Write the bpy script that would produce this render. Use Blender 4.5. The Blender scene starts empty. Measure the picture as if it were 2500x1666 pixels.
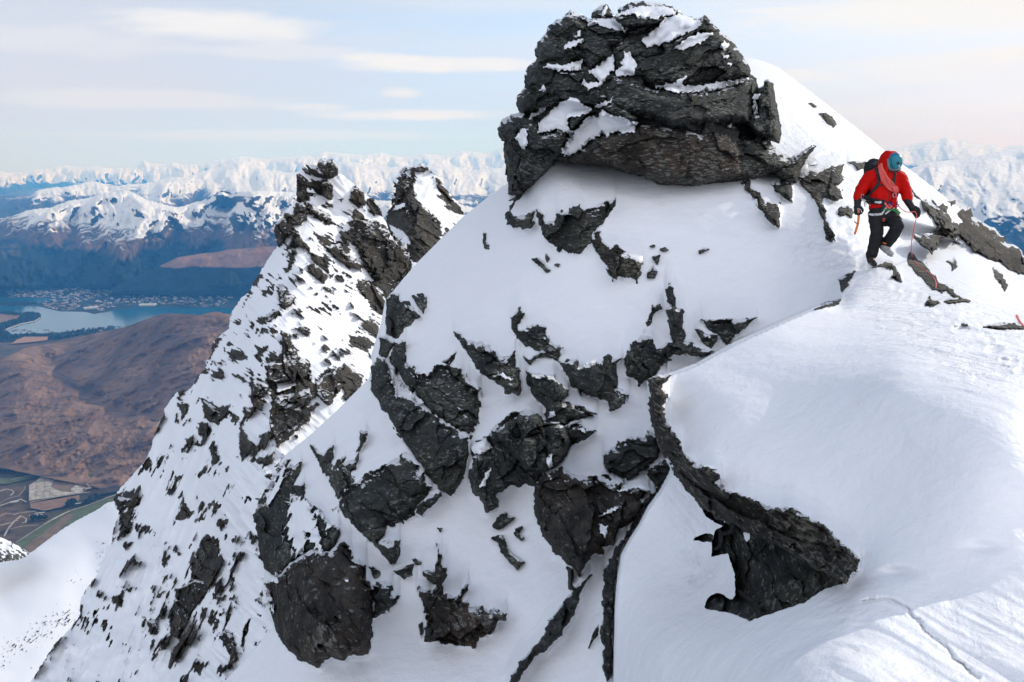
import bpy, math, random
import numpy as np
from mathutils import Vector
R = math.radians
sc = bpy.context.scene
col = sc.collection
# ---------------------------------------------------------------- camera
F = 2165.0                      # focal length in photo pixels (photo 2500 x 1666)
PITCH = R(12.1)
cam = bpy.data.cameras.new('camera')
cam.sensor_width = 36.0
cam.lens = 36.0 * F / 2500.0
cam.clip_start = 0.05
cam.clip_end = 300000
co = bpy.data.objects.new('camera', cam)
col.objects.link(co)
co.rotation_euler = (R(90) - PITCH, 0, 0)
sc.camera = co
# ---------------------------------------------------------------- sun, sky, exposure
SUN_AZ, SUN_EL = R(58), R(25)   # azimuth to the right of the view, elevation
sun = bpy.data.lights.new('sun', 'SUN')
sun.energy = 2.0
sun.angle = R(0.5)
sun.color = (1.0, 0.95, 0.87)
so = bpy.data.objects.new('sun', sun)
col.objects.link(so)
SV = Vector((math.sin(SUN_AZ) * math.cos(SUN_EL), math.cos(SUN_AZ) * math.cos(SUN_EL), math.sin(SUN_EL)))
so.rotation_euler = SV.to_track_quat('Z', 'Y').to_euler()
sc.view_settings.view_transform = 'Standard'
sc.view_settings.look = 'None'
sc.view_settings.gamma = 1
sc.view_settings.exposure = 0.5
w = bpy.data.worlds.new('World')
sc.world = w
w.use_nodes = True
nt = w.node_tree
nt.nodes.clear()

def nd(nt, typ, **kw):
    n = nt.nodes.new(typ)
    for k, v in kw.items():
        if k == 'i':
            for a, b in v.items():
                n.inputs[a].default_value = b
        else:
            setattr(n, k, v)
    return n

def ramp(nt, src, stops, interp='LINEAR'):
    r = nt.nodes.new('ShaderNodeValToRGB')
    r.color_ramp.interpolation = interp
    el = r.color_ramp.elements
    while len(el) < len(stops):
        el.new(0.5)
    for e, (p, c) in zip(el, stops):
        e.position = p
        e.color = c if len(c) == 4 else (*c, 1)
    nt.links.new(src, r.inputs[0])
    return r.outputs[0]

def mathn(nt, op, a, b=None, c=None, clamp=False):
    n = nt.nodes.new('ShaderNodeMath')
    n.operation = op
    n.use_clamp = clamp
    for k, v in enumerate((a, b, c)):
        if v is None:
            continue
        if isinstance(v, (int, float)):
            n.inputs[k].default_value = v
        else:
            nt.links.new(v, n.inputs[k])
    return n.outputs[0]

def mix(nt, fac, a, b):
    n = nt.nodes.new('ShaderNodeMix')
    n.data_type = 'RGBA'
    for s, v in ((n.inputs[0], fac), (n.inputs[6], a), (n.inputs[7], b)):
        if isinstance(v, (int, float)):
            s.default_value = v
        elif isinstance(v, tuple):
            s.default_value = v if len(v) == 4 else (*v, 1)
        else:
            nt.links.new(v, s)
    return n.outputs[2]

# the sky: Nishita plus two layers of thin high cloud laid on a flat ceiling above the scene
sky = nd(nt, 'ShaderNodeTexSky', sky_type='NISHITA', sun_disc=False, sun_elevation=SUN_EL, altitude=2300,
         air_density=1.0, dust_density=1.2, ozone_density=1.0)
sky.sun_rotation = SUN_AZ
tc = nd(nt, 'ShaderNodeTexCoord')
sp = nd(nt, 'ShaderNodeSeparateXYZ')
nt.links.new(tc.outputs['Generated'], sp.inputs[0])
zc = mathn(nt, 'ADD', mathn(nt, 'MAXIMUM', sp.outputs[2], 0.0), 0.07)
cx = mathn(nt, 'DIVIDE', sp.outputs[0], zc)
cy = mathn(nt, 'DIVIDE', sp.outputs[1], zc)
def cloud(scale, sx, sy, off, lo, hi, detail=6, rough=0.55):
    cb = nd(nt, 'ShaderNodeCombineXYZ', i={2: off})
    nt.links.new(mathn(nt, 'MULTIPLY', cx, sx), cb.inputs[0])
    nt.links.new(mathn(nt, 'MULTIPLY', cy, sy), cb.inputs[1])
    n = nd(nt, 'ShaderNodeTexNoise', i={'Scale': scale, 'Detail': detail, 'Roughness': rough, 'Distortion': 0.25})
    nt.links.new(cb.outputs[0], n.inputs['Vector'])
    return ramp(nt, n.outputs[0], [(lo, (0, 0, 0)), (hi, (1, 1, 1))], 'EASE')
c1 = cloud(0.55, 0.55, 1.0, 3.1, 0.46, 0.68)
c2 = cloud(0.16, 0.8, 1.0, 7.7, 0.30, 0.75, 3)
horizon = ramp(nt, sp.outputs[2], [(0.0, (1, 1, 1)), (0.22, (0, 0, 0))], 'EASE')
cov = mathn(nt, 'ADD', mathn(nt, 'MULTIPLY', c1, 0.55), mathn(nt, 'MULTIPLY', c2, 0.45))
cov = mathn(nt, 'ADD', cov, mathn(nt, 'MULTIPLY', horizon, 0.30))
# an unseen bank of bright cloud, added behind the camera to lift the shaded snow
fill_bank = ramp(nt, mathn(nt, 'ADD', mathn(nt, 'MULTIPLY', sp.outputs[1], -0.5), 0.5), [(0.42, (0, 0, 0)), (0.75, (1, 1, 1))], 'EASE')
cov = mathn(nt, 'ADD', cov, mathn(nt, 'MULTIPLY', fill_bank, 0.55), clamp=True)
# clouds towards the sun are warmer
dotn = nd(nt, 'ShaderNodeVectorMath', operation='DOT_PRODUCT')
nt.links.new(tc.outputs['Generated'], dotn.inputs[0])
dotn.inputs[1].default_value = SV
warm = ramp(nt, dotn.outputs['Value'], [(0.1, (4.9, 5.2, 5.7)), (0.85, (5.9, 5.65, 5.4))])
warm = mix(nt, fill_bank, warm, (9.0, 9.2, 10.0))
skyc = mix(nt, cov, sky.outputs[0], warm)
# a grey veil of thin cloud over the left of the view, and long lens-shaped clouds at their own bearings
az = mathn(nt, 'ARCTAN2', sp.outputs[0], sp.outputs[1])
el = mathn(nt, 'ARCSINE', sp.outputs[2])
cbn = nd(nt, 'ShaderNodeCombineXYZ')
nt.links.new(mathn(nt, 'MULTIPLY', az, 9.0), cbn.inputs[0])
nt.links.new(mathn(nt, 'MULTIPLY', el, 42.0), cbn.inputs[1])
wn = nd(nt, 'ShaderNodeTexNoise', i={'Scale': 0.8, 'Detail': 7, 'Roughness': 0.6, 'Distortion': 0.3})
nt.links.new(cbn.outputs[0], wn.inputs['Vector'])
fine = mathn(nt, 'SUBTRACT', wn.outputs[0], 0.5)
veil = ramp(nt, mathn(nt, 'ADD', mathn(nt, 'MULTIPLY', az, -1.0), mathn(nt, 'MULTIPLY', fine, 0.5)), [(0.0, (0.12, 0.12, 0.12)), (0.42, (0.9, 0.9, 0.9))], 'EASE')
veil = mathn(nt, 'MULTIPLY', veil, ramp(nt, el, [(0.0, (0.55, 0.55, 0.55)), (0.06, (1, 1, 1)), (0.17, (0.8, 0.8, 0.8)), (0.3, (0.2, 0.2, 0.2))]))

# pale, even light low over the horizon (blue-white on the left, cream towards the sun)
low_ = ramp(nt, el, [(0.0, (0.95, 0.95, 0.95)), (0.07, (0.75, 0.75, 0.75)), (0.2, (0, 0, 0))], 'EASE')
lowc = ramp(nt, mathn(nt, 'ADD', mathn(nt, 'MULTIPLY', az, 0.9), 0.5), [(0.0, (3.3, 4.4, 6.6)), (0.5, (3.6, 4.7, 6.8)), (1.0, (5.5, 5.5, 6.3))])
skyc = mix(nt, low_, skyc, lowc)
skyc = mix(nt, veil, skyc, (4.15, 4.35, 4.95))
def bearing(px, py):
    u, v_ = (px - 1250) / F, (833 - py) / F
    d = Vector((u, math.cos(PITCH) + v_ * math.sin(PITCH), -math.sin(PITCH) + v_ * math.cos(PITCH))).normalized()
    return math.atan2(d.x, d.y), math.asin(d.z)
for px_, py_, hw, hh, dens in ((540, 62, 290, 40, .75), (420, 40, 180, 22, .4), (1080, 158, 290, 24, .85), (930, 142, 120, 14, .6), (985, 280, 270, 18, .8), (770, 262, 120, 12, .5), (980, 228, 62, 15, .6), (690, 128, 300, 20, .35), (2250, 45, 440, 60, .8), (2330, 20, 300, 40, .7),
                               (2330, 150, 330, 26, .6), (2440, 132, 160, 18, .6), (1995, 188, 120, 16, .7), (1960, 176, 70, 8, .6), (1860, 26, 110, 7, .5), (2280, 188, 180, 14, .4), (160, 100, 300, 40, .3), (300, 240, 420, 26, .35), (620, 330, 500, 14, .3), (2150, 270, 300, 14, .25)):
    a0, e0 = bearing(px_, py_)
    da = mathn(nt, 'DIVIDE', mathn(nt, 'SUBTRACT', az, a0), hw / F)
    de = mathn(nt, 'DIVIDE', mathn(nt, 'SUBTRACT', el, e0), hh / F)
    # flatter underside
    q_ = mathn(nt, 'ADD', mathn(nt, 'MULTIPLY', da, da), mathn(nt, 'MULTIPLY', de, de))
    m_ = mathn(nt, 'ADD', mathn(nt, 'SUBTRACT', 1.0, q_), mathn(nt, 'MULTIPLY', fine, 2.6))
    fac = mathn(nt, 'MULTIPLY', ramp(nt, m_, [(0.0, (0, 0, 0)), (1.0, (1, 1, 1))], 'EASE'), dens)
    skyc = mix(nt, fac, skyc, (5.75, 5.75, 5.75))

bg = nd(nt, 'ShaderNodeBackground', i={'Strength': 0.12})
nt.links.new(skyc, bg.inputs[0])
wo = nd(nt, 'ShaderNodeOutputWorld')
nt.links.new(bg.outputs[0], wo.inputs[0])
# ---------------------------------------------------------------- render settings that belong to the scene
sc.render.engine = 'CYCLES'
cy_ = sc.cycles
cy_.max_bounces = 6
cy_.diffuse_bounces = 3
cy_.glossy_bounces = 2
cy_.volume_bounces = 3
cy_.use_denoising = True
cy_.denoiser = 'OPENIMAGEDENOISE'
cy_.use_adaptive_sampling = False
cy_.caustics_reflective = False
cy_.caustics_refractive = False

# ================================================================ helpers
rng = random.Random(7)
def tag(o, label=None, cat=None, group=None, kind=None):
    if label: o['label'] = label
    if cat: o['category'] = cat
    if group: o['group'] = group
    if kind: o['kind'] = kind
    return o

def empty(name, loc, label=None, cat=None, group=None):
    o = bpy.data.objects.new(name, None)
    o.empty_display_size = 0.2
    o.location = loc
    col.objects.link(o)
    return tag(o, label, cat, group)

def unp(px, py, d):
    """photo pixel + distance along the view axis -> world point (camera at the origin)"""
    px, py, d = np.asarray(px, float), np.asarray(py, float), np.asarray(d, float)
    u, v = (px - 1250) / F, (833 - py) / F
    return np.stack([u * d, (math.cos(PITCH) + v * math.sin(PITCH)) * d, (-math.sin(PITCH) + v * math.cos(PITCH)) * d], -1)

def on_level(px, py, z):
    """where the line of sight through a photo pixel meets the level z"""
    v = (833 - np.asarray(py, float)) / F
    return unp(px, py, z / (-math.sin(PITCH) + v * math.cos(PITCH)))

def Z(x0, y0, s, pts):
    return np.array([(x0 + s * a, y0 + s * b) for a, b in pts], float)

# ---- noise
def _h(ix, iy, seed):
    n = (ix.astype(np.int64) * 374761393 + iy.astype(np.int64) * 668265263 + seed * 2147483647 * 31) & 0xffffffff
    n = ((n ^ (n >> 13)) * 1274126177) & 0xffffffff
    n = ((n ^ (n >> 16)) * 2246822519) & 0xffffffff
    return ((n ^ (n >> 15)) & 0xffffff) / float(0xffffff)

def vnoise(x, y, seed=0):
    ix, iy = np.floor(x), np.floor(y)
    fx, fy = x - ix, y - iy
    ux, uy = fx * fx * fx * (fx * (fx * 6 - 15) + 10), fy * fy * fy * (fy * (fy * 6 - 15) + 10)
    def g(a, b):
        t = _h(ix + a, iy + b, seed) * 2 * math.pi
        return np.cos(t) * (fx - a) + np.sin(t) * (fy - b)
    n0 = g(0, 0) * (1 - ux) + g(1, 0) * ux
    n1 = g(0, 1) * (1 - ux) + g(1, 1) * ux
    return (n0 * (1 - uy) + n1 * uy) * 1.5          # about -1..1

def fbm(x, y, octv=4, seed=0, gain=0.5, lac=2.03):
    a, s, o = 1.0, 0, 0
    for k in range(octv):
        s = s + a * vnoise(x, y, seed + k * 17)
        o += a
        a *= gain
        x, y = x * lac + 5.3, y * lac + 1.7
    return s / o * 1.4

def ridged(x, y, octv=4, seed=0, gain=0.5, lac=2.05):
    a, s, o = 1.0, 0, 0
    wgt = 1.0
    for k in range(octv):
        n = (1 - np.abs(vnoise(x, y, seed + k * 13))) ** 2
        s = s + a * n * wgt
        wgt = np.clip(n * 1.4, 0, 1)
        o += a
        a *= gain
        x, y = x * lac + 3.1, y * lac + 8.2
    return s / o

def rot(x, y, ang):
    c, s = math.cos(R(ang)), math.sin(R(ang))
    return x * c + y * s, -x * s + y * c

def facets(x, y, cell, seed=0, ang=0, aniso=1.0, slope=1.0):
    """broken-rock relief: every cell of a jittered grid is a small tilted plane"""
    x, y = rot(x, y, ang)
    x, y = x / (cell * aniso), y / cell
    ix, iy = np.floor(x), np.floor(y)
    best = np.full(x.shape, 1e9)
    second = np.full(x.shape, 1e9)
    hgt = np.zeros(x.shape)
    for a in (-1, 0, 1):
        for b in (-1, 0, 1):
            jx, jy = ix + a, iy + b
            dx = x - (jx + _h(jx, jy, seed))
            dy = y - (jy + _h(jx, jy, seed + 1))
            d = dx * dx + dy * dy
            hh = (_h(jx, jy, seed + 2) - 0.5) + slope * ((_h(jx, jy, seed + 3) - 0.5) * dx + (_h(jx, jy, seed + 4) - 0.5) * dy)
            m = d < best
            second = np.where(m, best, np.minimum(second, d))
            hgt = np.where(m, hh, hgt)
            best = np.where(m, d, best)
    return hgt, np.sqrt(second) - np.sqrt(best)

def sstep(a, b, x):
    t = np.clip((x - a) / (b - a), 0, 1)
    return t * t * (3 - 2 * t)

def poly_sd(poly, X, Y):
    """signed distance to a polygon, positive inside"""
    P = np.asarray(poly, float)
    Q = np.roll(P, -1, 0)
    d2 = np.full(X.shape, 1e18)
    ins = np.zeros(X.shape, bool)
    for (ax, ay), (bx, by) in zip(P, Q):
        ex, ey = bx - ax, by - ay
        l = ex * ex + ey * ey + 1e-12
        t = np.clip(((X - ax) * ex + (Y - ay) * ey) / l, 0, 1)
        d2 = np.minimum(d2, (X - ax - t * ex) ** 2 + (Y - ay - t * ey) ** 2)
        if ay != by:
            c = ((ay > Y) != (by > Y)) & (X < ex * (Y - ay) / (by - ay) + ax)
            ins ^= c
    d = np.sqrt(d2)
    return np.where(ins, d, -d)

def line_d(pts, X, Y):
    d2 = np.full(X.shape, 1e18)
    for (ax, ay), (bx, by) in zip(pts[:-1], pts[1:]):
        ex, ey = bx - ax, by - ay
        t = np.clip(((X - ax) * ex + (Y - ay) * ey) / (ex * ex + ey * ey + 1e-12), 0, 1)
        d2 = np.minimum(d2, (X - ax - t * ex) ** 2 + (Y - ay - t * ey) ** 2)
    return np.sqrt(d2)

class TPS:
    """smooth surface through (px, py, distance) points; planes in space stay planes"""
    def __init__(s, pts, lam=0.0):
        p = np.array(pts, float)
        s.c = p[:, :2] / 1000
        v = 1000.0 / p[:, 2]
        n = len(p)
        K = s.k(np.linalg.norm(s.c[:, None] - s.c[None], axis=-1)) + lam * np.eye(n)
        A = np.zeros((n + 3, n + 3))
        A[:n, :n] = K
        A[:n, n] = 1
        A[:n, n + 1:] = s.c
        A[n:, :n] = A[:n, n:].T
        s.w = np.linalg.solve(A, np.concatenate([v, np.zeros(3)]))
        s.lim = (v.min() * 0.6, v.max() * 1.5)
    @staticmethod
    def k(r):
        return np.where(r > 0, r * r * np.log(np.maximum(r, 1e-9)), 0)
    def __call__(s, X, Y):
        x, y = X / 1000, Y / 1000
        o = s.w[-3] + s.w[-2] * x + s.w[-1] * y
        for (a, b), wt in zip(s.c, s.w):
            r2 = (x - a) ** 2 + (y - b) ** 2
            o = o + wt * 0.5 * r2 * np.log(np.maximum(r2, 1e-12))
        return 1000.0 / np.clip(o, *s.lim)

def mesh_obj(name, V, quads, mat, parent=None, smooth=True, sharp=None, attrs=None, origin='base'):
    V = np.asarray(V, float)
    me = bpy.data.meshes.new(name)
    o = bpy.data.objects.new(name, me)
    if parent is not None:
        org = np.array(parent.location) if parent.parent is None else np.array(parent.location) + np.array(parent.parent.location)
        o.parent = parent
        loc = np.zeros(3)
    elif origin == 'base':
        org = np.array([(V[:, 0].min() + V[:, 0].max()) / 2, (V[:, 1].min() + V[:, 1].max()) / 2, V[:, 2].min()])
        loc = org
    else:
        org = loc = np.zeros(3)
    o.location = loc
    V = (V - org).astype(np.float32)
    k = quads.shape[1]
    me.vertices.add(len(V))
    me.vertices.foreach_set('co', V.ravel())
    me.loops.add(quads.size)
    me.loops.foreach_set('vertex_index', quads.ravel().astype(np.int32))
    me.polygons.add(len(quads))
    me.polygons.foreach_set('loop_start', np.arange(0, quads.size, k, dtype=np.int32))
    me.polygons.foreach_set('loop_total', np.full(len(quads), k, np.int32))
    me.polygons.foreach_set('use_smooth', np.full(len(quads), smooth))
    for an, av in (attrs or {}).items():
        at = me.attributes.new(an, 'FLOAT', 'POINT')
        at.data.foreach_set('value', np.asarray(av, np.float32).ravel())
    me.update(calc_edges=True)
    me.validate()
    if sharp:
        me.set_sharp_from_angle(angle=R(sharp))
    me.materials.append(mat)
    col.objects.link(o)
    return o

def grid_mesh(PX, PY, D, keep):
    """quads over a grid of photo-pixel rays at distance D, where keep is True"""
    H, W = PX.shape
    q = keep[:-1, :-1] & keep[1:, :-1] & keep[:-1, 1:] & keep[1:, 1:]
    used = np.zeros((H, W), bool)
    used[:-1, :-1] |= q; used[1:, :-1] |= q; used[:-1, 1:] |= q; used[1:, 1:] |= q
    idx = np.full((H, W), -1)
    idx[used] = np.arange(used.sum())
    a, b, c, d = idx[:-1, :-1][q], idx[1:, :-1][q], idx[1:, 1:][q], idx[:-1, 1:][q]
    V = unp(PX[used], PY[used], D[used])
    return V, np.stack([a, b, c, d], 1), used

def fold(sd, X, Y, D, step, back, kin=1.0):
    """outside its outline a surface turns back behind itself: an edge with real thickness"""
    gy, gx = np.gradient(sd, step)
    n = np.sqrt(gx * gx + gy * gy) + 1e-6
    gx, gy = gx / n, gy / n
    o = np.maximum(-sd, 0) / np.maximum(n, 0.6)
    e = np.maximum(o - step * 1.01, 0)
    PX = X + gx * (o + e * kin)
    PY = Y + gy * (o + e * kin)
    rings = e / step
    return PX, PY, D + back * (1 - np.exp(-rings * 0.9))
# ================================================================ materials
def new_mat(name, rough=0.8, spec=0.2):
    m = bpy.data.materials.new(name)
    m.use_nodes = True
    nt = m.node_tree
    b = nt.nodes['Principled BSDF']
    b.inputs['Roughness'].default_value = rough
    b.inputs['Specular IOR Level'].default_value = spec
    return m, nt, b

def coord(nt, kind='Object', scale=(1, 1, 1), rotd=(0, 0, 0)):
    t = nd(nt, 'ShaderNodeTexCoord')
    mp = nd(nt, 'ShaderNodeMapping')
    mp.inputs['Scale'].default_value = scale
    mp.inputs['Rotation'].default_value = tuple(R(a) for a in rotd)
    nt.links.new(t.outputs[kind], mp.inputs[0])
    return mp.outputs[0]

def noise(nt, vec, scale, detail=4, rough=0.55, dist=0.0):
    n = nd(nt, 'ShaderNodeTexNoise', i={'Scale': scale, 'Detail': detail, 'Roughness': rough, 'Distortion': dist})
    nt.links.new(vec, n.inputs['Vector'])
    return n.outputs[0]

def bump(nt, b, h, strength, dist, prev=None):
    n = nd(nt, 'ShaderNodeBump', i={'Strength': strength, 'Distance': dist})
    nt.links.new(h, n.inputs['Height'])
    if prev is not None:
        nt.links.new(prev, n.inputs['Normal'])
    nt.links.new(n.outputs[0], b.inputs['Normal'])
    return n.outputs[0]

def simple(name, colr, rough=0.6, spec=0.3, metal=0.0, vary=0.0, vscale=20, bscale=0, bdist=0.003):
    m, nt, b = new_mat(name, rough, spec)
    b.inputs['Metallic'].default_value = metal
    c = (*colr, 1)
    b.inputs['Base Color'].default_value = c
    if vary:
        v = coord(nt)
        n = noise(nt, v, vscale, 3)
        lo = tuple(x * (1 - vary) for x in colr)
        hi = tuple(min(1, x * (1 + vary)) for x in colr)
        nt.links.new(ramp(nt, n, [(0.3, lo), (0.7, hi)]), b.inputs['Base Color'])
    if bscale:
        bump(nt, b, noise(nt, coord(nt), bscale, 3), 0.6, bdist)
    return m

def snow_mat(name, s1=2.2, s2=14.0, d1=0.05, d2=0.008, colr=(0.86, 0.875, 0.90), attr=None):
    m, nt, b = new_mat(name, 0.55, 0.25)
    v = coord(nt, 'Object')
    vs = coord(nt, 'Object', (0.8, 1.2, 1.2), (0, 0, 35))
    n0 = noise(nt, v, 0.5, 3)
    nt.links.new(ramp(nt, n0, [(0.3, tuple(x * 0.965 for x in colr)), (0.7, colr)]), b.inputs['Base Color'])
    p = bump(nt, b, noise(nt, vs, s1, 5, 0.6), 0.55, d1)
    p = bump(nt, b, noise(nt, v, s2, 4, 0.65), 0.5, d2, p)
    if attr:
        a = nd(nt, 'ShaderNodeAttribute', attribute_name=attr)
        n = nd(nt, 'ShaderNodeBump', i={'Distance': 0.055})
        nt.links.new(a.outputs['Fac'], n.inputs['Strength'])
        nt.links.new(noise(nt, v, 6.5, 5, 0.6, 0.6), n.inputs['Height'])
        nt.links.new(p, n.inputs['Normal'])
        nt.links.new(n.outputs[0], b.inputs['Normal'])
    return m

def rock_nodes(nt, v, vf, sc_=1.0, dark=(0.014, 0.0175, 0.0165), mid=(0.078, 0.083, 0.079), rust=(0.078, 0.074, 0.05), lich=(0.24, 0.245, 0.22), lich_lo=0.56):
    """dark schist: streaky foliation, brown stain, pale lichen flecks"""
    a = noise(nt, vf, 3.4 * sc_, 8, 0.74, 0.4)
    c = ramp(nt, a, [(0.38, dark), (0.60, mid)])
    st = noise(nt, v, 0.55 * sc_, 4, 0.6)
    c = mix(nt, mathn(nt, 'MULTIPLY', ramp(nt, st, [(0.48, (0, 0, 0)), (0.66, (1, 1, 1))]), 0.6), c, rust)
    mv = nd(nt, 'ShaderNodeMapping'); mv.inputs['Scale'].default_value = (1, 1, 1)
    nt.links.new(vf, mv.inputs[0])
    l = noise(nt, mv.outputs[0], 9.5 * sc_, 4, 0.66)
    big = noise(nt, v, 2.1 * sc_, 5, 0.6)
    c = mix(nt, mathn(nt, 'MULTIPLY', ramp(nt, big, [(0.42, (1, 1, 1)), (0.60, (0, 0, 0))]), 0.55), c, dark)
    l2 = noise(nt, v, 1.3 * sc_, 3, 0.5)
    lf = ramp(nt, mathn(nt, 'ADD', l, mathn(nt, 'MULTIPLY', mathn(nt, 'SUBTRACT', l2, 0.5), 0.4)), [(lich_lo, (0, 0, 0)), (lich_lo + 0.07, (1, 1, 1))])
    c = mix(nt, mathn(nt, 'MULTIPLY', lf, 0.75), c, lich)
    return c, a, l

def rock_mat(name, foli=(0, 35, 20), sc_=1.0, bstr=1.0, bd=0.09, dust=0.7, **kw):
    m, nt, b = new_mat(name, 0.82, 0.25)
    v = coord(nt, 'Object')
    vf = coord(nt, 'Object', (1.0, 1.0, 3.6), foli)
    c, a, l = rock_nodes(nt, v, vf, sc_, **kw)
    # wind-blown snow caught on the upward-facing steps
    g = nd(nt, 'ShaderNodeNewGeometry')
    sn = nd(nt, 'ShaderNodeSeparateXYZ'); nt.links.new(g.outputs['Normal'], sn.inputs[0])
    e = mathn(nt, 'ADD', mathn(nt, 'MULTIPLY', sn.outputs[2], 0.75), mathn(nt, 'MULTIPLY', mathn(nt, 'SUBTRACT', noise(nt, vf, 6.0 * sc_, 6, 0.7), 0.5), 1.5))
    e = mathn(nt, 'ADD', e, mathn(nt, 'MULTIPLY', mathn(nt, 'SUBTRACT', noise(nt, v, 0.9 * sc_, 3), 0.5), 1.0))
    ed = nd(nt, 'ShaderNodeAttribute', attribute_name='edge')
    e = mathn(nt, 'ADD', e, mathn(nt, 'MULTIPLY', ed.outputs['Fac'], 1.05))
    df = ramp(nt, mathn(nt, 'MULTIPLY', e, 0.5), [(0.5 - 0.16 * dust + 0.09, (0, 0, 0)), (0.5 - 0.16 * dust + 0.12, (1, 1, 1))])
    c = mix(nt, df, c, (0.84, 0.86, 0.89))
    nt.links.new(c, b.inputs['Base Color'])
    p = bump(nt, b, a, bstr, bd / sc_)
    bump(nt, b, l, 1.0, bd * 0.4 / sc_, p)
    return m

M_SNOW = snow_mat('snow', d1=0.065, d2=0.011, attr='rough')
M_CAP = snow_mat('snow_on_rock', 4, 25, 0.03, 0.006)
M_ROCK = rock_mat('schist_dark')
M_ROCK2 = rock_mat('schist_steep_grain', (30, 60, 10), 1.0)
M_ROCK3 = rock_mat('schist_brown', (10, 30, 60), 0.9, dark=(0.015, 0.014, 0.013), mid=(0.078, 0.069, 0.058), rust=(0.095, 0.06, 0.04))
M_ROCKL = rock_mat('schist_lichen', (0, 40, -30), 1.1, dust=0.1, dark=(0.02, 0.019, 0.017), mid=(0.066, 0.063, 0.056), lich=(0.23, 0.22, 0.185), lich_lo=0.52)
M_WALL = rock_mat('schist_black_brown', (10, 40, 40), 0.9, dust=0.3, dark=(0.010, 0.009, 0.008), mid=(0.042, 0.035, 0.028), rust=(0.06, 0.042, 0.03), lich=(0.15, 0.13, 0.11))
M_SHADE = rock_mat('schist_painted_shade', (0, 20, 0), 1.0, dark=(0.01, 0.011, 0.012), mid=(0.03, 0.03, 0.03), lich_lo=0.72)  # darker schist for holes and gaps: their shade is put into the colour

def mixed_mat(name, sc_, attr='rock', d=0.5, **kw):
    """snow with rock showing where the mesh carries rock"""
    m, nt, b = new_mat(name, 0.7, 0.2)
    v = coord(nt, 'Object')
    vf = coord(nt, 'Object', (1, 1, 3.2), (0, 40, 25))
    c, a, l = rock_nodes(nt, v, vf, sc_, **kw)
    at = nd(nt, 'ShaderNodeAttribute', attribute_name=attr)
    br = mathn(nt, 'ADD', at.outputs['Fac'], mathn(nt, 'MULTIPLY', mathn(nt, 'SUBTRACT', a, 0.5), 0.55))
    f = ramp(nt, br, [(0.47, (0, 0, 0)), (0.53, (1, 1, 1))])
    nt.links.new(mix(nt, f, (0.85, 0.87, 0.9), c), b.inputs['Base Color'])
    h = mathn(nt, 'ADD', mathn(nt, 'MULTIPLY', f, mathn(nt, 'ADD', a, 0.15)), mathn(nt, 'MULTIPLY', noise(nt, v, 1.2 * sc_, 4), 0.25))
    bump(nt, b, h, 0.8, d)
    return m
M_PIN = mixed_mat('pinnacle_snow_and_rock', 0.55, d=0.35, dark=(0.02, 0.021, 0.021), mid=(0.075, 0.07, 0.062), rust=(0.11, 0.085, 0.06), lich=(0.2, 0.19, 0.16))
M_ROCKP = rock_mat('pinnacle_rock', (0, 40, 25), 0.55, bd=0.14, dust=1.3, dark=(0.02, 0.021, 0.021), mid=(0.075, 0.07, 0.062), rust=(0.11, 0.085, 0.06), lich=(0.2, 0.19, 0.16))

def range_mat(name, snowline, band, feat, tussock=(0.16, 0.095, 0.06), forest=(0.012, 0.02, 0.022), fline=None, rock=(0.055, 0.05, 0.048), fband=120, slope0=0.55):
    """a mountain range: snow above a ragged line, bare rock where steep, tussock then forest below"""
    m, nt, b = new_mat(name, 0.85, 0.1)
    g = nd(nt, 'ShaderNodeNewGeometry')
    s = nd(nt, 'ShaderNodeSeparateXYZ'); nt.links.new(g.outputs['Position'], s.inputs[0])
    sn = nd(nt, 'ShaderNodeSeparateXYZ'); nt.links.new(g.outputs['Normal'], sn.inputs[0])
    mp = nd(nt, 'ShaderNodeMapping'); mp.inputs['Scale'].default_value = (1 / feat,) * 3
    nt.links.new(g.outputs['Position'], mp.inputs[0])
    n1 = noise(nt, mp.outputs[0], 1.0, 9, 0.62)
    n2 = noise(nt, mp.outputs[0], 4.0, 6, 0.68)
    zz = mathn(nt, 'ADD', s.outputs[2], mathn(nt, 'MULTIPLY', mathn(nt, 'SUBTRACT', n1, 0.5), band * 3.0))
    zz = mathn(nt, 'ADD', zz, mathn(nt, 'MULTIPLY', mathn(nt, 'SUBTRACT', n2, 0.5), band * 2.0))
    def step(v, lo, hi):
        mr = nd(nt, 'ShaderNodeMapRange', i={1: lo, 2: hi})
        mr.clamp = True
        nt.links.new(v, mr.inputs[0])
        return mr.outputs[0]
    fs = step(zz, snowline - band * 0.25, snowline + band * 0.25)
    st = step(mathn(nt, 'ADD', sn.outputs[2], mathn(nt, 'MULTIPLY', mathn(nt, 'SUBTRACT', n2, 0.5), 0.9)), slope0 - 0.06, slope0 + 0.06)
    tus = ramp(nt, n2, [(0.3, tuple(x * 0.6 for x in tussock)), (0.7, tuple(x * 1.25 for x in tussock))])
    base = tus
    if fline is not None:
        zf = mathn(nt, 'ADD', s.outputs[2], mathn(nt, 'MULTIPLY', mathn(nt, 'SUBTRACT', n1, 0.5), fband * 3))
        base = mix(nt, step(zf, fline - fband * 0.3, fline + fband * 0.3), forest, tus)
    snowc = mix(nt, st, rock, (0.86, 0.87, 0.9))
    nt.links.new(mix(nt, fs, base, snowc), b.inputs['Base Color'])
    bump(nt, b, mathn(nt, 'ADD', n1, mathn(nt, 'MULTIPLY', n2, 0.35)), 0.8, feat * 0.25)
    return m
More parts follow.
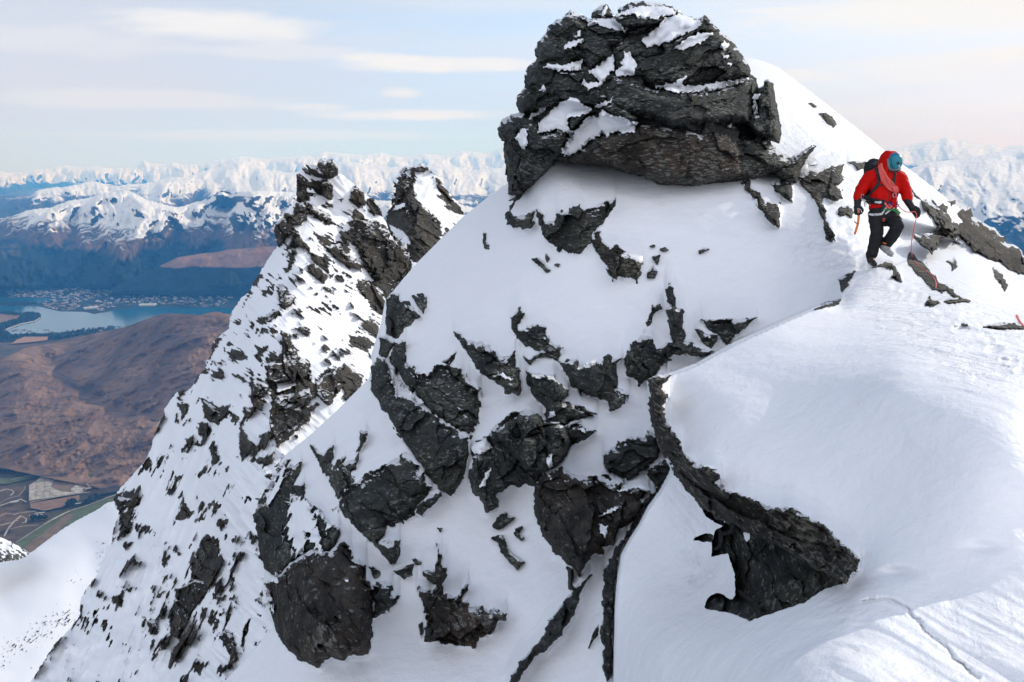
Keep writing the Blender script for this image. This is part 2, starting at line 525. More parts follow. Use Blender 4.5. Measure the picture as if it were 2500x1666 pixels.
# ================================================================ the far country
VALLEY = -1950.0
def sheet(name, poly, depth, mat, step=4.0, back=300.0, jag=0.0, jag_s=20.0, extra=None, margin=3, box=None, parent=None, attrs=None, sharp=None, seed=1, clip=None, smooth=True):
    P = np.asarray(poly, float)
    x0, y0 = P.min(0) - step * (margin + 2) - jag
    x1, y1 = P.max(0) + step * (margin + 2) + jag
    if clip:
        x0, y0, x1, y1 = max(x0, clip[0]), max(y0, clip[1]), min(x1, clip[2]), min(y1, clip[3])
    X, Y = np.meshgrid(np.arange(x0, x1, step), np.arange(y0, y1, step))
    sd = poly_sd(P, X, Y)
    if jag:
        sd = sd + jag * fbm(X / jag_s, Y / jag_s, 4, seed + 90)
    D = depth(X, Y) if callable(depth) else np.full(X.shape, float(depth))
    if extra is not None:
        D = D + extra(X, Y, sd)
    PX, PY, DD = fold(sd, X, Y, D, step, back)
    V, q, used = grid_mesh(PX, PY, DD, sd > -margin * step)
    at = {k: f(X, Y, sd)[used] for k, f in (attrs or {}).items()}
    return mesh_obj(name, V, q, mat, parent, attrs=at, sharp=sharp, smooth=smooth)

def pyramids(x, y, seed):
    """sharp peaks with ridges falling from them: the highest of many tilted pyramids"""
    ix, iy = np.floor(x), np.floor(y)
    best = np.full(x.shape, -9.0)
    for a in (-1, 0, 1):
        for b in (-1, 0, 1):
            jx, jy = ix + a, iy + b
            dx = x - (jx + _h(jx, jy, seed)); dy = y - (jy + _h(jx, jy, seed + 1))
            th = _h(jx, jy, seed + 2) * 1.2 - 0.6
            c, s = np.cos(th), np.sin(th)
            u, v = dx * c + dy * s, -dx * s + dy * c
            lean = 0.25 * (_h(jx, jy, seed + 4) - 0.5)
            d = np.maximum(np.abs(u + lean * v) * 1.25, 0.62 * np.abs(v) + 0.62 * np.abs(u))
            best = np.maximum(best, 0.55 * _h(jx, jy, seed + 3) + 0.45 - d)
    return best

def spurs(scale, amp, ang=0, seed=0, asp=1.35, mix_=((2.3, 1.0), (0.9, 0.42), (0.36, 0.17), (0.15, 0.07))):
    """peaks, spurs and gullies on a mountain side, big ones carrying small ones"""
    def f(X, Y, sd):
        Xw = X + scale * 0.18 * fbm(X / (scale * 0.8), Y / (scale * 0.8), 3, seed + 5)
        Yw = Y + scale * 0.18 * fbm(X / (scale * 0.8), Y / (scale * 0.8), 3, seed + 6)
        out = 0
        for k, (m, g) in enumerate(mix_):
            x, y = rot(Xw, Yw, ang * (1, -.6, .5, -.8)[k])
            out = out + g * pyramids(x / (scale * m), y / (scale * m * asp), seed + 9 * k)
        return -amp * out * sstep(-2, 14, sd)
    return f

def plane_d(px, py, z=VALLEY):
    v = (833 - py) / F
    return z / (-math.sin(PITCH) + v * math.cos(PITCH))

# ---- the valley floor: one sheet out to the horizon
vm, vnt, vb = new_mat('valley_floor', 0.95, 0.05)
v = coord(vnt, 'Object')
n1 = noise(vnt, v, 0.0016, 8, 0.6)
n2 = noise(vnt, v, 0.012, 6, 0.65)
c = ramp(vnt, n1, [(0.35, (0.06, 0.062, 0.042)), (0.5, (0.095, 0.075, 0.05)), (0.62, (0.15, 0.095, 0.065))])
c = mix(vnt, ramp(vnt, n2, [(0.52, (0, 0, 0)), (0.66, (0.8, 0.8, 0.8))]), c, (0.03, 0.033, 0.03))
vnt.links.new(c, vb.inputs['Base Color'])
xs = np.concatenate([np.linspace(-85000, -9000, 16), np.linspace(-8000, 8000, 60), np.linspace(9000, 85000, 16)])
ys = np.concatenate([np.linspace(-4000, 2500, 8), np.linspace(3000, 15000, 60), np.linspace(17000, 82000, 20)])
gx_, gy_ = np.meshgrid(xs, ys)
zz = VALLEY + 6 * fbm(gx_ / 900, gy_ / 900, 3, 4)
idx = np.arange(gx_.size).reshape(gx_.shape)
q = np.stack([idx[:-1, :-1].ravel(), idx[:-1, 1:].ravel(), idx[1:, 1:].ravel(), idx[1:, :-1].ravel()], 1)
tag(mesh_obj('valley_ground', np.stack([gx_.ravel(), gy_.ravel(), zz.ravel()], 1), q, vm, origin=None), kind='structure')

def flat(name, pts, z, mat, jag=0.0, seed=0, kind='structure', n=0):
    """a flat patch of ground traced on the level z"""
    P = np.asarray(pts, float)
    if jag:
        out = []
        for a, b in zip(P, np.roll(P, -1, 0)):
            k = max(2, int(np.linalg.norm(b - a) / 4))
            for t in np.arange(k) / k:
                out.append(a + (b - a) * t)
        P = np.array(out)
        P = P + jag * np.stack([fbm(P[:, 0] / 12, P[:, 1] / 12, 3, seed), 0.5 * fbm(P[:, 0] / 12, P[:, 1] / 12, 3, seed + 9)], 1)
    V = on_level(P[:, 0], P[:, 1], z)
    me = bpy.data.meshes.new(name)
    org = V.mean(0)
    me.from_pydata([tuple(p) for p in V - org], [], [list(range(len(V)))])
    me.materials.append(mat)
    o = bpy.data.objects.new(name, me)
    o.location = org
    col.objects.link(o)
    return tag(o, kind=kind)

T0 = lambda p: Z(0, 650, .2635, p)
M_FLAT = simple('lake_flats', (0.03, 0.04, 0.042), 0.95, 0.05, vary=0.5, vscale=0.008)
flat('lakeside_flats', T0([(-400, 150), (600, 130), (1200, 120), (2600, 100), (2900, 400), (2200, 480), (1400, 520), (1150, 600), (700, 640), (300, 690), (-400, 700)]), VALLEY + 11, M_FLAT, 1.0, 41)
wm, wnt, wb = new_mat('lake_water', 0.12, 0.5)
wb.inputs['Base Color'].default_value = (0.01, 0.10, 0.17, 1)
bump(wnt, wb, noise(wnt, coord(wnt, 'Object', (1, 0.4, 1)), 0.02, 4), 0.25, 3.0)
T = lambda p: Z(0, 650, .2635, p)
flat('lake_water', T([(-300, 380), (100, 372), (340, 370), (470, 400), (550, 420), (800, 425), (870, 445), (960, 430), (1100, 400), (1330, 380), (1700, 385), (2130, 390),
      (2800, 400), (2800, 470), (2130, 480), (1400, 540), (1140, 580), (960, 575), (700, 602), (400, 622), (100, 632), (40, 600), (90, 580), (200, 540), (330, 512), (385, 475), (345, 440), (240, 440), (100, 430), (-300, 440)]),
      VALLEY + 14, wm, 1.2, 1)
flat('lake_inlet', T([(-300, 300), (60, 295), (490, 298), (600, 302), (420, 332), (340, 345), (200, 335), (60, 345), (-300, 350)]), VALLEY + 14, wm, 1.0, 2)
M_WOOD = simple('far_woodland', (0.018, 0.025, 0.022), 0.95, 0.05, vary=0.5, vscale=0.02)
M_SHORE = simple('pale_shore', (0.42, 0.38, 0.33), 0.9, 0.1)
M_TUSS = simple('tussock', (0.2, 0.13, 0.085), 0.95, 0.05, vary=0.35, vscale=0.01)
flat('peninsula_ground', T([(-300, 440), (100, 432), (220, 450), (200, 480), (100, 510), (0, 530), (-300, 540)]), VALLEY + 16, M_TUSS, 1.0, 3)
flat('shore_path', T([(40, 600), (90, 580), (200, 540), (330, 512), (385, 475), (372, 474), (320, 505), (190, 532), (80, 570), (25, 600)]), VALLEY + 17, M_SHORE, 0.3, 4)
flat('field', T([(100, 720), (160, 680), (230, 655), (450, 655), (440, 685), (280, 705)]), VALLEY + 17, simple('dry_field', (0.33, 0.2, 0.13), 0.95, 0.05, vary=0.15, vscale=0.02), 0.8, 5)

# ---- the fields, gravel works and roads right under the face
K = lambda p: Z(0, 1100, .17, p)
M_GRASS = simple('field_green', (0.105, 0.125, 0.066), 0.95, 0.05, vary=0.3, vscale=0.015)
M_GRASS2 = simple('field_dark_green', (0.05, 0.1, 0.06), 0.95, 0.05, vary=0.25, vscale=0.02)
M_EARTH = simple('field_brown', (0.175, 0.125, 0.088), 0.95, 0.05, vary=0.25, vscale=0.02)
M_EARTH2 = simple('field_red_brown', (0.22, 0.14, 0.1), 0.95, 0.05, vary=0.2, vscale=0.02)
M_GRAV = simple('gravel_yard', (0.36, 0.335, 0.29), 0.95, 0.05, vary=0.4, vscale=0.03)
M_ROAD = simple('road_pale', (0.32, 0.3, 0.27), 0.9, 0.1, vary=0.2, vscale=0.02)
Zg = VALLEY + 12
flat('field', K([(-400, 400), (300, 390), (560, 310), (700, 130), (1100, 0), (2300, -60), (2100, 120), (1480, 60), (1050, 190), (450, 400), (100, 480), (-400, 500)]), Zg, M_GRASS, 0.6, 11)
flat('field', K([(1080, 190), (1480, 70), (1700, 210), (1640, 260), (1260, 300)]), Zg + 1.5, M_EARTH, 0.3, 12)
flat('field', K([(1260, 300), (1640, 200), (1850, 300), (1600, 380), (1290, 500)]), Zg + 3, M_GRASS2, 0.3, 13)
flat('field', K([(430, 500), (550, 420), (640, 330), (1000, 230), (1060, 200), (1290, 550), (1200, 590), (430, 740), (410, 700)]), Zg + 1.5, M_EARTH, 0.3, 14)
flat('gravel_yard', K([(415, 720), (420, 500), (520, 440), (620, 330), (830, 310), (990, 285), (1005, 310), (840, 330), (760, 370), (720, 420), (830, 415), (770, 430), (730, 520), (800, 560), (880, 590), (1030, 600), (1020, 550), (1100, 490), (1170, 540), (1200, 600), (700, 680)]), Zg + 5, M_GRAV, 0.5, 15)
flat('field', K([(430, 760), (1140, 640), (1140, 720), (860, 820), (640, 860), (440, 820)]), Zg + 2, M_EARTH2, 0.4, 16)
flat('field', K([(250, 1320), (700, 1000), (1000, 860), (1400, 740), (1700, 640), (2000, 560), (1900, 700), (1200, 1000), (900, 1300), (420, 1500), (100, 1420)]), Zg + 2, M_GRASS, 0.6, 17)
flat('field', K([(900, 960), (1000, 900), (1050, 940), (700, 1300), (420, 1480), (350, 1380), (640, 1180)]), Zg + 3.5, M_EARTH, 0.6, 18)
flat('field', K([(1300, 590), (1850, 450), (1800, 560), (1420, 640)]), Zg + 3.5, simple('field_fallow', (0.06, 0.048, 0.042), 0.95, 0.05, vary=0.3, vscale=0.02), 0.6, 19)
flat('field', K([(1500, 60), (2000, 60), (2100, 120), (1880, 310), (1650, 200)]), Zg + 3.5, M_EARTH, 0.5, 20)
def road(pts, wpx, mat=None, z=Zg + 8):
    P = np.array(pts, float)
    n = []
    for k in range(len(P)):
        t = P[min(k + 1, len(P) - 1)] - P[max(k - 1, 0)]
        t = np.array([t[0], t[1] * 2.0])
        t = t / (np.linalg.norm(t) + 1e-9)
        n.append([-t[1], t[0] * 0.6])
    n = np.array(n) * wpx / 2
    return flat('road', np.concatenate([P + n, (P - n)[::-1]]), z, mat or M_ROAD)
road(K([(230, 1320), (640, 1060), (1000, 870), (1250, 790), (1620, 650), (1900, 560)]), 2.2)
road(K([(640, 1060), (830, 950), (1000, 870)]), 4.5, M_GRAV, Zg + 9)
road(K([(420, 750), (800, 670), (1290, 595)]), 2.0)
road(K([(1060, 190), (1180, 370), (1300, 550)]), 2.2)
road(K([(1005, 285), (1100, 420), (1180, 540)]), 1.2)
road(K([(160, 420), (430, 360), (700, 290), (1050, 180), (1470, 60), (2100, -60)]), 1.6)
road(K([(1480, 80), (1700, 220), (1880, 310)]), 1.8)
road(K([(1290, 500), (1600, 390), (1850, 300)]), 1.0)
road(K([(-20, 800), (150, 740), (300, 700), (380, 740)]), 3.2, M_GRAV, Zg + 7)
road(K([(60, 1230), (120, 1120), (200, 1020), (300, 940), (380, 980), (370, 1030), (320, 1040)]), 4.0, M_GRAV, Zg + 7)
road(K([(-20, 950), (90, 900), (200, 920), (270, 900), (420, 880), (520, 870)]), 2.0, M_GRAV, Zg + 8)
road(K([(-20, 1080), (150, 1040), (260, 1000)]), 2.0, M_GRAV, Zg + 8)
road(K([(150, 1130), (300, 1090), (560, 1070)]), 1.6, M_GRAV, Zg + 9)
road(K([(-20, 590), (90, 555), (170, 570), (200, 600), (150, 650)]), 3.0, M_GRAV, Zg + 7)
road(K([(-20, 770), (60, 720), (120, 690), (270, 650), (350, 560), (360, 510)]), 1.3, M_ROAD, Zg + 10)
road(K([(430, 820), (640, 860), (760, 840)]), 1.2, M_ROAD, Zg + 9)
for a, b, c_ in ((520, 450, 700), (640, 400, 640), (720, 560, 690)):
    road(K([(a, b), (a - 8, c_)]), 0.9, M_EARTH, Zg + 11)
for y_ in (450, 520, 600, 650):
    road(K([(520, y_), (760, y_ - 25)]), 0.9, M_EARTH, Zg + 11)

# ---- mountain ranges, farthest first
S1 = lambda p: [(0 + .5525 * a, 350 + .5525 * b) for a, b in p]
sky1 = S1([(-120, 130), (0, 125), (60, 130), (150, 115), (220, 112), (240, 100), (290, 97), (330, 105), (420, 103), (500, 112), (580, 108), (612, 98), (635, 75), (670, 90), (720, 92), (760, 80), (810, 97), (870, 90), (930, 80), (1000, 70), (1060, 57), (1110, 62), (1180, 68), (1250, 62), (1330, 52), (1380, 55), (1405, 45), (1430, 33), (1470, 42), (1530, 45), (1600, 55), (1680, 40), (1730, 55), (1800, 60), (1880, 45), (1950, 55), (2040, 33), (2100, 40), (2160, 45), (2230, 15), (2400, 30)])
M_R1 = range_mat('snow_range_far', -1650, 180, 2600, tussock=(0.05, 0.05, 0.05), slope0=0.62)
M_R2 = range_mat('snow_range_mid', -1330, 180, 1800, tussock=(0.09, 0.06, 0.045), fline=-1750, slope0=0.62)
M_R3 = range_mat('tussock_range', -1290, 230, 900, tussock=(0.15, 0.09, 0.06), fline=-1500, slope0=0.45, fband=130)
M_R4 = range_mat('brown_hill', 500, 50, 500, tussock=(0.30, 0.175, 0.12), fline=-1545, fband=30)
def rng_(name, skyl, bot, d_top, d_bot, mat, sp_, back, step=3.0, jag=3.0, js=9.0, ctl=()):
    # carry the range on past both sides of the view
    x0, x1 = skyl[0][0], skyl[-1][0]
    rx_ = random.Random(int(abs(x1)) + len(skyl))
    if x0 < 50:
        skyl = [(x0 - k * 45, skyl[0][1] + rx_.uniform(-9, 9) + k * .8) for k in range(14, 0, -1)] + list(skyl)
    if x1 > 2400:
        skyl = list(skyl) + [(x1 + k * 45, skyl[-1][1] + rx_.uniform(-9, 9)) for k in range(1, 15)]
    x0, x1 = skyl[0][0], skyl[-1][0]
    poly = list(skyl) + [(x1, bot), (x0, bot)]
    ym = sum(p[1] for p in skyl) / len(skyl)
    pts = [(x, ym, d_top) for x in np.linspace(x0, x1, 4)] + [(x, bot, d_bot) for x in np.linspace(x0, x1, 4)] + list(ctl)
    tag(sheet(name, poly, TPS(pts), mat, step, back, jag, js, sp_), kind='structure')
rng_('far_mountains', sky1, 520, 58000, 42000, M_R1, spurs(36, 6000, 20, 3), 3000, 2.5, 1.8, 8)
S3 = lambda p: [(.3827 * a, 300 + .3827 * b) for a, b in p]
sky2 = S3([(-120, 470), (0, 460), (100, 466), (180, 460), (240, 430), (330, 412), (400, 410), (450, 402), (500, 395), (545, 380), (580, 375), (630, 380), (680, 390), (760, 402), (850, 390), (930, 385), (1100, 350), (1200, 345), (1320, 300), (1400, 280), (1450, 260), (1500, 245), (1550, 235), (1620, 270), (1700, 295), (1829, 320), (1950, 310), (2080, 270), (2200, 240), (2330, 262), (2480, 285), (2640, 270), (2800, 262), (3000, 300), (3300, 280), (3500, 300)])
rng_('middle_mountains', sky2, 620, 33000, 19000, M_R2, spurs(48, 4600, 25, 11), 2000, 2.5, 2.5, 9)
sky3 = S3([(-120, 640), (0, 610), (60, 600), (100, 590), (170, 560), (250, 548), (330, 540), (380, 520), (430, 500), (500, 490), (560, 480), (660, 450), (740, 440), (790, 425), (860, 450), (930, 490), (1040, 520), (1130, 540), (1180, 530), (1220, 515), (1340, 480), (1380, 450), (1410, 430), (1480, 450), (1540, 435), (1700, 435), (1829, 440), (2000, 450), (2200, 480), (2500, 500), (2800, 490), (3100, 560)])
rng_('near_mountains', sky3, 712, 18500, 13300, M_R3, spurs(50, 1900, 30, 23), 1500, 2.5, 2.0, 8, ctl=[(540, 466, 17000), (575, 515, 16200), (612, 568, 15300), (650, 592, 14700), (480, 520, 16900), (430, 560, 16300), (400, 625, 15000), (300, 470, 18200), (335, 550, 15900), (300, 590, 15300), (230, 560, 16700), (130, 520, 18000), (140, 600, 15400), (60, 580, 16400), (480, 640, 14400), (700, 560, 16300), (560, 600, 15500)])
sky4 = S3([(690, 1110), (720, 1060), (800, 1010), (920, 960), (1040, 905), (1130, 860), (1280, 835), (1380, 828), (1450, 810), (1600, 800), (1740, 790), (1900, 800), (2200, 840)])
rng_('brown_hill', sky4, 722, 12200, 11950, M_R4, spurs(40, 160, 60, 31), 700, 2.5, 1.0, 9)
S5 = lambda p: [(2000 + .2125 * a, 300 + .2125 * b) for a, b in p]
sky5 = S5([(400, 330), (700, 300), (1000, 265), (1120, 240), (1210, 218), (1300, 205), (1380, 200), (1430, 180), (1465, 168), (1500, 175), (1540, 200), (1590, 222), (1650, 205), (1700, 240), (1850, 250), (1960, 258), (2050, 270), (2110, 290), (2200, 270), (2353, 255), (2700, 280)])
M_R5 = range_mat('snow_range_east', -620, 300, 2600, tussock=(0.05, 0.055, 0.06), slope0=0.1)
rng_('far_eastern_mountains', sky5, 480, 52000, 36000, M_R5, spurs(70, 4500, -50, 41, 0.9), 3000, 2.5, 1.5, 9)
sky6 = S5([(700, 620), (1000, 540), (1240, 460), (1400, 440), (1600, 430), (1700, 400), (1900, 360), (2050, 330), (2120, 322), (2200, 300), (2353, 280), (2700, 300)])
M_R6 = range_mat('snow_range_east_near', -1250, 200, 1200, tussock=(0.05, 0.055, 0.06), slope0=0.4)
rng_('eastern_mountains', sky6, 680, 24000, 13000, M_R6, spurs(95, 3000, -55, 47, 0.9), 1500, 2.5, 1.5, 9)

# ---- the brown hill above the near shore and the ground running down from it
hp = [(-700, 1000), (-400, 930), (-200, 915), (-60, 905), (0, 880), (60, 850), (130, 838), (230, 815), (299, 800), (342, 785), (369, 776), (385, 770), (403, 766), (443, 767), (470, 768), (487, 770), (510, 764), (527, 761), (561, 768), (620, 772), (720, 800), (760, 1300), (-60, 1130), (-700, 1160)]
hill_d = TPS([(-700, 1000, 7000), (-700, 1160, 5500), (-350, 930, 7700), (-60, 900, 8000), (130, 840, 8100), (300, 800, 7900), (403, 766, 7600), (527, 761, 7500), (720, 800, 7400), (110, 870, 7700), (200, 920, 7300), (330, 870, 7200), (500, 850, 6900), (250, 985, 6550), (380, 1020, 6200),
              (60, 930, 6900), (0, 890, 7300), (150, 1000, 6300), (0, 1060, 5950), (100, 1130, 5500), (300, 1090, 5780), (-60, 1130, 5600), (620, 1000, 6300), (600, 1200, 5300)])
def hill_relief(X, Y, sd):
    x, y = rot(X, Y, -28)
    n = ridged(x / 150, y / 45, 6, 61, 0.55)
    g = np.exp(-(line_d([(105, 868), (190, 935), (260, 985), (400, 1025)], X, Y) / 16) ** 2)
    return (-200 * (n - 0.5) - 14 * fbm(X / 9, Y / 6, 4, 67)) * sstep(0, 30, sd) + 150 * g
hm, hnt, hb = new_mat('tussock_hill', 0.95, 0.05)
v = coord(hnt, 'Object', (1, 1, 1))
vs = coord(hnt, 'Object', (0.4, 1.4, 1), (0, 0, 30))
n1 = noise(hnt, v, 0.0022, 7, 0.6)
n2 = noise(hnt, vs, 0.014, 7, 0.66)
c = ramp(hnt, n1, [(0.32, (0.105, 0.068, 0.049)), (0.5, (0.2, 0.128, 0.088)), (0.68, (0.275, 0.182, 0.125))])
c = mix(hnt, ramp(hnt, n2, [(0.50, (0, 0, 0)), (0.64, (0.85, 0.85, 0.85))]), c, (0.06, 0.045, 0.042))
hnt.links.new(c, hb.inputs['Base Color'])
bump(hnt, hb, n2, 0.6, 9)
tag(sheet('hill_ground', hp, hill_d, hm, 2.5, 500, 1.2, 12, hill_relief), kind='structure')

# ---- the sunlit snowfield far below on the left, with scattered stones
M_LOW = mixed_mat('snowfield_with_stones', 0.10, d=0.35, dark=(0.03, 0.03, 0.03), mid=(0.09, 0.085, 0.075))
B = lambda p: Z(0, 1150, .3291, p)
lowp = B([(-1200, 1700), (-1200, 900), (-500, 780), (-120, 700), (0, 660), (60, 660), (150, 650), (215, 610), (250, 590), (330, 530), (450, 440), (600, 350), (720, 290), (780, 245), (845, 222), (1000, 200), (1100, 900), (900, 1700)])
low_d = TPS([(-400, 1450, 400), (-400, 1700, 240), (-40, 1400, 420), (70, 1350, 430), (280, 1222, 470), (0, 1500, 330), (150, 1440, 350), (250, 1400, 370), (0, 1666, 240), (200, 1666, 230), (200, 1550, 290), (330, 1250, 440)])
def low_rock(X, Y, sd):
    x, y = rot(X, Y, -38)
    n = fbm(x / 13, y / 3.5, 4, 71, 0.6)
    big = fbm(X / 60, Y / 40, 3, 72)
    band = np.exp(-((Y - (1600 - 0.55 * X)) / 38) ** 2) + 0.8 * np.exp(-(line_d([(190, 1410), (262, 1330), (240, 1395)], X, Y) / 22) ** 2) + 0.9 * np.exp(-(line_d([(250, 1240), (272, 1228)], X, Y) / 12) ** 2)
    return np.clip(0.5 + (n - 0.86 + 0.25 * big + 0.6 * np.clip(band, 0, 1)) * 1.1 - 0.15 * sstep(30, -30, Y - 1290 + 0 * X), 0, 1)
low = sheet('snowfield', lowp, low_d, M_LOW, 2.0, 40, 1.5, 9, lambda X, Y, sd: -2.0 * fbm(X / 130, Y / 90, 2, 75) - 1.6 * np.clip(low_rock(X, Y, sd) - 0.45, 0, 1) * 3, attrs={'rock': low_rock})
tag(low, kind='structure')
knp = B([(-120, 470), (0, 492), (40, 510), (75, 522), (110, 545), (150, 565), (190, 590), (216, 612), (190, 640), (140, 660), (60, 668), (-120, 700)])
def kn_rock(X, Y, sd):
    x, y = rot(X, Y, 35)
    return np.clip(0.5 + 0.9 * (fbm(x / 12, y / 5, 4, 81, 0.6) - 0.12 + 0.3 * sstep(1340, 1362, Y) - 0.25 * sstep(50, 0, Y - 1316)), 0, 1)
kn = sheet('snow_knoll', knp, TPS([(-40, 1310, 400), (70, 1350, 390), (-40, 1370, 360), (40, 1368, 365)]), M_LOW, 2.0, 30, 1.5, 8, lambda X, Y, sd: -3 * fbm(X / 20, Y / 20, 4, 83), attrs={'rock': kn_rock})
tag(kn, kind='structure')
# ================================================================ the lakeside town and the woods round the lake
def house_mesh(w, l, h, rh, name='house'):
    """walls with a pitched roof and eaves"""
    v = [(-w, -l, 0), (w, -l, 0), (w, l, 0), (-w, l, 0), (-w, -l, h), (w, -l, h), (w, l, h), (-w, l, h), (0, -l, h + rh), (0, l, h + rh)]
    f = [(0, 1, 5, 8, 4), (2, 3, 7, 9, 6), (1, 2, 6, 5), (3, 0, 4, 7)]
    e = 1.12
    k = len(v)
    v += [(-w * e, -l * 1.06, h * .97), (-w * e, l * 1.06, h * .97), (0, l * 1.06, h + rh * 1.08), (0, -l * 1.06, h + rh * 1.08), (w * e, -l * 1.06, h * .97), (w * e, l * 1.06, h * .97)]
    r = [(k, k + 3, k + 2, k + 1), (k + 3, k + 4, k + 5, k + 2)]
    return v, f, r
TOWN_WALL = [simple('town_wall_white', (.50, .49, .47), .8, .1), simple('town_wall_grey', (.26, .26, .26), .8, .1), simple('town_wall_warm', (.32, .27, .22), .8, .1)]
TOWN_ROOF = [simple('town_roof_pale', (.46, .46, .47), .6, .2), simple('town_roof_dark', (.10, .10, .11), .7, .2), simple('town_roof_red', (.25, .12, .09), .7, .2)]
protos = []
for k in range(6):
    v, f, r = house_mesh(6 + 2.5 * (k % 3), 10 + 5 * (k % 2), 5 + 2 * (k % 3), 2.6)
    me = bpy.data.meshes.new('house')
    me.from_pydata(v, [], f + r)
    me.materials.append(TOWN_WALL[k % 3]); me.materials.append(TOWN_ROOF[(k * 2) % 3 if k else 0])
    for i, p in enumerate(me.polygons): p.material_index = 0 if i < len(f) else 1
    protos.append(me)
town1 = T([(60, 208), (200, 225), (400, 232), (560, 222), (700, 200), (850, 185), (1000, 165), (1090, 152), (1050, 210), (1000, 285), (860, 300), (760, 330), (740, 390), (640, 408), (520, 405), (380, 362), (460, 320), (600, 300), (420, 292), (80, 292)])
town2 = T([(1000, 290), (1200, 270), (1400, 245), (1500, 262), (1750, 275), (1950, 230), (2100, 200), (2190, 260), (2130, 330), (2000, 380), (1820, 375), (1650, 355), (1400, 370), (1300, 360), (1100, 360), (960, 420), (880, 430), (780, 400), (860, 340)])
rt = np.random.RandomState(5)
def scatter(poly, n):
    lo, hi = poly.min(0), poly.max(0)
    out = np.zeros((0, 2))
    while len(out) < n:
        p = lo + rt.rand(n * 3, 2) * (hi - lo)
        c = fbm(p[:, 0] / 14, p[:, 1] / 5, 4, 55) * 1.7 + 0.1
        ok = (poly_sd(poly, p[:, 0], p[:, 1]) > 0) & (rt.rand(len(p)) < np.clip(c + 0.15, 0.04, 1))
        out = np.concatenate([out, p[ok]])
    return out[:n]
pts = np.concatenate([scatter(town1, 950), scatter(town2, 480), scatter(T([(100, 560), (480, 600), (760, 585), (960, 575), (980, 600), (620, 640), (320, 650), (80, 640)]), 60)])
order = np.argsort(-pts[:, 1] + rt.rand(len(pts)) * 14)
pts = pts[order]
for k in range(300):
    o = bpy.data.objects.new('house', protos[k % 6])
    P = on_level(pts[k, 0], pts[k, 1], VALLEY + 8)
    o.location = P
    o.rotation_euler = (0, 0, rt.choice([0.2, 0.2, 1.77, 0.9]) + rt.rand() * 0.3)
    s = 0.75 + rt.rand() * 0.6
    o.scale = (s, s, s)
    col.objects.link(o)
    tag(o, 'tiny pale house among many in the distant town along the lake', 'house', 'houses of the lakeside town')
vs_, fs_, mi = [], [], []
for x, y in pts[300:]:
    k = rt.randint(6)
    v, f, r = house_mesh(6 + 2.5 * (k % 3), 10 + 5 * (k % 2), 5 + 2 * (k % 3), 2.6)
    P = on_level(x, y, VALLEY + 8)
    a = rt.choice([0.2, 0.2, 1.77, 0.9]) + rt.rand() * 0.3
    s = 0.75 + rt.rand() * 0.7
    ca, sa = math.cos(a) * s, math.sin(a) * s
    b = len(vs_)
    vs_ += [(P[0] + ca * q[0] - sa * q[1], P[1] + sa * q[0] + ca * q[1], P[2] + q[2] * s) for q in v]
    fs_ += [tuple(i + b for i in q) for q in f + r]
    w_ = rt.choice(3, p=[.5, .3, .2]); rf = rt.choice(3, p=[.45, .4, .15])
    mi += [w_] * len(f) + [3 + rf] * len(r)
me = bpy.data.meshes.new('town_houses')
me.from_pydata(vs_, [], fs_)
for m in TOWN_WALL + TOWN_ROOF: me.materials.append(m)
me.polygons.foreach_set('material_index', np.array(mi, np.int32))
th = bpy.data.objects.new('town_houses', me); col.objects.link(th); tag(th, kind='stuff')
def big_hall(px, py, w, l, h, a, label, mat):
    v, f, r = house_mesh(w, l, h, h * .3)
    o = empty('hall', on_level(px, py, VALLEY + 9), label, 'building')
    o.rotation_euler = (0, 0, a)
    for nm, fc, m in (('wall', f, TOWN_WALL[0]), ('roof', r, mat)):
        me = bpy.data.meshes.new(nm); me.from_pydata(v, [], fc); me.materials.append(m)
        c = bpy.data.objects.new(nm, me); c.parent = o; col.objects.link(c)
big_hall(*T([(840, 396)])[0], 45, 75, 22, -1.0, 'large white hall on the lake shore, left of the other white hall', TOWN_ROOF[0])
big_hall(*T([(1370, 366)])[0], 45, 95, 20, -1.45, 'large white hall farther right along the lake shore', TOWN_ROOF[0])

def wood(name, poly, n, hmin, hmax, seed=0, z=VALLEY + 6):
    """a far-off wood that reads as one mass: many small cone-and-crown trees"""
    P = np.asarray(poly, float)
    lo, hi = P.min(0), P.max(0)
    rr_ = np.random.RandomState(seed)
    q = np.zeros((0, 2))
    while len(q) < n:
        p = lo + rr_.rand(n * 3, 2) * (hi - lo)
        q = np.concatenate([q, p[poly_sd(P, p[:, 0], p[:, 1]) + 3 * fbm(p[:, 0] / 7, p[:, 1] / 4, 3, seed) > 0]])
    q = q[:n]
    V, Fc = [], []
    for x, y in q:
        b = on_level(x, y, z)
        h = hmin + rr_.rand() * (hmax - hmin); r = h * (.28 + .2 * rr_.rand())
        k = len(V)
        a0 = rr_.rand() * 6
        for zz_, rad in ((0.12, .75), (0.4, 1.0), (0.72, .62)):
            V += [(b[0] + r * rad * math.cos(a0 + t * math.pi / 3) * (.7 + .5 * rr_.rand()), b[1] + r * rad * math.sin(a0 + t * math.pi / 3) * (.7 + .5 * rr_.rand()), b[2] + h * zz_ * (.9 + .2 * rr_.rand())) for t in range(6)]
        V.append((b[0], b[1], b[2] + h))
        for lv in (0, 6):
            Fc += [(k + lv + t, k + lv + (t + 1) % 6, k + lv + 6 + (t + 1) % 6, k + lv + 6 + t) for t in range(6)]
        Fc += [(k + 12 + t, k + 12 + (t + 1) % 6, k + 18) for t in range(6)]
    me = bpy.data.meshes.new(name); me.from_pydata(V, [], Fc); me.materials.append(M_WOOD)
    o = bpy.data.objects.new(name, me); col.objects.link(o)
    return tag(o, kind='stuff')
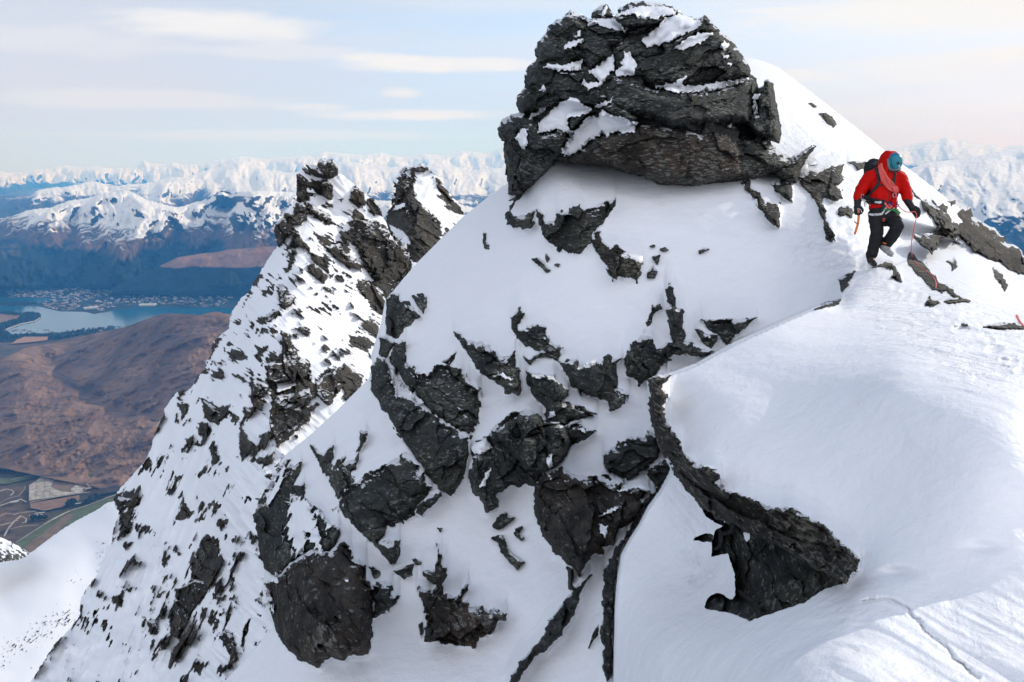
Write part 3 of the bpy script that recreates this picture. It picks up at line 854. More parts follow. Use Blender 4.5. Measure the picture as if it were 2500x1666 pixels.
wood('peninsula_wood', T([(-100, 440), (120, 432), (180, 455), (270, 440), (345, 440), (380, 470), (330, 508), (200, 535), (60, 585), (-20, 600), (-100, 560), (20, 540), (160, 500), (210, 470), (0, 450)]), 900, 22, 38, 3)
wood('town_park_wood', T([(-100, 342), (100, 340), (330, 346), (350, 362), (100, 370), (-100, 375)]), 350, 20, 34, 4)
wood('town_trees', town1, 500, 10, 20, 14)
wood('town_trees', town2, 500, 10, 20, 15)
wood('hillside_wood', T([(640, 200), (800, 180), (900, 190), (870, 220), (760, 225)]), 130, 18, 28, 9)
wood('shore_wood', T([(-100, 632), (60, 600), (130, 640), (330, 628), (560, 640), (760, 585), (960, 575), (970, 600), (760, 640), (640, 668), (480, 690), (430, 680), (460, 655), (230, 650), (140, 690), (40, 690), (-100, 660)]), 700, 14, 26, 5)
wood('shore_wood', T([(1000, 560), (1130, 565), (1080, 580), (990, 590)]), 60, 12, 20, 6)
for k, P in enumerate(([(945, 780), (960, 740), (1040, 705), (1090, 720), (1100, 760), (1060, 800), (980, 815)], [(1150, 790), (1290, 690), (1340, 700), (1330, 740), (1230, 790)], [(1355, 700), (1370, 655), (1450, 650), (1480, 690), (1440, 715)], [(440, 960), (640, 950), (700, 970), (560, 1000), (430, 1000)], [(-60, 100), (120, 60), (300, 160), (640, 230), (600, 270), (400, 300), (200, 320), (0, 330), (-60, 320)])):
    wood('valley_wood', K(P), (90, 70, 50, 60, 420)[k], 9, 20, 20 + k, Zg)
for k, (px, py) in enumerate(((930, 236), (850, 268), (820, 280), (1110, 765), (1185, 545), (1270, 547), (225, 735), (200, 745), (540, 700), (570, 900), (450, 935), (560, 925), (1150, 555))):
    p = K([(px, py)])[0]
    o = bpy.data.objects.new('shed', protos[(0, 3)[k % 2]]); o.location = on_level(p[0], p[1], Zg + 4)
    o.scale = (.55, 1.1 if k % 3 else 1.6, .5); o.rotation_euler = (0, 0, -1.25); col.objects.link(o)
    tag(o, 'small pale shed or house on the brown fields of the valley floor', 'shed', 'sheds scattered on the valley floor')
# ================================================================ the ridge with two rock pinnacles
G = lambda p: Z(500, 350, .3827, p)
Hh = lambda p: Z(0, 800, .3827, p)
G2 = lambda p: Z(500, 350, .287, p)       # closer tracings
H2 = lambda p: Z(450, 750, .287, p)
I2 = lambda p: Z(250, 1150, .3291, p)
def cat_(*a): return np.concatenate(a)
pin_outline = cat_(
    G2([(1130, 250), (1060, 290), (930, 275), (870, 240), (835, 215), (795, 260), (785, 330), (790, 460), (720, 540), (660, 620), (610, 690), (600, 750), (615, 800), (625, 870), (570, 940), (520, 1020), (435, 1150), (380, 1260), (300, 1330), (235, 1430), (210, 1520)]),
    H2([(390, 60), (380, 180), (250, 290), (230, 340), (235, 390), (180, 470), (190, 500), (110, 600), (60, 680)]),
    Hh([(1220, 390), (1130, 410), (1090, 460), (1045, 520), (1050, 545), (1010, 620), (980, 700), (960, 780), (920, 860), (830, 960), (770, 1020), (725, 1085), (735, 1150), (765, 1175)]),
    B([(885, 290), (870, 350), (830, 470), (835, 530), (790, 560), (780, 620), (720, 770), (650, 860), (605, 940), (590, 1080), (500, 1190), (400, 1290), (320, 1420), (230, 1560), (150, 1720)]),
    np.array([(700, 1720), (1000, 1300), (1000, 900), (975, 720)], float),
    G2([(1742, 1010), (1640, 870), (1560, 740), (1540, 660), (1495, 600), (1470, 520), (1400, 460), (1350, 430), (1290, 370), (1240, 315), (1160, 262)]))
pin_d = TPS([(715, 425, 72), (800, 415, 72), (700, 500, 70.5), (690, 560, 68), (672, 640, 66), (705, 650, 63.5), (690, 700, 61), (655, 760, 57), (640, 830, 54), (610, 950, 48), (630, 1000, 46.5), (600, 1080, 43.5),
    (640, 620, 70), (560, 780, 65), (500, 850, 64.5), (410, 950, 62), (330, 1090, 58), (280, 1200, 56), (230, 1320, 52), (180, 1430, 49), (90, 1640, 43),
    (500, 1000, 53), (560, 900, 55), (400, 1150, 52), (450, 1250, 47), (330, 1350, 47), (300, 1550, 42), (450, 1500, 40), (520, 1350, 42), (600, 1250, 39), (620, 1400, 36), (600, 1600, 33), (500, 1680, 34), (150, 1700, 41),
    (830, 520, 73), (870, 600, 71), (930, 590, 74), (950, 680, 73), (980, 740, 73), (800, 650, 66), (850, 760, 63), (780, 800, 57.5), (900, 820, 62), (760, 900, 51.5), (880, 920, 54), (720, 980, 47), (800, 1000, 46), (700, 1080, 42), (800, 1100, 43), (950, 1000, 50), (700, 1250, 36)], 1e-5)
# where the photo shows rock: traced outlines, then broken up by noise
pin_rock_polys = [
    (G2([(790, 270), (860, 300), (960, 330), (1040, 310), (1080, 350), (1080, 460), (1050, 475), (1000, 440), (900, 390), (870, 330), (860, 420), (900, 440), (860, 480), (850, 560), (860, 640), (800, 690), (730, 690), (740, 620), (780, 560), (790, 470)]), 1.0),
    (G2([(610, 690), (680, 620), (720, 600), (700, 680), (760, 720), (720, 770), (680, 830), (640, 860), (615, 800), (600, 750)]), 1.0),
    (G2([(1240, 430), (1280, 370), (1350, 430), (1370, 520), (1310, 560), (1230, 490)]), .9),
    (G2([(1370, 480), (1420, 470), (1470, 520), (1500, 610), (1440, 600), (1390, 530)]), 1.0),
    (G2([(1280, 570), (1350, 590), (1390, 660), (1450, 680), (1530, 720), (1560, 760), (1680, 920), (1742, 1000), (1742, 1080), (1640, 1240), (1560, 1330), (1440, 1200), (1380, 1080), (1300, 900), (1230, 830), (1150, 830), (1160, 760), (1260, 740), (1220, 690), (1250, 640)]), .92),
    (G2([(870, 500), (960, 560), (1060, 610), (1100, 690), (1040, 700), (960, 640), (880, 600)]), .78),
    (G2([(990, 480), (1110, 520), (1060, 560), (1000, 540)]), .75), (G2([(1150, 550), (1250, 590), (1240, 630), (1170, 600)]), .8),
    (G2([(945, 760), (1000, 780), (1100, 830), (1220, 860), (1230, 960), (1340, 1040), (1330, 1065), (1240, 1050), (1150, 1000), (1080, 930), (1030, 880), (960, 820)]), 1.0),
    (G2([(770, 750), (820, 800), (900, 910), (860, 910), (760, 860), (700, 940), (690, 890), (740, 820)]), .95),
    (G2([(700, 920), (750, 910), (775, 960), (740, 1040), (690, 1100), (720, 1010)]), 1.0),
    (G2([(890, 940), (1000, 960), (1040, 900), (1060, 1000), (1050, 1090), (980, 1040), (900, 980)]), .95),
    (G2([(890, 1050), (940, 1030), (1030, 1140), (1015, 1190), (960, 1150), (880, 1090)]), .95), (G2([(1120, 1140), (1175, 1110), (1165, 1200), (1125, 1180)]), .95),
    (G2([(940, 1280), (990, 1230), (1010, 1250), (980, 1290), (940, 1300)]), .75), (G2([(990, 1210), (1080, 1290), (1140, 1330), (1080, 1280), (1020, 1200)]), .8),
    (G2([(620, 1230), (650, 1190), (700, 1260), (770, 1310), (740, 1370), (680, 1400), (640, 1340)]), 1.0),
    (G2([(1280, 1150), (1420, 1180), (1480, 1280), (1560, 1330), (1540, 1450), (1520, 1500), (1440, 1440), (1400, 1340), (1320, 1250)]), .95),
    (G2([(470, 1490), (600, 1420), (620, 1440), (560, 1510), (500, 1530), (450, 1520)]), 1.0), (G2([(430, 1130), (480, 1100), (520, 1110), (460, 1170), (400, 1260), (385, 1300), (440, 1230), (360, 1330), (320, 1400), (370, 1260)]), .85),
    (G2([(1180, 1230), (1300, 1340), (1240, 1290), (1170, 1220)]), .8), (G2([(1280, 1470), (1400, 1500), (1490, 1540), (1450, 1620), (1340, 1540)]), .9),
    (G2([(1150, 1330), (1300, 1480), (1500, 1640), (1440, 1600), (1260, 1460)]), .78),
    (H2([(830, 210), (890, 230), (910, 320), (960, 400), (1060, 480), (1040, 570), (1090, 640), (1200, 560), (1300, 520), (1400, 500), (1510, 600), (1500, 660), (1400, 790), (1360, 770), (1300, 740), (1230, 830), (1170, 800), (1120, 730), (1100, 800), (1130, 830), (1040, 950), (950, 1040), (860, 1130), (800, 1170), (740, 1060), (720, 980), (740, 850), (760, 740), (700, 640), (700, 500), (720, 420), (780, 390), (820, 370)]), 1.0),
    (H2([(560, 520), (610, 610), (700, 650), (720, 690), (640, 780), (690, 800), (650, 870), (590, 860), (570, 760), (580, 680)]), 1.0), (H2([(600, 340), (720, 320), (640, 470), (600, 430)]), .9),
    (H2([(520, 860), (600, 880), (560, 920), (490, 1000), (510, 1060), (600, 1160), (640, 1190), (650, 1080), (740, 1060), (760, 1100), (690, 1190), (600, 1260), (500, 1290), (470, 1150), (470, 1010)]), .97),
    (H2([(160, 780), (220, 800), (300, 850), (390, 850), (370, 910), (290, 990), (200, 960), (165, 880)]), 1.0), (H2([(390, 880), (470, 960), (400, 970)]), .95),
    (H2([(220, 590), (300, 520), (350, 540), (320, 600), (240, 610)]), .95), (H2([(400, 570), (550, 580), (500, 640), (420, 600)]), .85), (H2([(370, 360), (430, 350), (560, 410), (540, 440), (440, 480), (380, 440)]), .85),
    (H2([(640, 100), (700, 60), (780, 40), (800, 70), (700, 130), (640, 150), (610, 220)]), .95), (H2([(940, 180), (1060, 190), (1080, 250), (1030, 230)]), .95), (H2([(1060, 90), (1190, 210), (1130, 160)]), .85),
    (H2([(1150, 370), (1200, 310), (1240, 390), (1180, 400)]), .85), (H2([(1330, 280), (1440, 240), (1560, 260), (1640, 330), (1540, 380), (1400, 330)]), .85),
    (H2([(1480, 100), (1600, 140), (1680, 230), (1640, 260), (1520, 190)]), .95),
    (H2([(100, 1010), (240, 1080), (160, 1180), (130, 1100)]), .85), (H2([(210, 1180), (270, 1140), (280, 1220), (310, 1330), (220, 1310)]), .9), (H2([(90, 1420), (220, 1340), (210, 1390), (100, 1470)]), .8),
    (H2([(480, 1310), (560, 1290), (780, 1230), (760, 1340), (680, 1420), (660, 1360), (560, 1310)]), .75), (H2([(240, 280), (340, 230), (280, 350), (240, 420), (190, 490), (200, 400)]), .85),
    (Hh([(725, 1090), (790, 1035), (850, 1050), (885, 1020), (880, 1120), (860, 1140), (760, 1160)]), 1.0), (Hh([(765, 1180), (880, 1150), (850, 1230), (840, 1310), (770, 1330), (750, 1290)]), .85), (Hh([(760, 1370), (860, 1370), (800, 1420)]), .85),
    (Hh([(1000, 850), (1050, 795), (1065, 830), (1020, 890)]), .9), (Hh([(1080, 1060), (1110, 960), (1160, 950), (1110, 1040)]), .9), (Hh([(1130, 1220), (1160, 1050), (1230, 1180), (1210, 1220)]), .85), (Hh([(1250, 960), (1330, 880), (1330, 910), (1260, 970)]), .85),
    (Hh([(1330, 840), (1400, 830), (1400, 880), (1350, 870)]), .9), (Hh([(1150, 830), (1200, 820), (1200, 850)]), .85), (Hh([(1130, 480), (1210, 480), (1190, 560), (1160, 600)]), .85),
    (Hh([(1250, 600), (1330, 600), (1360, 660), (1300, 750)]), .78),
    (I2([(850, 360), (920, 370), (880, 440), (850, 410)]), .95), (I2([(665, 650), (720, 560), (770, 480), (860, 500), (870, 640), (900, 670), (850, 770), (810, 850), (750, 940), (650, 1060), (560, 1240), (510, 1210), (510, 1090), (550, 890), (680, 810), (660, 730)]), 1.0),
    (I2([(815, 850), (870, 800), (895, 860), (870, 905)]), 1.0), (I2([(500, 1460), (520, 1340), (600, 1220), (700, 1060), (690, 1110), (620, 1280), (560, 1400)]), 1.0), (I2([(620, 1300), (680, 1190), (710, 1210), (650, 1290)]), .95),
    (I2([(330, 1110), (410, 1100), (400, 1200), (360, 1210)]), .97), (I2([(370, 1400), (420, 1270), (500, 1230), (490, 1290), (420, 1360)]), .95), (I2([(870, 1230), (910, 1180), (960, 1220), (1000, 1400), (970, 1400), (920, 1290)]), 1.0),
    (I2([(980, 620), (1080, 590), (1060, 630), (990, 710), (950, 900), (940, 840)]), .9), (I2([(720, 1120), (760, 1000), (790, 1030), (730, 1180), (710, 1340)]), .85), (I2([(680, 1420), (780, 1420), (720, 1510), (670, 1500)]), .9), (I2([(860, 1460), (930, 1450), (880, 1530)]), .95),
    (I2([(350, 980), (400, 960), (380, 1050), (340, 1090)]), .85), (I2([(440, 960), (500, 970), (450, 1100), (400, 1110)]), .72), (I2([(60, 940), (160, 890), (150, 1000), (100, 1050)]), .85), (I2([(180, 880), (215, 870), (200, 910)]), .85),
    (I2([(560, 330), (580, 170), (620, 220), (680, 310), (640, 350)]), .82), (I2([(690, 380), (770, 270), (760, 370)]), .85), (I2([(500, 180), (520, 0), (590, 40), (540, 150)]), .8), (I2([(430, 760), (450, 580), (500, 640), (480, 720)]), .8), (I2([(410, 900), (460, 770), (510, 770), (440, 870)]), .82), (I2([(515, 880), (540, 780), (560, 820)]), .85),
    (I2([(650, 570), (690, 440), (715, 450), (680, 520)]), .8), (I2([(885, 185), (930, 80), (970, 100), (900, 180)]), .85), (I2([(1090, 560), (1100, 460), (1130, 520)]), .85), (I2([(1020, 1300), (1040, 1150), (1110, 1070), (1090, 1180), (1050, 1340)]), .78), (I2([(910, 1160), (910, 1060), (950, 980), (940, 1100)]), .9),
    (I2([(590, 830), (700, 560), (720, 570), (640, 760)]), .7),
]
pin_snow_polys = [
    (H2([(720, 470), (800, 455), (720, 490)]), 1), (H2([(780, 570), (940, 560), (880, 590)]), 1), (H2([(790, 650), (940, 625), (950, 670), (850, 710), (790, 725)]), 1), (H2([(840, 420), (890, 480), (910, 550), (860, 470)]), 1),
    (H2([(830, 850), (960, 810), (880, 860)]), 1), (H2([(960, 790), (1060, 730), (1120, 720), (1000, 780)]), 1), (H2([(940, 870), (1100, 780), (1160, 800), (1000, 880)]), 1), (H2([(760, 330), (830, 320), (830, 390), (790, 420)]), 1),
    (H2([(1300, 640), (1360, 650), (1240, 690)]), 1), (H2([(1260, 800), (1340, 690), (1370, 740), (1300, 840)]), 1), (H2([(520, 1000), (600, 900), (740, 920), (730, 1050), (640, 1090), (620, 1180), (540, 1120)]), 1.2),
    (I2([(680, 860), (740, 820), (720, 850)]), 1), (I2([(820, 430), (840, 370), (870, 440), (860, 500)]), 1), (G2([(1490, 870), (1520, 820), (1520, 860)]), 1), (G2([(1550, 1050), (1575, 980), (1580, 1040)]), 1), (G2([(1625, 1060), (1640, 1060), (1645, 1110)]), 1), (G2([(1210, 960), (1260, 890), (1340, 940), (1250, 985)]), 1.1),
    (H2([(740, 980), (1000, 1000), (700, 1010)]), 0), (G2([(1060, 330), (1150, 280), (1240, 330), (1260, 400), (1210, 470), (1100, 480)]), .9),
]
pin_cache = {}
def pin_mask(X, Y, polys, snows, seed, dens=0.0, streak=116):
    m = np.full(X.shape, -1e3)
    for P, wt in polys:
        lo, hi = P.min(0) - 40, P.max(0) + 40
        j0, j1 = np.searchsorted(X[0], [lo[0], hi[0]]); i0, i1 = np.searchsorted(Y[:, 0], [lo[1], hi[1]])
        if j1 <= j0 or i1 <= i0: continue
        sl = (slice(i0, i1), slice(j0, j1))
        sd = poly_sd(P, X[sl], Y[sl])
        m[sl] = np.maximum(m[sl], np.where(sd > 0, np.minimum(sd, 30), sd) + (wt - 0.92) * 22)
    x, y = rot(X, Y, streak)
    n1 = fbm(x / 44, y / 7.5, 4, seed, 0.6)
    n2 = fbm(X / 70, Y / 55, 3, seed + 9)
    xr, yr = rot(X, Y, 35)
    n3 = fbm(xr / 34, yr / 8, 4, seed + 21, 0.6)
    wq = sstep(900, 1150, Y + 0.25 * (600 - X))
    n = n3 * (1 - wq) + n1 * wq
    val = 0.5 + 0.036 * np.clip(m, -30, 12) + 0.5 * n
    xa, ya = rot(X, Y, 114)
    xb, yb = rot(X, Y, 42)
    wl = sstep(640, 560, X + 0.12 * (Y - 700))
    rib = wl * ridged(xa / 150, ya / 26, 3, 141) + (1 - wl) * ridged(xb / 120, yb / 24, 3, 143)
    n4 = fbm(X / 9, Y / 9, 3, seed + 50)
    val = np.where(m < -8, np.maximum(val, 0.5 + (0.85 * n + 0.2 * n4 - 1.0 + dens + 1.1 * n2 + 1.1 * (rib - 0.5)) * 1.0), val)
    for P, wt in snows:
        if wt <= 0: continue
        lo, hi = P.min(0) - 30, P.max(0) + 30
        j0, j1 = np.searchsorted(X[0], [lo[0], hi[0]]); i0, i1 = np.searchsorted(Y[:, 0], [lo[1], hi[1]])
        if j1 <= j0 or i1 <= i0: continue
        sl = (slice(i0, i1), slice(j0, j1))
        sd = poly_sd(P, X[sl], Y[sl])
        val[sl] = np.minimum(val[sl], 0.5 - 0.06 * wt * sd + 0.25 * n[sl])
    return np.clip(val, 0, 1)

def rock_relief(X, Y, px_m, ang, seed, cells=(60, 24, 10)):
    h = 0
    for k, c in enumerate(cells):
        f, e = facets(X, Y, c, seed + 31 * k, ang, 1.9, 1.1)
        h = h + f * c * px_m * (0.62 if k else 0.8)
    return h
def pin_rk(X, Y, sd):
    key = (X.shape, float(X[0, 0]))
    if key not in pin_cache:
        rim = 0.32 * np.exp(-np.maximum(sd, 0) / 14) * (X < 640) * (Y > 560)
        pin_cache[key] = pin_mask(X, Y, pin_rock_polys, pin_snow_polys, 131, 0.26 + rim + 0.14 * sstep(1250, 1400, Y) * sstep(330, 480, X) + 0.16 * sstep(620, 760, X) * sstep(1000, 800, Y) + 0.25 * sstep(360, 250, X) * 0.3)
    return pin_cache[key]
def pin_extra(X, Y, sd):
    r = np.clip((pin_rk(X, Y, sd) - 0.45) * 4, 0, 1)
    h = rock_relief(X, Y, 0.026, 55, 401)
    xa, ya = rot(X, Y, 114)
    xb, yb = rot(X, Y, 42)
    wl = sstep(640, 560, X - 0.0 * Y + 0.12 * (Y - 700))
    rib = wl * ridged(xa / 150, ya / 26, 3, 141) + (1 - wl) * ridged(xb / 120, yb / 24, 3, 143)
    return -(0.25 + h) * r - 0.32 * rib - 0.55 * fbm(X / 110, Y / 110, 3, 133) - 0.05 * fbm(X / 22, Y / 22, 3, 134)
p_loc = unp(600, 1600, 36)
pinnacle = empty('rock_pinnacle', p_loc, 'tall snow plastered rock pinnacle on the ridge, its right face sunlit', 'pinnacle')
sheet('ridge_face', pin_outline, pin_d, M_PIN, 2.0, 5.0, 2.5, 12, pin_extra, parent=pinnacle, attrs={'rock': pin_rk}, clip=(60, 380, 1010, 1700), sharp=40)

# ---- second pinnacle, farther back
pin2_outline = G([(1150, 520), (1160, 440), (1190, 410), (1210, 370), (1225, 310), (1228, 260), (1255, 195), (1300, 172), (1325, 165), (1335, 145), (1380, 135), (1415, 155), (1440, 175), (1490, 220), (1530, 280), (1570, 330), (1620, 385), (1645, 430), (1700, 560), (1500, 900), (1300, 800), (1180, 620)])
pin2_d = TPS([(985, 410, 112), (1030, 400, 112), (960, 520, 108), (1000, 560, 103), (940, 540, 112), (1080, 480, 112), (1130, 540, 114), (1020, 650, 100), (1060, 580, 106), (1000, 700, 98), (1120, 640, 108)], 1e-5)
pin2_rock = [(G([(1150, 520), (1160, 440), (1210, 370), (1228, 260), (1255, 195), (1310, 170), (1340, 200), (1330, 300), (1370, 380), (1420, 420), (1480, 480), (1510, 560), (1500, 620), (1400, 740), (1330, 760), (1200, 620)]), .93),
    (G([(1325, 165), (1335, 145), (1380, 135), (1420, 160), (1400, 180)]), 1.0), (G([(1480, 220), (1530, 280), (1640, 420), (1640, 470), (1560, 430), (1500, 340)]), .9)]
pin2_snow = [(G([(1330, 300), (1340, 260), (1420, 300), (1530, 420), (1620, 470), (1530, 540), (1450, 470), (1380, 390)]), 1.1), (G([(1180, 520), (1260, 560), (1330, 640), (1260, 640), (1190, 570)]), .9), (G([(1215, 400), (1280, 380), (1260, 420), (1200, 430)]), .9), (G([(1400, 170), (1450, 200), (1480, 270), (1430, 260)]), .8)]
pin2_cache = {}
def pin2_rk(X, Y, sd):
    if X.shape not in pin2_cache:
        pin2_cache[X.shape] = pin_mask(X, Y, pin2_rock, pin2_snow, 171, 0.45)
    return pin2_cache[X.shape]
def pin2_extra(X, Y, sd):
    r = np.clip((pin2_rk(X, Y, sd) - 0.45) * 4, 0, 1)
    return -(0.35 + rock_relief(X, Y, 0.05, 30, 451, (40, 18, 9))) * r - 1.0 * fbm(X / 60, Y / 60, 3, 175)
pinnacle2 = empty('rock_pinnacle', unp(1010, 740, 100), 'smaller dark rocky pinnacle behind the snow edge, farther back along the ridge', 'pinnacle')
sheet('ridge_face', pin2_outline, pin2_d, M_PIN, 2.0, 8.0, 2.0, 10, pin2_extra, parent=pinnacle2, attrs={'rock': pin2_rk}, sharp=40)

# the broken horn on the very top and a few free-standing blocks, parts of the pinnacle
# ================================================================ the near mountain: snow slope and rocks
A_ = lambda p: Z(1200, 0, .34, p)
Bb = lambda p: Z(1200, 400, .3827, p)
C_ = lambda p: Z(880, 650, .3826, p)
D_ = lambda p: Z(550, 1050, .3929, p)
E_ = lambda p: Z(1250, 850, .4464, p)
F_ = lambda p: Z(1900, 330, .3188, p)
J_ = lambda p: Z(1700, 1000, .4249, p)
ST = 2.0
NX, NY = np.arange(250, 3110, ST), np.arange(-14, 1700, ST)
GX, GY = np.meshgrid(NX, NY)
slope_poly = np.array([(1250, 440), (1290, 360), (1400, 280), (1600, 200), (1740, 150), (1822, 140), (1860, 148), (1900, 165), (1960, 210), (2030, 265), (2100, 320), (2165, 372), (2215, 410), (2270, 452), (2330, 500), (2400, 552), (2460, 600), (2560, 672), (2700, 780), (2900, 930), (3200, 1160),
    (3200, 1740), (500, 1740), (545, 1666), (600, 1610), (640, 1562), (668, 1530), (650, 1490), (640, 1440), (648, 1380), (640, 1310), (636, 1240), (655, 1180), (690, 1118), (700, 1108), (760, 1060), (820, 1005), (870, 955), (900, 925), (912, 900), (905, 870), (930, 790), (940, 735), (985, 680), (1020, 640), (1070, 590), (1130, 530), (1190, 482)], float)
bg_d = TPS([(2700, 775, 17), (3100, 1080, 14), (3100, 1666, 5), (2800, 900, 11), (1820, 140, 25), (1930, 190, 25), (2050, 290, 24.5), (2200, 405, 23), (2350, 515, 21), (2500, 630, 19), (1600, 210, 23), (1400, 290, 21.5),
    (1900, 350, 20), (1980, 300, 22.5), (2060, 400, 20), (2200, 500, 18.5), (2330, 600, 16.5), (2450, 680, 14.0), (2500, 740, 10.5), (2140, 640, 13.2), (2050, 560, 14.6), (2250, 700, 10.8), (2060, 640, 13.6),
    (1300, 400, 18), (1500, 450, 17), (1700, 450, 16.8), (1850, 470, 16.5), (1960, 520, 15.7), (1250, 440, 19), (1130, 540, 19.5), (1010, 650, 19.5), (950, 720, 19), (920, 860, 17.5), (870, 950, 17), (760, 1060, 16.5), (690, 1120, 16.5), (640, 1250, 15.2), (640, 1400, 13.7), (660, 1540, 12), (560, 1666, 11.8),
    (1600, 700, 15), (1300, 650, 16.3), (1150, 750, 16.6), (1550, 850, 14), (1300, 1000, 13.4), (1050, 1000, 14.5), (900, 1200, 13.2), (1100, 1300, 12), (1000, 1550, 10.6), (800, 1500, 11), (1300, 1300, 11.3), (1300, 1600, 9.4), (1450, 1450, 9.5), (1550, 1100, 12), (1700, 1000, 13), (1900, 700, 14.4), (1800, 800, 14), (1500, 1666, 8.5),
    (2000, 1000, 12), (2000, 1400, 9), (2500, 1200, 9), (2500, 1666, 7)], 1e-5)
fg_d = TPS([(2800, 900, 9.5), (3100, 1100, 9.5), (2900, 1200, 6.2), (2900, 1450, 5.2), (3100, 1666, 4.8), (2750, 1666, 4.0), (1600, 930, 7.6), (1650, 915, 7.6), (1780, 850, 7.8), (1900, 790, 8.2), (2050, 735, 9.5), (2110, 690, 11.2), (2140, 640, 13.2), (2060, 640, 13.6), (2250, 700, 10.8), (2350, 745, 9.0), (2500, 740, 10.5), (2420, 780, 8.2), (2500, 830, 7.0),
    (1620, 1000, 7.4), (1700, 1150, 6.7), (1850, 1240, 6.0), (2000, 1330, 5.4), (2090, 1370, 5.0), (1900, 1000, 6.5), (2200, 900, 6.0), (2200, 1100, 5.3), (2450, 950, 5.4), (2450, 1150, 4.75), (2150, 1380, 4.75),
    (2100, 1450, 4.5), (2300, 1440, 4.45), (2500, 1430, 4.4), (2500, 1666, 3.75), (2200, 1666, 3.75), (1960, 1666, 3.9), (2050, 1480, 4.5), (1800, 1600, 4.75), (1700, 1666, 5.1), (1600, 1600, 6.0), (1500, 1600, 7.2), (1500, 1400, 7.7), (1570, 1200, 8.0), (1620, 1180, 7.8), (1700, 1300, 7.2), (1750, 1450, 6.2), (1900, 1420, 5.4), (1480, 1666, 7.2), (2620, 1200, 4.9), (2600, 900, 6.2), (2600, 1666, 3.75)], 1e-5)
fg_poly = np.array([(1500, 1760), (1500, 1640), (1502, 1500), (1508, 1420), (1518, 1355), (1537, 1320), (1563, 1279), (1583, 1239), (1612, 1200), (1630, 1168), (1640, 1145), (1612, 1090), (1592, 1000), (1583, 930), (1640, 912), (1700, 890), (1790, 840), (1900, 790), (1990, 752), (2046, 737), (2066, 712), (2100, 680), (2130, 655), (2140, 600), (2200, 560), (2330, 590), (2450, 650), (2700, 790), (3200, 1180), (3200, 1760)], float)
sd_fg = poly_sd(fg_poly, GX, GY)
wfg = sstep(-3, 3, sd_fg)
near_merge = sstep(60, 0, np.minimum(line_d([(2060, 720), (2140, 600), (2200, 560), (2450, 650), (2700, 790), (3200, 1180)], GX, GY), 60))
wfg = wfg * (1 - near_merge) + sstep(-55, 55, sd_fg) * near_merge
DB, DF = bg_d(GX, GY), fg_d(GX, GY)
D0 = 1.0 / ((1 - wfg) / DB + wfg / DF)
PM = D0 / F                                      # metres per photo pixel
su, sv = GX * PM, GY * PM * 1.5
path = np.exp(-(line_d([(1990, 600), (2100, 700), (2200, 770), (2300, 730), (2420, 790), (2560, 830)], GX, GY) / 70) ** 2)
path = np.maximum(path, 0.75 * np.exp(-(line_d([(1890, 250), (1960, 380), (2100, 480)], GX, GY) / 70) ** 2))
path = np.maximum(path, 0.9 * np.exp(-(line_d([(2200, 780), (2380, 900), (2560, 860)], GX, GY) / 60) ** 2))
path = np.maximum(path, 0.8 * np.exp(-(line_d([(1650, 1190), (1680, 1290), (1710, 1400)], GX, GY) / 48) ** 2))
path = np.maximum(path, 0.3 * sstep(1430, 1480, GY) * sstep(1950, 2100, GX))
D0B = DB.copy()
D0n = D0.copy()
D0 = D0 - 0.10 * fbm(su / 2.2, sv / 2.2, 3, 501) - (0.016 + 0.10 * path) * fbm(su / 0.42, sv / 0.42, 4, 502, 0.55) - 0.035 * path * np.clip(fbm(su / 0.16, sv / 0.16, 3, 503), -0.2, 1)
gul = sstep(0.1, 0.6, fbm(su / 3.1, sv / 3.1, 2, 511)) * sstep(1900, 1500, GX) * sstep(600, 900, GY)
gxr, gyr = rot(su, sv, 78)
D0 = D0 - 0.02 * gul * ridged(gxr / 2.4, gyr / 0.3, 3, 512)
crack = line_d(J_([(960, 1100), (1080, 1085), (1150, 1105), (1220, 1150), (1240, 1190), (1290, 1225), (1310, 1275), (1360, 1310), (1420, 1350), (1455, 1390), (1480, 1430), (1540, 1470), (1575, 1515), (1620, 1540)]), GX + 4 * fbm(GX / 16, GY / 16, 3, 505), GY + 4 * fbm(GX / 16, GY / 16, 3, 506))
D0 = D0 + 0.035 * np.exp(-(crack / 4.0) ** 2)
fr_ = random.Random(21)
trail = [(2480, 900), (2400, 830), (2330, 775), (2270, 745), (2215, 720), (2170, 690), (2140, 662), (2105, 640), (2085, 600), (2060, 560), (2040, 520)]
for (ax_, ay_), (bx_, by_) in zip(trail[:-1], trail[1:]):
    for k in range(5):
        t_ = k / 5 + fr_.uniform(-.08, .08)
        x_, y_ = ax_ + (bx_ - ax_) * t_ + fr_.uniform(-16, 16), ay_ + (by_ - ay_) * t_ + fr_.uniform(-9, 9)
        rr0 = fr_.uniform(7, 15)
        q0 = ((GX - x_) / rr0) ** 2 + ((GY - y_) / (rr0 * .6)) ** 2
        D0 = D0 + fr_.uniform(.02, .055) * np.exp(-q0 * (1 + 0.6 * fbm(GX / 7, GY / 5, 2, 31 + k))) - .022 * np.exp(-((np.sqrt(q0) - 1.7) / .5) ** 2)
for cx_, cy2, rx, ry, dp in ((2185, 1398, 42, 14, .10), (2400, 1335, 40, 14, .04), (2110, 1360, 16, 10, .05)):
    D0 = D0 + dp * np.exp(-((GX - cx_) / rx) ** 2 - ((GY - cy2) / ry) ** 2)

DFn = np.where(sd_fg > 8, D0, DF - 0.02)
D0B = np.where(sd_fg < -6, D0, D0B - 0.03)      # the far slope carried on behind the foreground crest
def win(P, pad):
    lo, hi = P.min(0) - pad, P.max(0) + pad
    j0, j1 = np.searchsorted(NX, [lo[0], hi[0]]); i0, i1 = np.searchsorted(NY, [lo[1], hi[1]])
    return slice(i0, i1), slice(j0, j1)

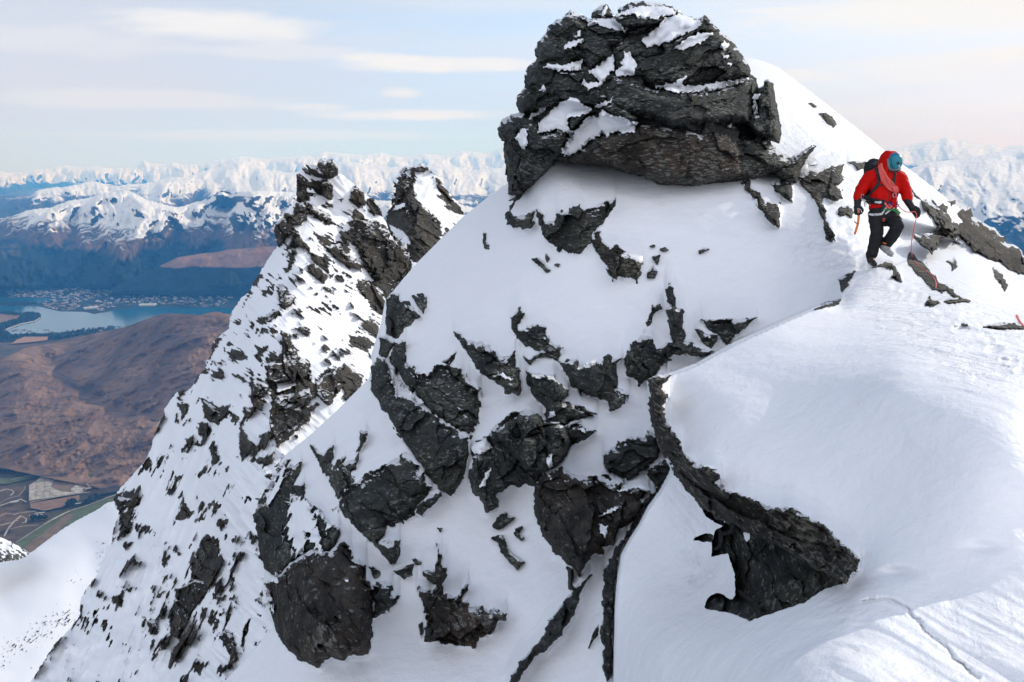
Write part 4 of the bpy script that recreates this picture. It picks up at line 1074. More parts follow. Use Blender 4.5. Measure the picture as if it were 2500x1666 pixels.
front = D0.copy()              # what the eye meets so far
insd = np.full_like(D0, -99.0)
bulge = np.zeros_like(D0)      # how far rock stands out of the snow
built = []
def rock(name, poly, T_=0.25, w_=26, ang=35, amp=1.0, cells=(70, 28, 11), jag=5.0, js=24, mat=None, parent=None, label=None, cat='rock', group=None, base=None, back=None, seed=None, aniso=1.9, raise_=True, tilt=(0, 0), sub=None, dedge=1.0, grow=2.5, spike=0.0, spike_ang=60, sharp=38):
    seed = seed or (len(built) * 7 + 11)
    P = np.asarray(poly, float)
    sl = win(P, 14 + jag + spike + grow)
    X, Y = GX[sl], GY[sl]
    sd = poly_sd(P, X, Y)
    for s in (sub or []):
        sd = np.minimum(sd, -poly_sd(s, X, Y))
    sd = sd + grow + jag * fbm(X / js, Y / js, 3, seed, 0.5)
    if spike:
        xr, yr = rot(X, Y, spike_ang)
        sd = sd + 1.5 * spike * fbm(xr / 34, yr / 9.0, 3, seed + 3) * sstep(16, -4, sd - 4) * sstep(-0.35, 0.4, fbm(X / 45, Y / 45, 2, seed + 4))
    far_ = float(np.median(poly_sd(fg_poly, P[:, 0], P[:, 1]))) < 0
    Db = front[sl] if base == 'front' else (DFn[sl] if base == 'fg' else ((D0B if far_ else D0)[sl] if base is None else base(X, Y)))
    pm = float(np.median(Db)) / F
    t = np.clip(sd / (w_ * 0.62), 0, 1)
    prof = 1 - (1 - t) ** 2.2
    sds = sd.copy()
    for _ in range(6):
        p = np.pad(sds, 1, mode='edge'); sds = (p[:-2, 1:-1] + p[2:, 1:-1] + p[1:-1, :-2] + p[1:-1, 2:]) / 4
    gy_, gx_ = np.gradient(sds, ST)
    top = sstep(0.1, 0.6, gy_) * (0.9 if raise_ else 0.0)
    prof = prof * (1 - top) + top * np.clip(0.85 + 0.15 * t, 0, 1)
    h = 0
    for k, c in enumerate(cells):
        f, e = facets(X + 0.35 * c * fbm(X / c, Y / c, 3, seed + 60), Y + 0.35 * c * fbm(X / c + 9, Y / c, 3, seed + 61), c, seed + 31 * k, ang, aniso, 1.2)
        h = h + f * c * pm * (0.68, 0.6, 0.5)[min(k, 2)] * amp
        if k < 2:
            h = h - 0.11 * c * pm * amp * np.exp(-(e / 0.05) ** 2) * sstep(0.1, 0.5, fbm(X / (2 * c), Y / (2 * c), 2, seed + 80))
    xr, yr = rot(X, Y, ang)
    h = h + 1.7 * pm * amp * fbm(xr / 13, yr / 4.0, 4, seed + 70, 0.65) + 2.2 * pm * amp * ridged(xr / 46, yr / 14, 4, seed + 71)
    c0 = P.mean(0)
    tl = (tilt[0] * (X - c0[0]) + tilt[1] * (Y - c0[1])) * pm
    fr = Db - T_ * prof - (h + tl) * np.clip(sd / 12, 0, 1) + 0.015
    PX, PY, DD = fold(sd, X, Y, fr, ST, back if back else max(0.35, T_ * 1.5))
    V, q, used = grid_mesh(PX, PY, DD, sd > -3 * ST)
    edge = (np.exp(-np.maximum(sd, 0) / 12.0) + 1.3 * sstep(5, 0, sd)) * np.clip(gy_ * 1.1 - 0.1, 0, 1) * sstep(-0.5, 0.3, fbm(X / 26, Y / 26, 3, seed + 90))
    o = mesh_obj(name, V, q, mat or M_ROCK, parent, sharp=sharp, attrs={'edge': dedge * edge[used]})
    tag(o, label, cat if parent is None else None, group)
    inside = sd > 0
    front[sl] = np.where(inside, np.minimum(front[sl], fr), front[sl])
    if (base is None or base == 'fg') and raise_:
        insd[sl] = np.maximum(insd[sl], sd)
        bulge[sl] = np.maximum(bulge[sl], np.where(inside, np.clip(D0[sl] - fr, 0, 0.6), 0))
    built.append(o)
    return o

def cap(poly, T_=0.05, w_=14, jag=3.0, js=14, parent=None, spike=3.0, spike_ang=75, off=0.02, seed=None, name='snow_patch', mat=None, blur=7):
    """snow lying on a rock"""
    seed = seed or (len(built) * 5 + 3)
    P = np.asarray(poly, float)
    sl = win(P, 24 + spike)
    X, Y = GX[sl], GY[sl]
    sd = poly_sd(P, X, Y) + jag * fbm(X / js, Y / js, 4, seed, 0.6)
    if spike:
        xr, yr = rot(X, Y, spike_ang)
        sd = sd + 1.4 * spike * fbm(xr / 30, yr / 9, 3, seed + 3) * sstep(16, -4, sd - 4)
    f0 = front[sl]
    lo = np.minimum.reduce([np.roll(np.roll(f0, a, 0), b, 1) for a in (-2, 0, 2) for b in (-2, 0, 2)])
    for _ in range(blur):
        p = np.pad(lo, 1, mode='edge')
        lo = (p[:-2, 1:-1] + p[2:, 1:-1] + p[1:-1, :-2] + p[1:-1, 2:] + 2 * lo) / 6
    lo = np.minimum(lo, f0 + 0.01)
    t = np.clip(sd / w_, 0, 1)
    fr = lo - off - T_ * (1 - (1 - t) ** 2) - 0.006 * fbm(X / 14, Y / 14, 3, seed + 8)
    PX, PY, DD = fold(sd, X, Y, fr, ST, 0.12)
    V, q, used = grid_mesh(PX, PY, DD, sd > -3 * ST)
    if not len(q): return
    o = mesh_obj(name, V, q, mat or M_CAP, parent)
    front[sl] = np.where(sd > 0, np.minimum(front[sl], fr), front[sl])
    built.append(o)
    return o

# ---------------------------------------------------------------- the summit crag
crag_out = A_([(130, 1390), (120, 1230), (95, 1120), (90, 1040), (112, 1010), (65, 990), (50, 930), (75, 880), (140, 830), (222, 815), (185, 760), (190, 700), (240, 640), (250, 560), (265, 505), (260, 480), (300, 460), (330, 420), (315, 370), (340, 310), (400, 240), (415, 200), (470, 152), (510, 150), (520, 120), (570, 85), (620, 118), (690, 145), (780, 135), (870, 130), (915, 95), (920, 65), (1010, 22), (1070, 10), (1110, 25), (1200, 35), (1280, 50), (1340, 80), (1350, 100), (1400, 120), (1495, 150), (1490, 140), (1530, 120), (1560, 140), (1620, 220), (1700, 280), (1750, 340), (1800, 410), (1850, 500), (1850, 540), (1890, 560), (1910, 620), (1915, 650), (1935, 800), (1960, 1000), (2010, 1050), (2080, 1110), (2150, 1140), (2230, 1100), (2290, 1060), (2320, 1055), (2260, 1130), (2210, 1230), (2190, 1300), (2100, 1290), (2030, 1230), (1920, 1270), (1800, 1290), (1680, 1300), (1490, 1330), (1390, 1330), (1200, 1320), (1100, 1260), (960, 1230), (840, 1190), (620, 1165), (530, 1160), (460, 1150), (380, 1260), (280, 1350), (200, 1400)])
crag_d = TPS([(1250, 470, 18.3), (1300, 400, 17.8), (1450, 420, 17.2), (1650, 450, 16.9), (1850, 440, 17.0), (1940, 430, 17.2), (1240, 300, 18.6), (1300, 150, 18.6), (1400, 40, 18.6), (1550, 5, 18.8), (1720, 50, 18.6), (1830, 200, 18.4), (1900, 320, 18.2), (1500, 200, 17.5), (1650, 250, 17.2), (1600, 100, 18.0)], 1e-4)
crag = empty('summit_crag', unp(1560, 450, 17.2), 'huge dark rock crag crowning the slope, streaked with snow ledges', 'crag')
KW = dict(parent=crag, base=crag_d, raise_=False)
rock('crag_body', crag_out, 0.45, 60, 20, 1.0, (110, 45, 16), 3, 14, M_ROCK, back=2.5, seed=1001, **KW)
rock('rock_block', A_([(720, 125), (735, 85), (790, 42), (825, 40), (858, 90), (878, 122), (800, 128)]), 0.3, 20, 10, .8, (40, 16), 1.5, 8, M_ROCK, back=.8, seed=1002, **KW)
rock('rock_block', A_([(415, 200), (470, 152), (510, 150), (520, 120), (570, 85), (640, 125), (720, 175), (950, 215), (970, 300), (860, 345), (870, 400), (780, 465), (700, 520), (640, 435), (380, 482), (300, 460), (330, 420), (315, 370), (340, 310), (400, 240)]), 0.95, 40, 15, 1.2, (90, 40, 15), 4, 14, M_ROCK, seed=1003, back=1.5, **KW)
rock('rock_block', A_([(265, 505), (380, 495), (640, 505), (710, 520), (775, 590), (780, 640), (880, 700), (740, 790), (700, 740), (570, 690), (480, 750), (400, 780), (222, 820), (185, 760), (190, 700), (240, 640), (250, 560)]), 0.8, 34, -10, 1.2, (80, 36, 14), 5, 14, M_ROCK, seed=1004, back=1.5, **KW)
rock('rock_block', A_([(112, 1010), (65, 990), (50, 930), (75, 880), (140, 830), (225, 815), (340, 880), (370, 960), (480, 910), (550, 950), (545, 1000), (500, 1100), (400, 1230), (280, 1350), (200, 1400), (130, 1390), (120, 1230), (95, 1120)]), 0.95, 40, 60, 1.2, (90, 40, 14), 5, 14, M_ROCK, seed=1005, back=1.5, **KW)
rock('rock_block', A_([(860, 350), (960, 250), (1240, 130), (1500, 160), (1530, 120), (1560, 140), (1620, 220), (1700, 280), (1750, 340), (1800, 410), (1850, 500), (1845, 550), (1600, 600), (1330, 610), (1160, 640), (1030, 560), (880, 500)]), 0.85, 36, -22, 1.35, (100, 38, 13), 4, 14, M_ROCK, seed=1006, back=1.5, aniso=2.8, **KW)
rock('rock_block', A_([(800, 760), (800, 640), (860, 520), (1000, 560), (1160, 640), (1300, 660), (1600, 640), (1860, 560), (1915, 640), (1890, 820), (1860, 900), (1690, 890), (1500, 920), (1280, 930), (1100, 850), (950, 840), (850, 800)]), 1.15, 46, -14, .75, (170, 60, 18), 4, 16, M_ROCK, seed=1007, back=1.5, aniso=2.2, tilt=(0, .25), **KW)
rock('rock_block', A_([(520, 1150), (620, 1085), (700, 1020), (790, 960), (900, 930), (1030, 905), (1060, 880), (1200, 900), (1500, 940), (1690, 900), (1750, 970), (1820, 1070), (1830, 1280), (1680, 1300), (1490, 1330), (1390, 1330), (1200, 1320), (1100, 1260), (960, 1230), (840, 1190), (620, 1165)]), 0.95, 44, 18, .65, (190, 70, 18), 4, 16, M_ROCK3, seed=1008, back=1.5, tilt=(0, .1), **KW)
rock('rock_block', A_([(1760, 960), (1830, 1020), (1990, 1000), (2010, 1050), (2080, 1110), (2150, 1140), (2230, 1100), (2290, 1060), (2320, 1055), (2260, 1130), (2210, 1230), (2190, 1300), (2100, 1290), (2030, 1230), (1920, 1190), (1840, 1090)]), 0.75, 30, 30, 1.0, (90, 40, 14), 4, 12, M_ROCK, seed=1009, back=1.5, **KW)
rock('rock_pillar', A_([(1900, 690), (1918, 640), (1960, 610), (1968, 590), (1985, 575), (2012, 590), (2028, 680), (2045, 760), (2060, 850), (2078, 960), (2055, 1022), (1980, 1000), (1890, 960), (1835, 900), (1850, 820), (1905, 815)]), 1.3, 24, 80, 1.1, (60, 26, 11), 3, 12, M_ROCK, seed=1010, back=1.0, **KW)
rock('rock_block', A_([(805, 770), (880, 735), (960, 790), (1060, 850), (1020, 880), (900, 850), (840, 810)]), 1.25, 16, 20, 1, (50, 20), 3, 10, M_ROCK, seed=1011, **KW)
rock('rock_block', A_([(555, 860), (580, 825), (690, 810), (640, 880), (570, 945), (550, 900)]), 1.15, 16, 40, 1, (50, 20), 3, 10, M_ROCK, seed=1012, **KW)
rock('rock_block', A_([(862, 135), (900, 118), (1030, 100), (1060, 130), (1140, 137), (1240, 125), (1225, 160), (1100, 185), (960, 195), (880, 170)]), 1.2, 16, 0, 1, (50, 20), 3, 10, M_ROCK, seed=1013, **KW)
rock('rock_block', A_([(1500, 160), (1530, 120), (1562, 142), (1620, 220), (1590, 240), (1480, 235), (1400, 290), (1310, 350), (1300, 300), (1400, 240), (1490, 195)]), 1.15, 14, -30, 1, (50, 20), 3, 10, M_ROCK, seed=1014, **KW)
for P in ([(640, 120), (700, 140), (870, 132), (960, 205), (930, 230), (870, 205), (740, 178), (680, 150)],
          [(880, 120), (940, 85), (1060, 45), (1200, 42), (1290, 62), (1330, 98), (1250, 122), (1140, 135), (1060, 130), (1030, 100)],
          [(1240, 130), (1350, 102), (1495, 150), (1505, 185), (1400, 240), (1290, 292), (1180, 330), (1115, 340), (1075, 290), (1150, 230), (1210, 180)],
          [(1310, 350), (1400, 280), (1480, 240), (1580, 230), (1585, 252), (1500, 310), (1380, 357)], [(525, 330), (560, 300), (650, 280), (650, 302), (560, 345), (520, 355)], [(605, 265), (635, 222), (632, 262)],
          [(380, 480), (420, 460), (520, 470), (650, 430), (645, 500), (540, 508), (430, 500)], [(700, 520), (780, 460), (870, 400), (875, 500), (850, 520), (800, 600), (780, 620), (770, 580), (740, 545)],
          [(950, 365), (990, 375), (1040, 460), (1030, 540), (900, 550), (890, 510), (940, 470), (920, 460), (960, 400)],
          [(1170, 620), (1300, 600), (1400, 550), (1400, 560), (1340, 612), (1450, 617), (1700, 585), (1850, 558), (1840, 580), (1640, 640), (1560, 650), (1400, 667), (1300, 662), (1250, 640)],
          [(340, 890), (420, 800), (500, 740), (590, 695), (640, 740), (720, 780), (710, 810), (620, 830), (560, 840), (550, 900), (570, 950), (610, 940), (560, 1010), (550, 960), (480, 920), (470, 930), (380, 950), (340, 950)],
          [(530, 1120), (510, 1080), (560, 1000), (650, 880), (700, 830), (760, 840), (800, 780), (850, 820), (960, 850), (1030, 900), (1030, 950), (960, 960), (890, 940), (830, 980), (790, 960), (700, 1020), (640, 1070), (600, 1100)],
          [(745, 765), (800, 730), (880, 720), (850, 740), (770, 775)], [(170, 990), (220, 920), (260, 930), (240, 1070), (200, 1040)], [(345, 650), (370, 612), (390, 650)], [(650, 600), (740, 590), (780, 610), (700, 640)],
          [(1880, 700), (1895, 675), (1925, 680), (1900, 730), (1910, 810), (1890, 815)], [(1645, 320), (1670, 295), (1710, 325), (1680, 355), (1650, 345)], [(1655, 410), (1700, 390), (1715, 405), (1690, 420)], [(270, 860), (300, 820), (380, 785), (370, 800), (300, 835)], [(790, 120), (800, 60), (822, 42), (818, 100)], [(1690, 460), (1725, 462), (1700, 472)], [(1705, 905), (1735, 905), (1720, 918)]):
    cap(A_(P), 0.06, 12, 2.5, 9, crag)

# ---------------------------------------------------------------- rocks standing out of the slope under the crag
def outcrop(label, polys, name='rock_outcrop', caps=(), **kw):
    """one outcrop: its first traced face is the body, further faces are blocks of it"""
    if len(polys) == 1 and not caps:
        return rock(name, polys[0], label=label, cat='rock', **kw)
    c = polys[0].mean(0)
    sl = win(np.array([c, c]), 3)
    e = empty(name, unp(c[0], polys[0][:, 1].max(), float(D0[sl].mean())), label, 'rock')
    kw.pop('group', None)
    for k, p in enumerate(polys):
        pk = dict(kw)
        if isinstance(p, tuple):
            p, up = p; pk.update(up)
        rock('rock_face' if k == 0 else 'rock_block', p, parent=e, **pk)
    for p in caps:
        if isinstance(p, tuple):
            cap(p[0], parent=e, **p[1])
        else:
            cap(p, parent=e)
    return e

outcrop('dark wedge shaped rock in the slope just below the crag', [Bb([(285, 290), (320, 320), (340, 382), (400, 365), (420, 320), (450, 300), (480, 315), (510, 285), (560, 268), (585, 300), (640, 288), (740, 240), (788, 232), (795, 250), (770, 300), (720, 370), (660, 430), (640, 500), (590, 552), (560, 575), (500, 570), (420, 540), (360, 500), (330, 450), (300, 380)])], T_=.42, w_=40, ang=-20, spike=7, spike_ang=-60, cells=(90, 30, 10), amp=.8)
outcrop('curved low rock left of the wedge rock, below the left foot of the crag', [Bb([(215, 160), (205, 195), (160, 240), (135, 300), (140, 330), (200, 330), (265, 308), (272, 390), (250, 415), (150, 412), (102, 382), (97, 335), (110, 290), (150, 215), (190, 170)])], T_=.25, w_=20, spike=5, spike_ang=-50)
outcrop('olive grey stepped rock right below the wedge rock', [Bb([(655, 450), (680, 435), (712, 490), (760, 545), (800, 520), (842, 560), (830, 592), (880, 600), (930, 612), (980, 640), (950, 680), (962, 700), (930, 762), (900, 740), (840, 722), (770, 745), (745, 690), (715, 620), (670, 570), (645, 510)])], T_=.3, w_=24, ang=55, spike=6, spike_ang=40, mat=M_ROCKL)
outcrop('hooked slab of rock curving across the middle of the snow slope', [Bb([(185, 920), (205, 962), (165, 1050), (190, 1060), (270, 1035), (320, 1030), (350, 1060), (380, 1140), (450, 1180), (435, 1240), (430, 1265), (340, 1240), (300, 1205), (220, 1165), (150, 1095), (125, 1040), (130, 990), (150, 950)])], T_=.3, w_=22, ang=35, spike=4)
outcrop('broad dark slab with a straight top edge below the hooked slab', [Bb([(430, 1265), (545, 1250), (560, 1290), (640, 1270), (690, 1290), (740, 1215), (780, 1250), (820, 1250), (805, 1290), (808, 1430), (868, 1480), (870, 1510), (820, 1568), (760, 1568), (730, 1520), (600, 1480), (510, 1420), (470, 1350)])], T_=.5, w_=34, ang=10, cells=(140, 45, 14), amp=.6, spike=8, spike_ang=80)
outcrop('two pronged rock with a tall finger standing in the right side of the slope', [Bb([(968, 1100), (1022, 1112), (1030, 1150), (1060, 1190), (1120, 1152), (1150, 1130), (1130, 1060), (1115, 940), (1142, 905), (1118, 880), (1113, 800), (1140, 770), (1165, 800), (1177, 890), (1190, 920), (1228, 950), (1220, 1060), (1240, 1110), (1300, 1160), (1350, 1180), (1412, 1200), (1380, 1226), (1290, 1226), (1180, 1216), (1110, 1236), (1142, 1250), (1080, 1292), (1040, 1360), (945, 1416), (910, 1366), (853, 1360), (848, 1280), (868, 1200), (908, 1140)])], T_=.42, w_=28, ang=70, spike=3, amp=.9)
outcrop('thin sloping blade of rock left of the tall finger rock', [Bb([(960, 1092), (985, 1040), (1000, 990), (1028, 905), (1042, 920), (1075, 885), (1082, 922), (1045, 952), (1022, 1022), (985, 1075)])], T_=.15, w_=10, spike=2, ang=60)
outcrop('flat topped triangular rock beside the snow crest', [Bb([(1340, 1002), (1500, 994), (1690, 985), (1600, 1062), (1552, 1100), (1502, 1160), (1450, 1102), (1380, 1062)])], T_=.35, w_=22, ang=5, jag=3)
outcrop('small rock tucked against the left of the triangular rock', [Bb([(1295, 1062), (1322, 1050), (1362, 1082), (1440, 1092), (1446, 1120), (1402, 1186), (1350, 1152), (1318, 1092)])], T_=.25, w_=16, jag=3)
for lab, p in (('flat stone lying on top of the triangular rock', [(1500, 950), (1530, 945), (1612, 968), (1595, 990), (1510, 990)]), ('thin stone left of the flat stone on the triangular rock', [(1378, 996), (1440, 976), (1446, 982), (1400, 1000)]), ('pointed stone at the right tip of the triangular rock', [(1630, 980), (1665, 944), (1668, 952), (1642, 978)]),
               ('biggest of the loose stones on the bare snow left of the wedge rock', [(260, 610), (300, 604), (340, 640), (372, 682), (350, 690), (310, 652)]), ('slim upright stone next to the biggest loose stone', [(348, 575), (366, 602), (352, 626)]), ('smallest stone right of the biggest loose stone', [(405, 645), (430, 640), (425, 656)]),
               ('bent stone above the olive stepped rock', [(862, 560), (900, 552), (925, 585), (915, 600), (890, 580)]), ('tiny flat stone high on the snow right of the stepped rock', [(1012, 525), (1040, 523), (1030, 535)]), ('flat dark stone at the upper right of the stepped rock', [(1075, 550), (1110, 536), (1124, 550), (1100, 557)]),
               ('arrow shaped stone right of the stepped rock', [(1028, 596), (1072, 583), (1060, 640), (1042, 622)]), ('mossy stone below the arrow shaped stone', [(1000, 690), (1030, 653), (1055, 690), (1042, 725), (998, 730)]), ('pair of thin dark flakes in the open snow on the right', [(1325, 560), (1350, 542), (1385, 545), (1350, 560), (1330, 572)]),
               ('slender stone alone on the left edge of the slope', None)):
    P = Bb(p) if p else G([(1780, 575), (1792, 572), (1788, 620), (1808, 650), (1808, 672), (1788, 668), (1778, 630)])
    rock('stone', P, .12, 9, 30, .4, (30, 12), 2.0, 8, M_ROCK, label=lab, cat='stone', raise_=False)
outcrop('dark rib of rock trailing down the snow from the right foot of the crag', [Bb([(1600, 90), (1642, 88), (1652, 150), (1720, 190), (1742, 250), (1820, 255), (1850, 330), (1829, 405), (1800, 385), (1750, 340), (1702, 300), (1690, 225), (1622, 165)])], name='rock_rib', T_=.2, w_=16, spike=7, mat=M_ROCKL, ang=70)
outcrop('knobby rock with snow between it and the crag, at the crag right foot', [A_([(2010, 1330), (2060, 1300), (2150, 1310), (2170, 1360), (2150, 1450), (2080, 1400), (2030, 1370)])], T_=.2, w_=16, spike=6)
# rocks round the climber
outcrop('big light grey boulder with a long tail left of the climber', [F_([(165, 325), (250, 272), (330, 278), (400, 250), (450, 238), (500, 232), (480, 300), (512, 345), (440, 392), (482, 430), (492, 482), (430, 500), (350, 482), (340, 522), (372, 640), (392, 720), (442, 800), (400, 827), (368, 800), (350, 680), (310, 560), (280, 500), (230, 450), (190, 400)])], name='boulder', T_=.5, w_=22, ang=40, mat=M_ROCKL, spike=3, tilt=(.45, -.2), amp=1.4)
outcrop('rounded grey rock behind the climber backpack', [F_([(540, 212), (620, 195), (665, 212), (662, 262), (605, 274), (588, 240)])], name='boulder', T_=.25, w_=14, mat=M_ROCKL, jag=3)
outcrop('low broken rock beside the climber gloved hand with the axe', [F_([(468, 600), (480, 568), (530, 548), (570, 560), (590, 600), (560, 615), (520, 605), (480, 625)])], T_=.16, w_=10, mat=M_ROCKL, spike=5, raise_=False, amp=.5)
outcrop('black flake sticking up at the crag right edge', [F_([(200, 250), (225, 232), (250, 180), (330, 130), (400, 125), (445, 130), (400, 170), (330, 175), (300, 160), (240, 225), (315, 210), (290, 240), (230, 265)])], T_=.15, w_=10, jag=3)
outcrop('long grey rock band running down right behind the rope', [F_([(980, 385), (1022, 408), (1052, 460), (1100, 500), (1182, 520), (1232, 560), (1300, 620), (1388, 700), (1392, 760), (1350, 800), (1270, 780), (1222, 792), (1212, 880), (1182, 897), (1100, 850), (1038, 790), (1050, 768), (1150, 766), (1202, 750), (1222, 690), (1172, 620), (1112, 560), (1088, 500)])], T_=.45, w_=18, ang=40, mat=M_ROCKL, spike=4, cells=(60, 24, 10), amp=1.6, tilt=(.6, 0), raise_=False)
outcrop('brown black rock wall under the snow crest at the far right', [F_([(1385, 610), (1410, 555), (1465, 568), (1462, 600), (1500, 640), (1552, 660), (1642, 720), (1752, 820), (1832, 870), (1890, 940), (1890, 1062), (1750, 1010), (1600, 920), (1450, 830), (1396, 775), (1370, 690), (1425, 672)])], name='rock_wall', T_=.5, w_=24, ang=40, mat=M_WALL, spike=4, tilt=(.75, -.1), amp=1.5, raise_=False)
outcrop('small jagged rock at the top of the long grey rock band', [F_([(1185, 505), (1215, 540), (1260, 525), (1295, 560), (1290, 600), (1235, 585), (1190, 540)])], T_=.15, w_=10, spike=3, mat=M_ROCKL)
outcrop('hooked black sliver in the snow right of the rope', [F_([(1260, 512), (1300, 500), (1350, 497), (1352, 520), (1325, 540), (1318, 515)])], name='stone', T_=.08, w_=7, jag=2)
outcrop('long flat slab in the snow with the red rope lying on it', [F_([(988, 930), (1012, 900), (1062, 940), (1132, 1010), (1182, 1080), (1232, 1130), (1275, 1160), (1252, 1212), (1190, 1172), (1130, 1122), (1060, 1052), (1000, 982)])], name='rock_slab', T_=.16, w_=14, mat=M_ROCKL, spike=5, spike_ang=50, ang=45, raise_=False, amp=.35, dedge=.3)
for lab, p, m in (('narrow rock right of the lower end of the rope', [(1280, 1150), (1330, 1180), (1385, 1242), (1350, 1248), (1300, 1200)], M_ROCKL), ('flat snow covered rock at the edge of the trodden path', [(1275, 1278), (1310, 1250), (1400, 1250), (1470, 1275), (1400, 1272), (1330, 1288)], M_ROCKL),
                  ('grey rock tip poking through the path below the slab', [(1128, 1302), (1160, 1240), (1232, 1282), (1180, 1307)], M_ROCKL), ('thin slanting rock alone on the right hand slope', [(1648, 1018), (1692, 1040), (1732, 1110), (1753, 1150), (1736, 1187), (1700, 1130), (1660, 1070)], M_ROCKL),
                  ('small black stone above the slanting rock', [(1298, 962), (1340, 965), (1352, 932), (1358, 970), (1366, 1002), (1335, 1030), (1325, 985)], M_ROCK), ('dark rock lip in the path at the right edge', [(1578, 1468), (1700, 1440), (1900, 1450), (1900, 1480), (1700, 1482)], M_ROCK),
                  ('short black chip in the trodden snow', [(1408, 1450), (1445, 1448), (1450, 1458), (1415, 1460)], M_ROCK)):
    rock('stone', F_(p), .15, 9, 40, .45, (40, 16), 2.5, 9, m, label=lab, cat='stone', raise_=False)
outcrop('rock edge the climber stands on', [F_([(715, 1018), (780, 1000), (830, 963), (872, 975), (902, 1030), (942, 1080), (947, 1120), (920, 1122), (868, 1092), (880, 1040), (840, 1022), (780, 1012)])], T_=.18, w_=12, mat=M_ROCKL, spike=3, jag=3)
outcrop('dark rock on the left end of the snow crest below the climber', [F_([(463, 1110), (510, 1068), (592, 1043), (562, 1080), (528, 1130), (552, 1180), (510, 1237), (478, 1190)])], T_=.2, w_=12, jag=3)
outcrop('low rock hidden behind the snow crest below the climber', [F_([(275, 1340), (340, 1295), (400, 1270), (482, 1255), (462, 1292), (380, 1315)])], T_=.15, w_=10, jag=2)
W_ = lambda p: Z(1700, 0, .34, p)
outcrop('grey rock lying in the sunlit snow slope right of the crag', [W_([(880, 820), (930, 808), (970, 830), (1010, 890), (990, 912), (960, 905), (910, 860)])], name='boulder', T_=.2, w_=12, mat=M_ROCKL, jag=3)
rock('stone', W_([(812, 742), (830, 740), (862, 768), (835, 762)]), .08, 7, 30, .8, (30, 12), 1.5, 8, M_ROCKL, label='small stone uphill from the grey rock in the sunlit slope', cat='stone', raise_=False)

# ---------------------------------------------------------------- the broken rock band in the middle
outcrop('rounded dark rock at the upper left end of the rock band', [C_([(150, 370), (170, 240), (205, 170), (240, 175), (262, 220), (300, 228), (350, 290), (385, 322), (330, 372), (280, 402), (252, 470), (222, 482), (170, 432)])], name='boulder', T_=.5, w_=34, ang=70)
outcrop('small dark rock in the snow right of the rounded rock', [C_([(325, 190), (390, 175), (420, 200), (425, 262), (400, 302), (370, 270), (345, 230)])], T_=.2, w_=14, jag=3)
outcrop('lower dark rock below the rounded rock at the edge of the gully', [C_([(130, 460), (170, 440), (230, 490), (215, 520), (175, 590), (140, 590), (115, 560)])], T_=.4, w_=20)
outcrop('massive dark block under the snow lobe, left of the snow gully', [C_([(180, 590), (222, 500), (272, 470), (290, 520), (300, 622), (340, 652), (370, 702), (460, 680), (480, 622), (540, 642), (600, 652), (642, 690), (702, 750), (762, 792), (770, 880), (752, 950), (762, 985), (702, 1080), (680, 1080), (560, 1012), (450, 930), (350, 832), (280, 742), (205, 642)])], name='boulder', T_=.65, w_=44, ang=40, cells=(120, 46, 14), spike=8, spike_ang=80, tilt=(-.12, .1))
outcrop('long slab with silky grain leaning below the massive block', [C_([(65, 702), (70, 642), (110, 590), (140, 590), (182, 642), (212, 762), (232, 832), (282, 852), (345, 866), (430, 935), (522, 1002), (680, 1092), (692, 1150), (680, 1292), (640, 1392), (575, 1472), (520, 1440), (420, 1332), (330, 1202), (250, 1072), (180, 962), (110, 872), (75, 802)])], name='rock_slab', T_=.55, w_=32, ang=-35, cells=(170, 50, 13), mat=M_ROCK2, amp=.7, caps=[(C_([(185, 640), (215, 700), (270, 740), (275, 840), (235, 835), (210, 760)]), dict(T_=.04)), (C_([(290, 770), (400, 870), (380, 885), (330, 840)]), dict(T_=.03))])
outcrop('grainy angular block with a straight snow topped edge', [D_([(735, 382), (902, 270), (1120, 142), (1182, 200), (1282, 370), (1212, 460), (1172, 522), (1100, 580), (1012, 602), (1000, 640), (960, 692), (1080, 690), (1092, 780), (1052, 842), (982, 782), (930, 722), (882, 672), (830, 622), (760, 562), (700, 482)])], name='boulder', T_=.6, w_=36, ang=25, cells=(150, 46, 13), mat=M_ROCK2, amp=.8, spike=5)
outcrop('small block wedged under the grainy angular block', [D_([(1190, 482), (1262, 410), (1332, 390), (1347, 410), (1282, 472), (1222, 530), (1180, 515)])], T_=.4, w_=16, jag=3)
outcrop('dark foot stone in the snow below the grainy angular block', [D_([(1050, 880), (1090, 860), (1167, 840), (1162, 900), (1112, 927), (1075, 905)])], name='boulder', T_=.25, w_=14, jag=3)
rock('stone', D_([(1148, 800), (1165, 796), (1220, 818), (1212, 842), (1170, 830)]), .12, 9, 30, .9, (30, 12), 2, 8, M_ROCK, label='flat stone just above the dark foot stone', cat='stone', raise_=False)
outcrop('leaning wedge of rock beside the snow gully', [C_([(600, 425), (640, 440), (702, 490), (772, 490), (850, 540), (880, 572), (940, 580), (985, 543), (992, 640), (1022, 702), (1032, 800), (1002, 826), (940, 812), (860, 742), (770, 682), (700, 592), (640, 502)])], T_=.5, w_=26, ang=50, spike=4, caps=[(C_([(870, 685), (920, 690), (975, 730), (930, 715)]), dict(T_=.02))])
outcrop('stubby black rocks at the snow lobe tip above the gully', [C_([(515, 610), (545, 600), (610, 545), (615, 605), (580, 640), (660, 680), (655, 692), (600, 665), (560, 650)])], T_=.15, w_=10, jag=2)
outcrop('curl of rock holding a snow hollow right of the wedge', [C_([(1040, 575), (1080, 590), (1160, 545), (1242, 590), (1180, 582), (1105, 600), (1085, 637), (1055, 610)])], T_=.25, w_=12, jag=3)
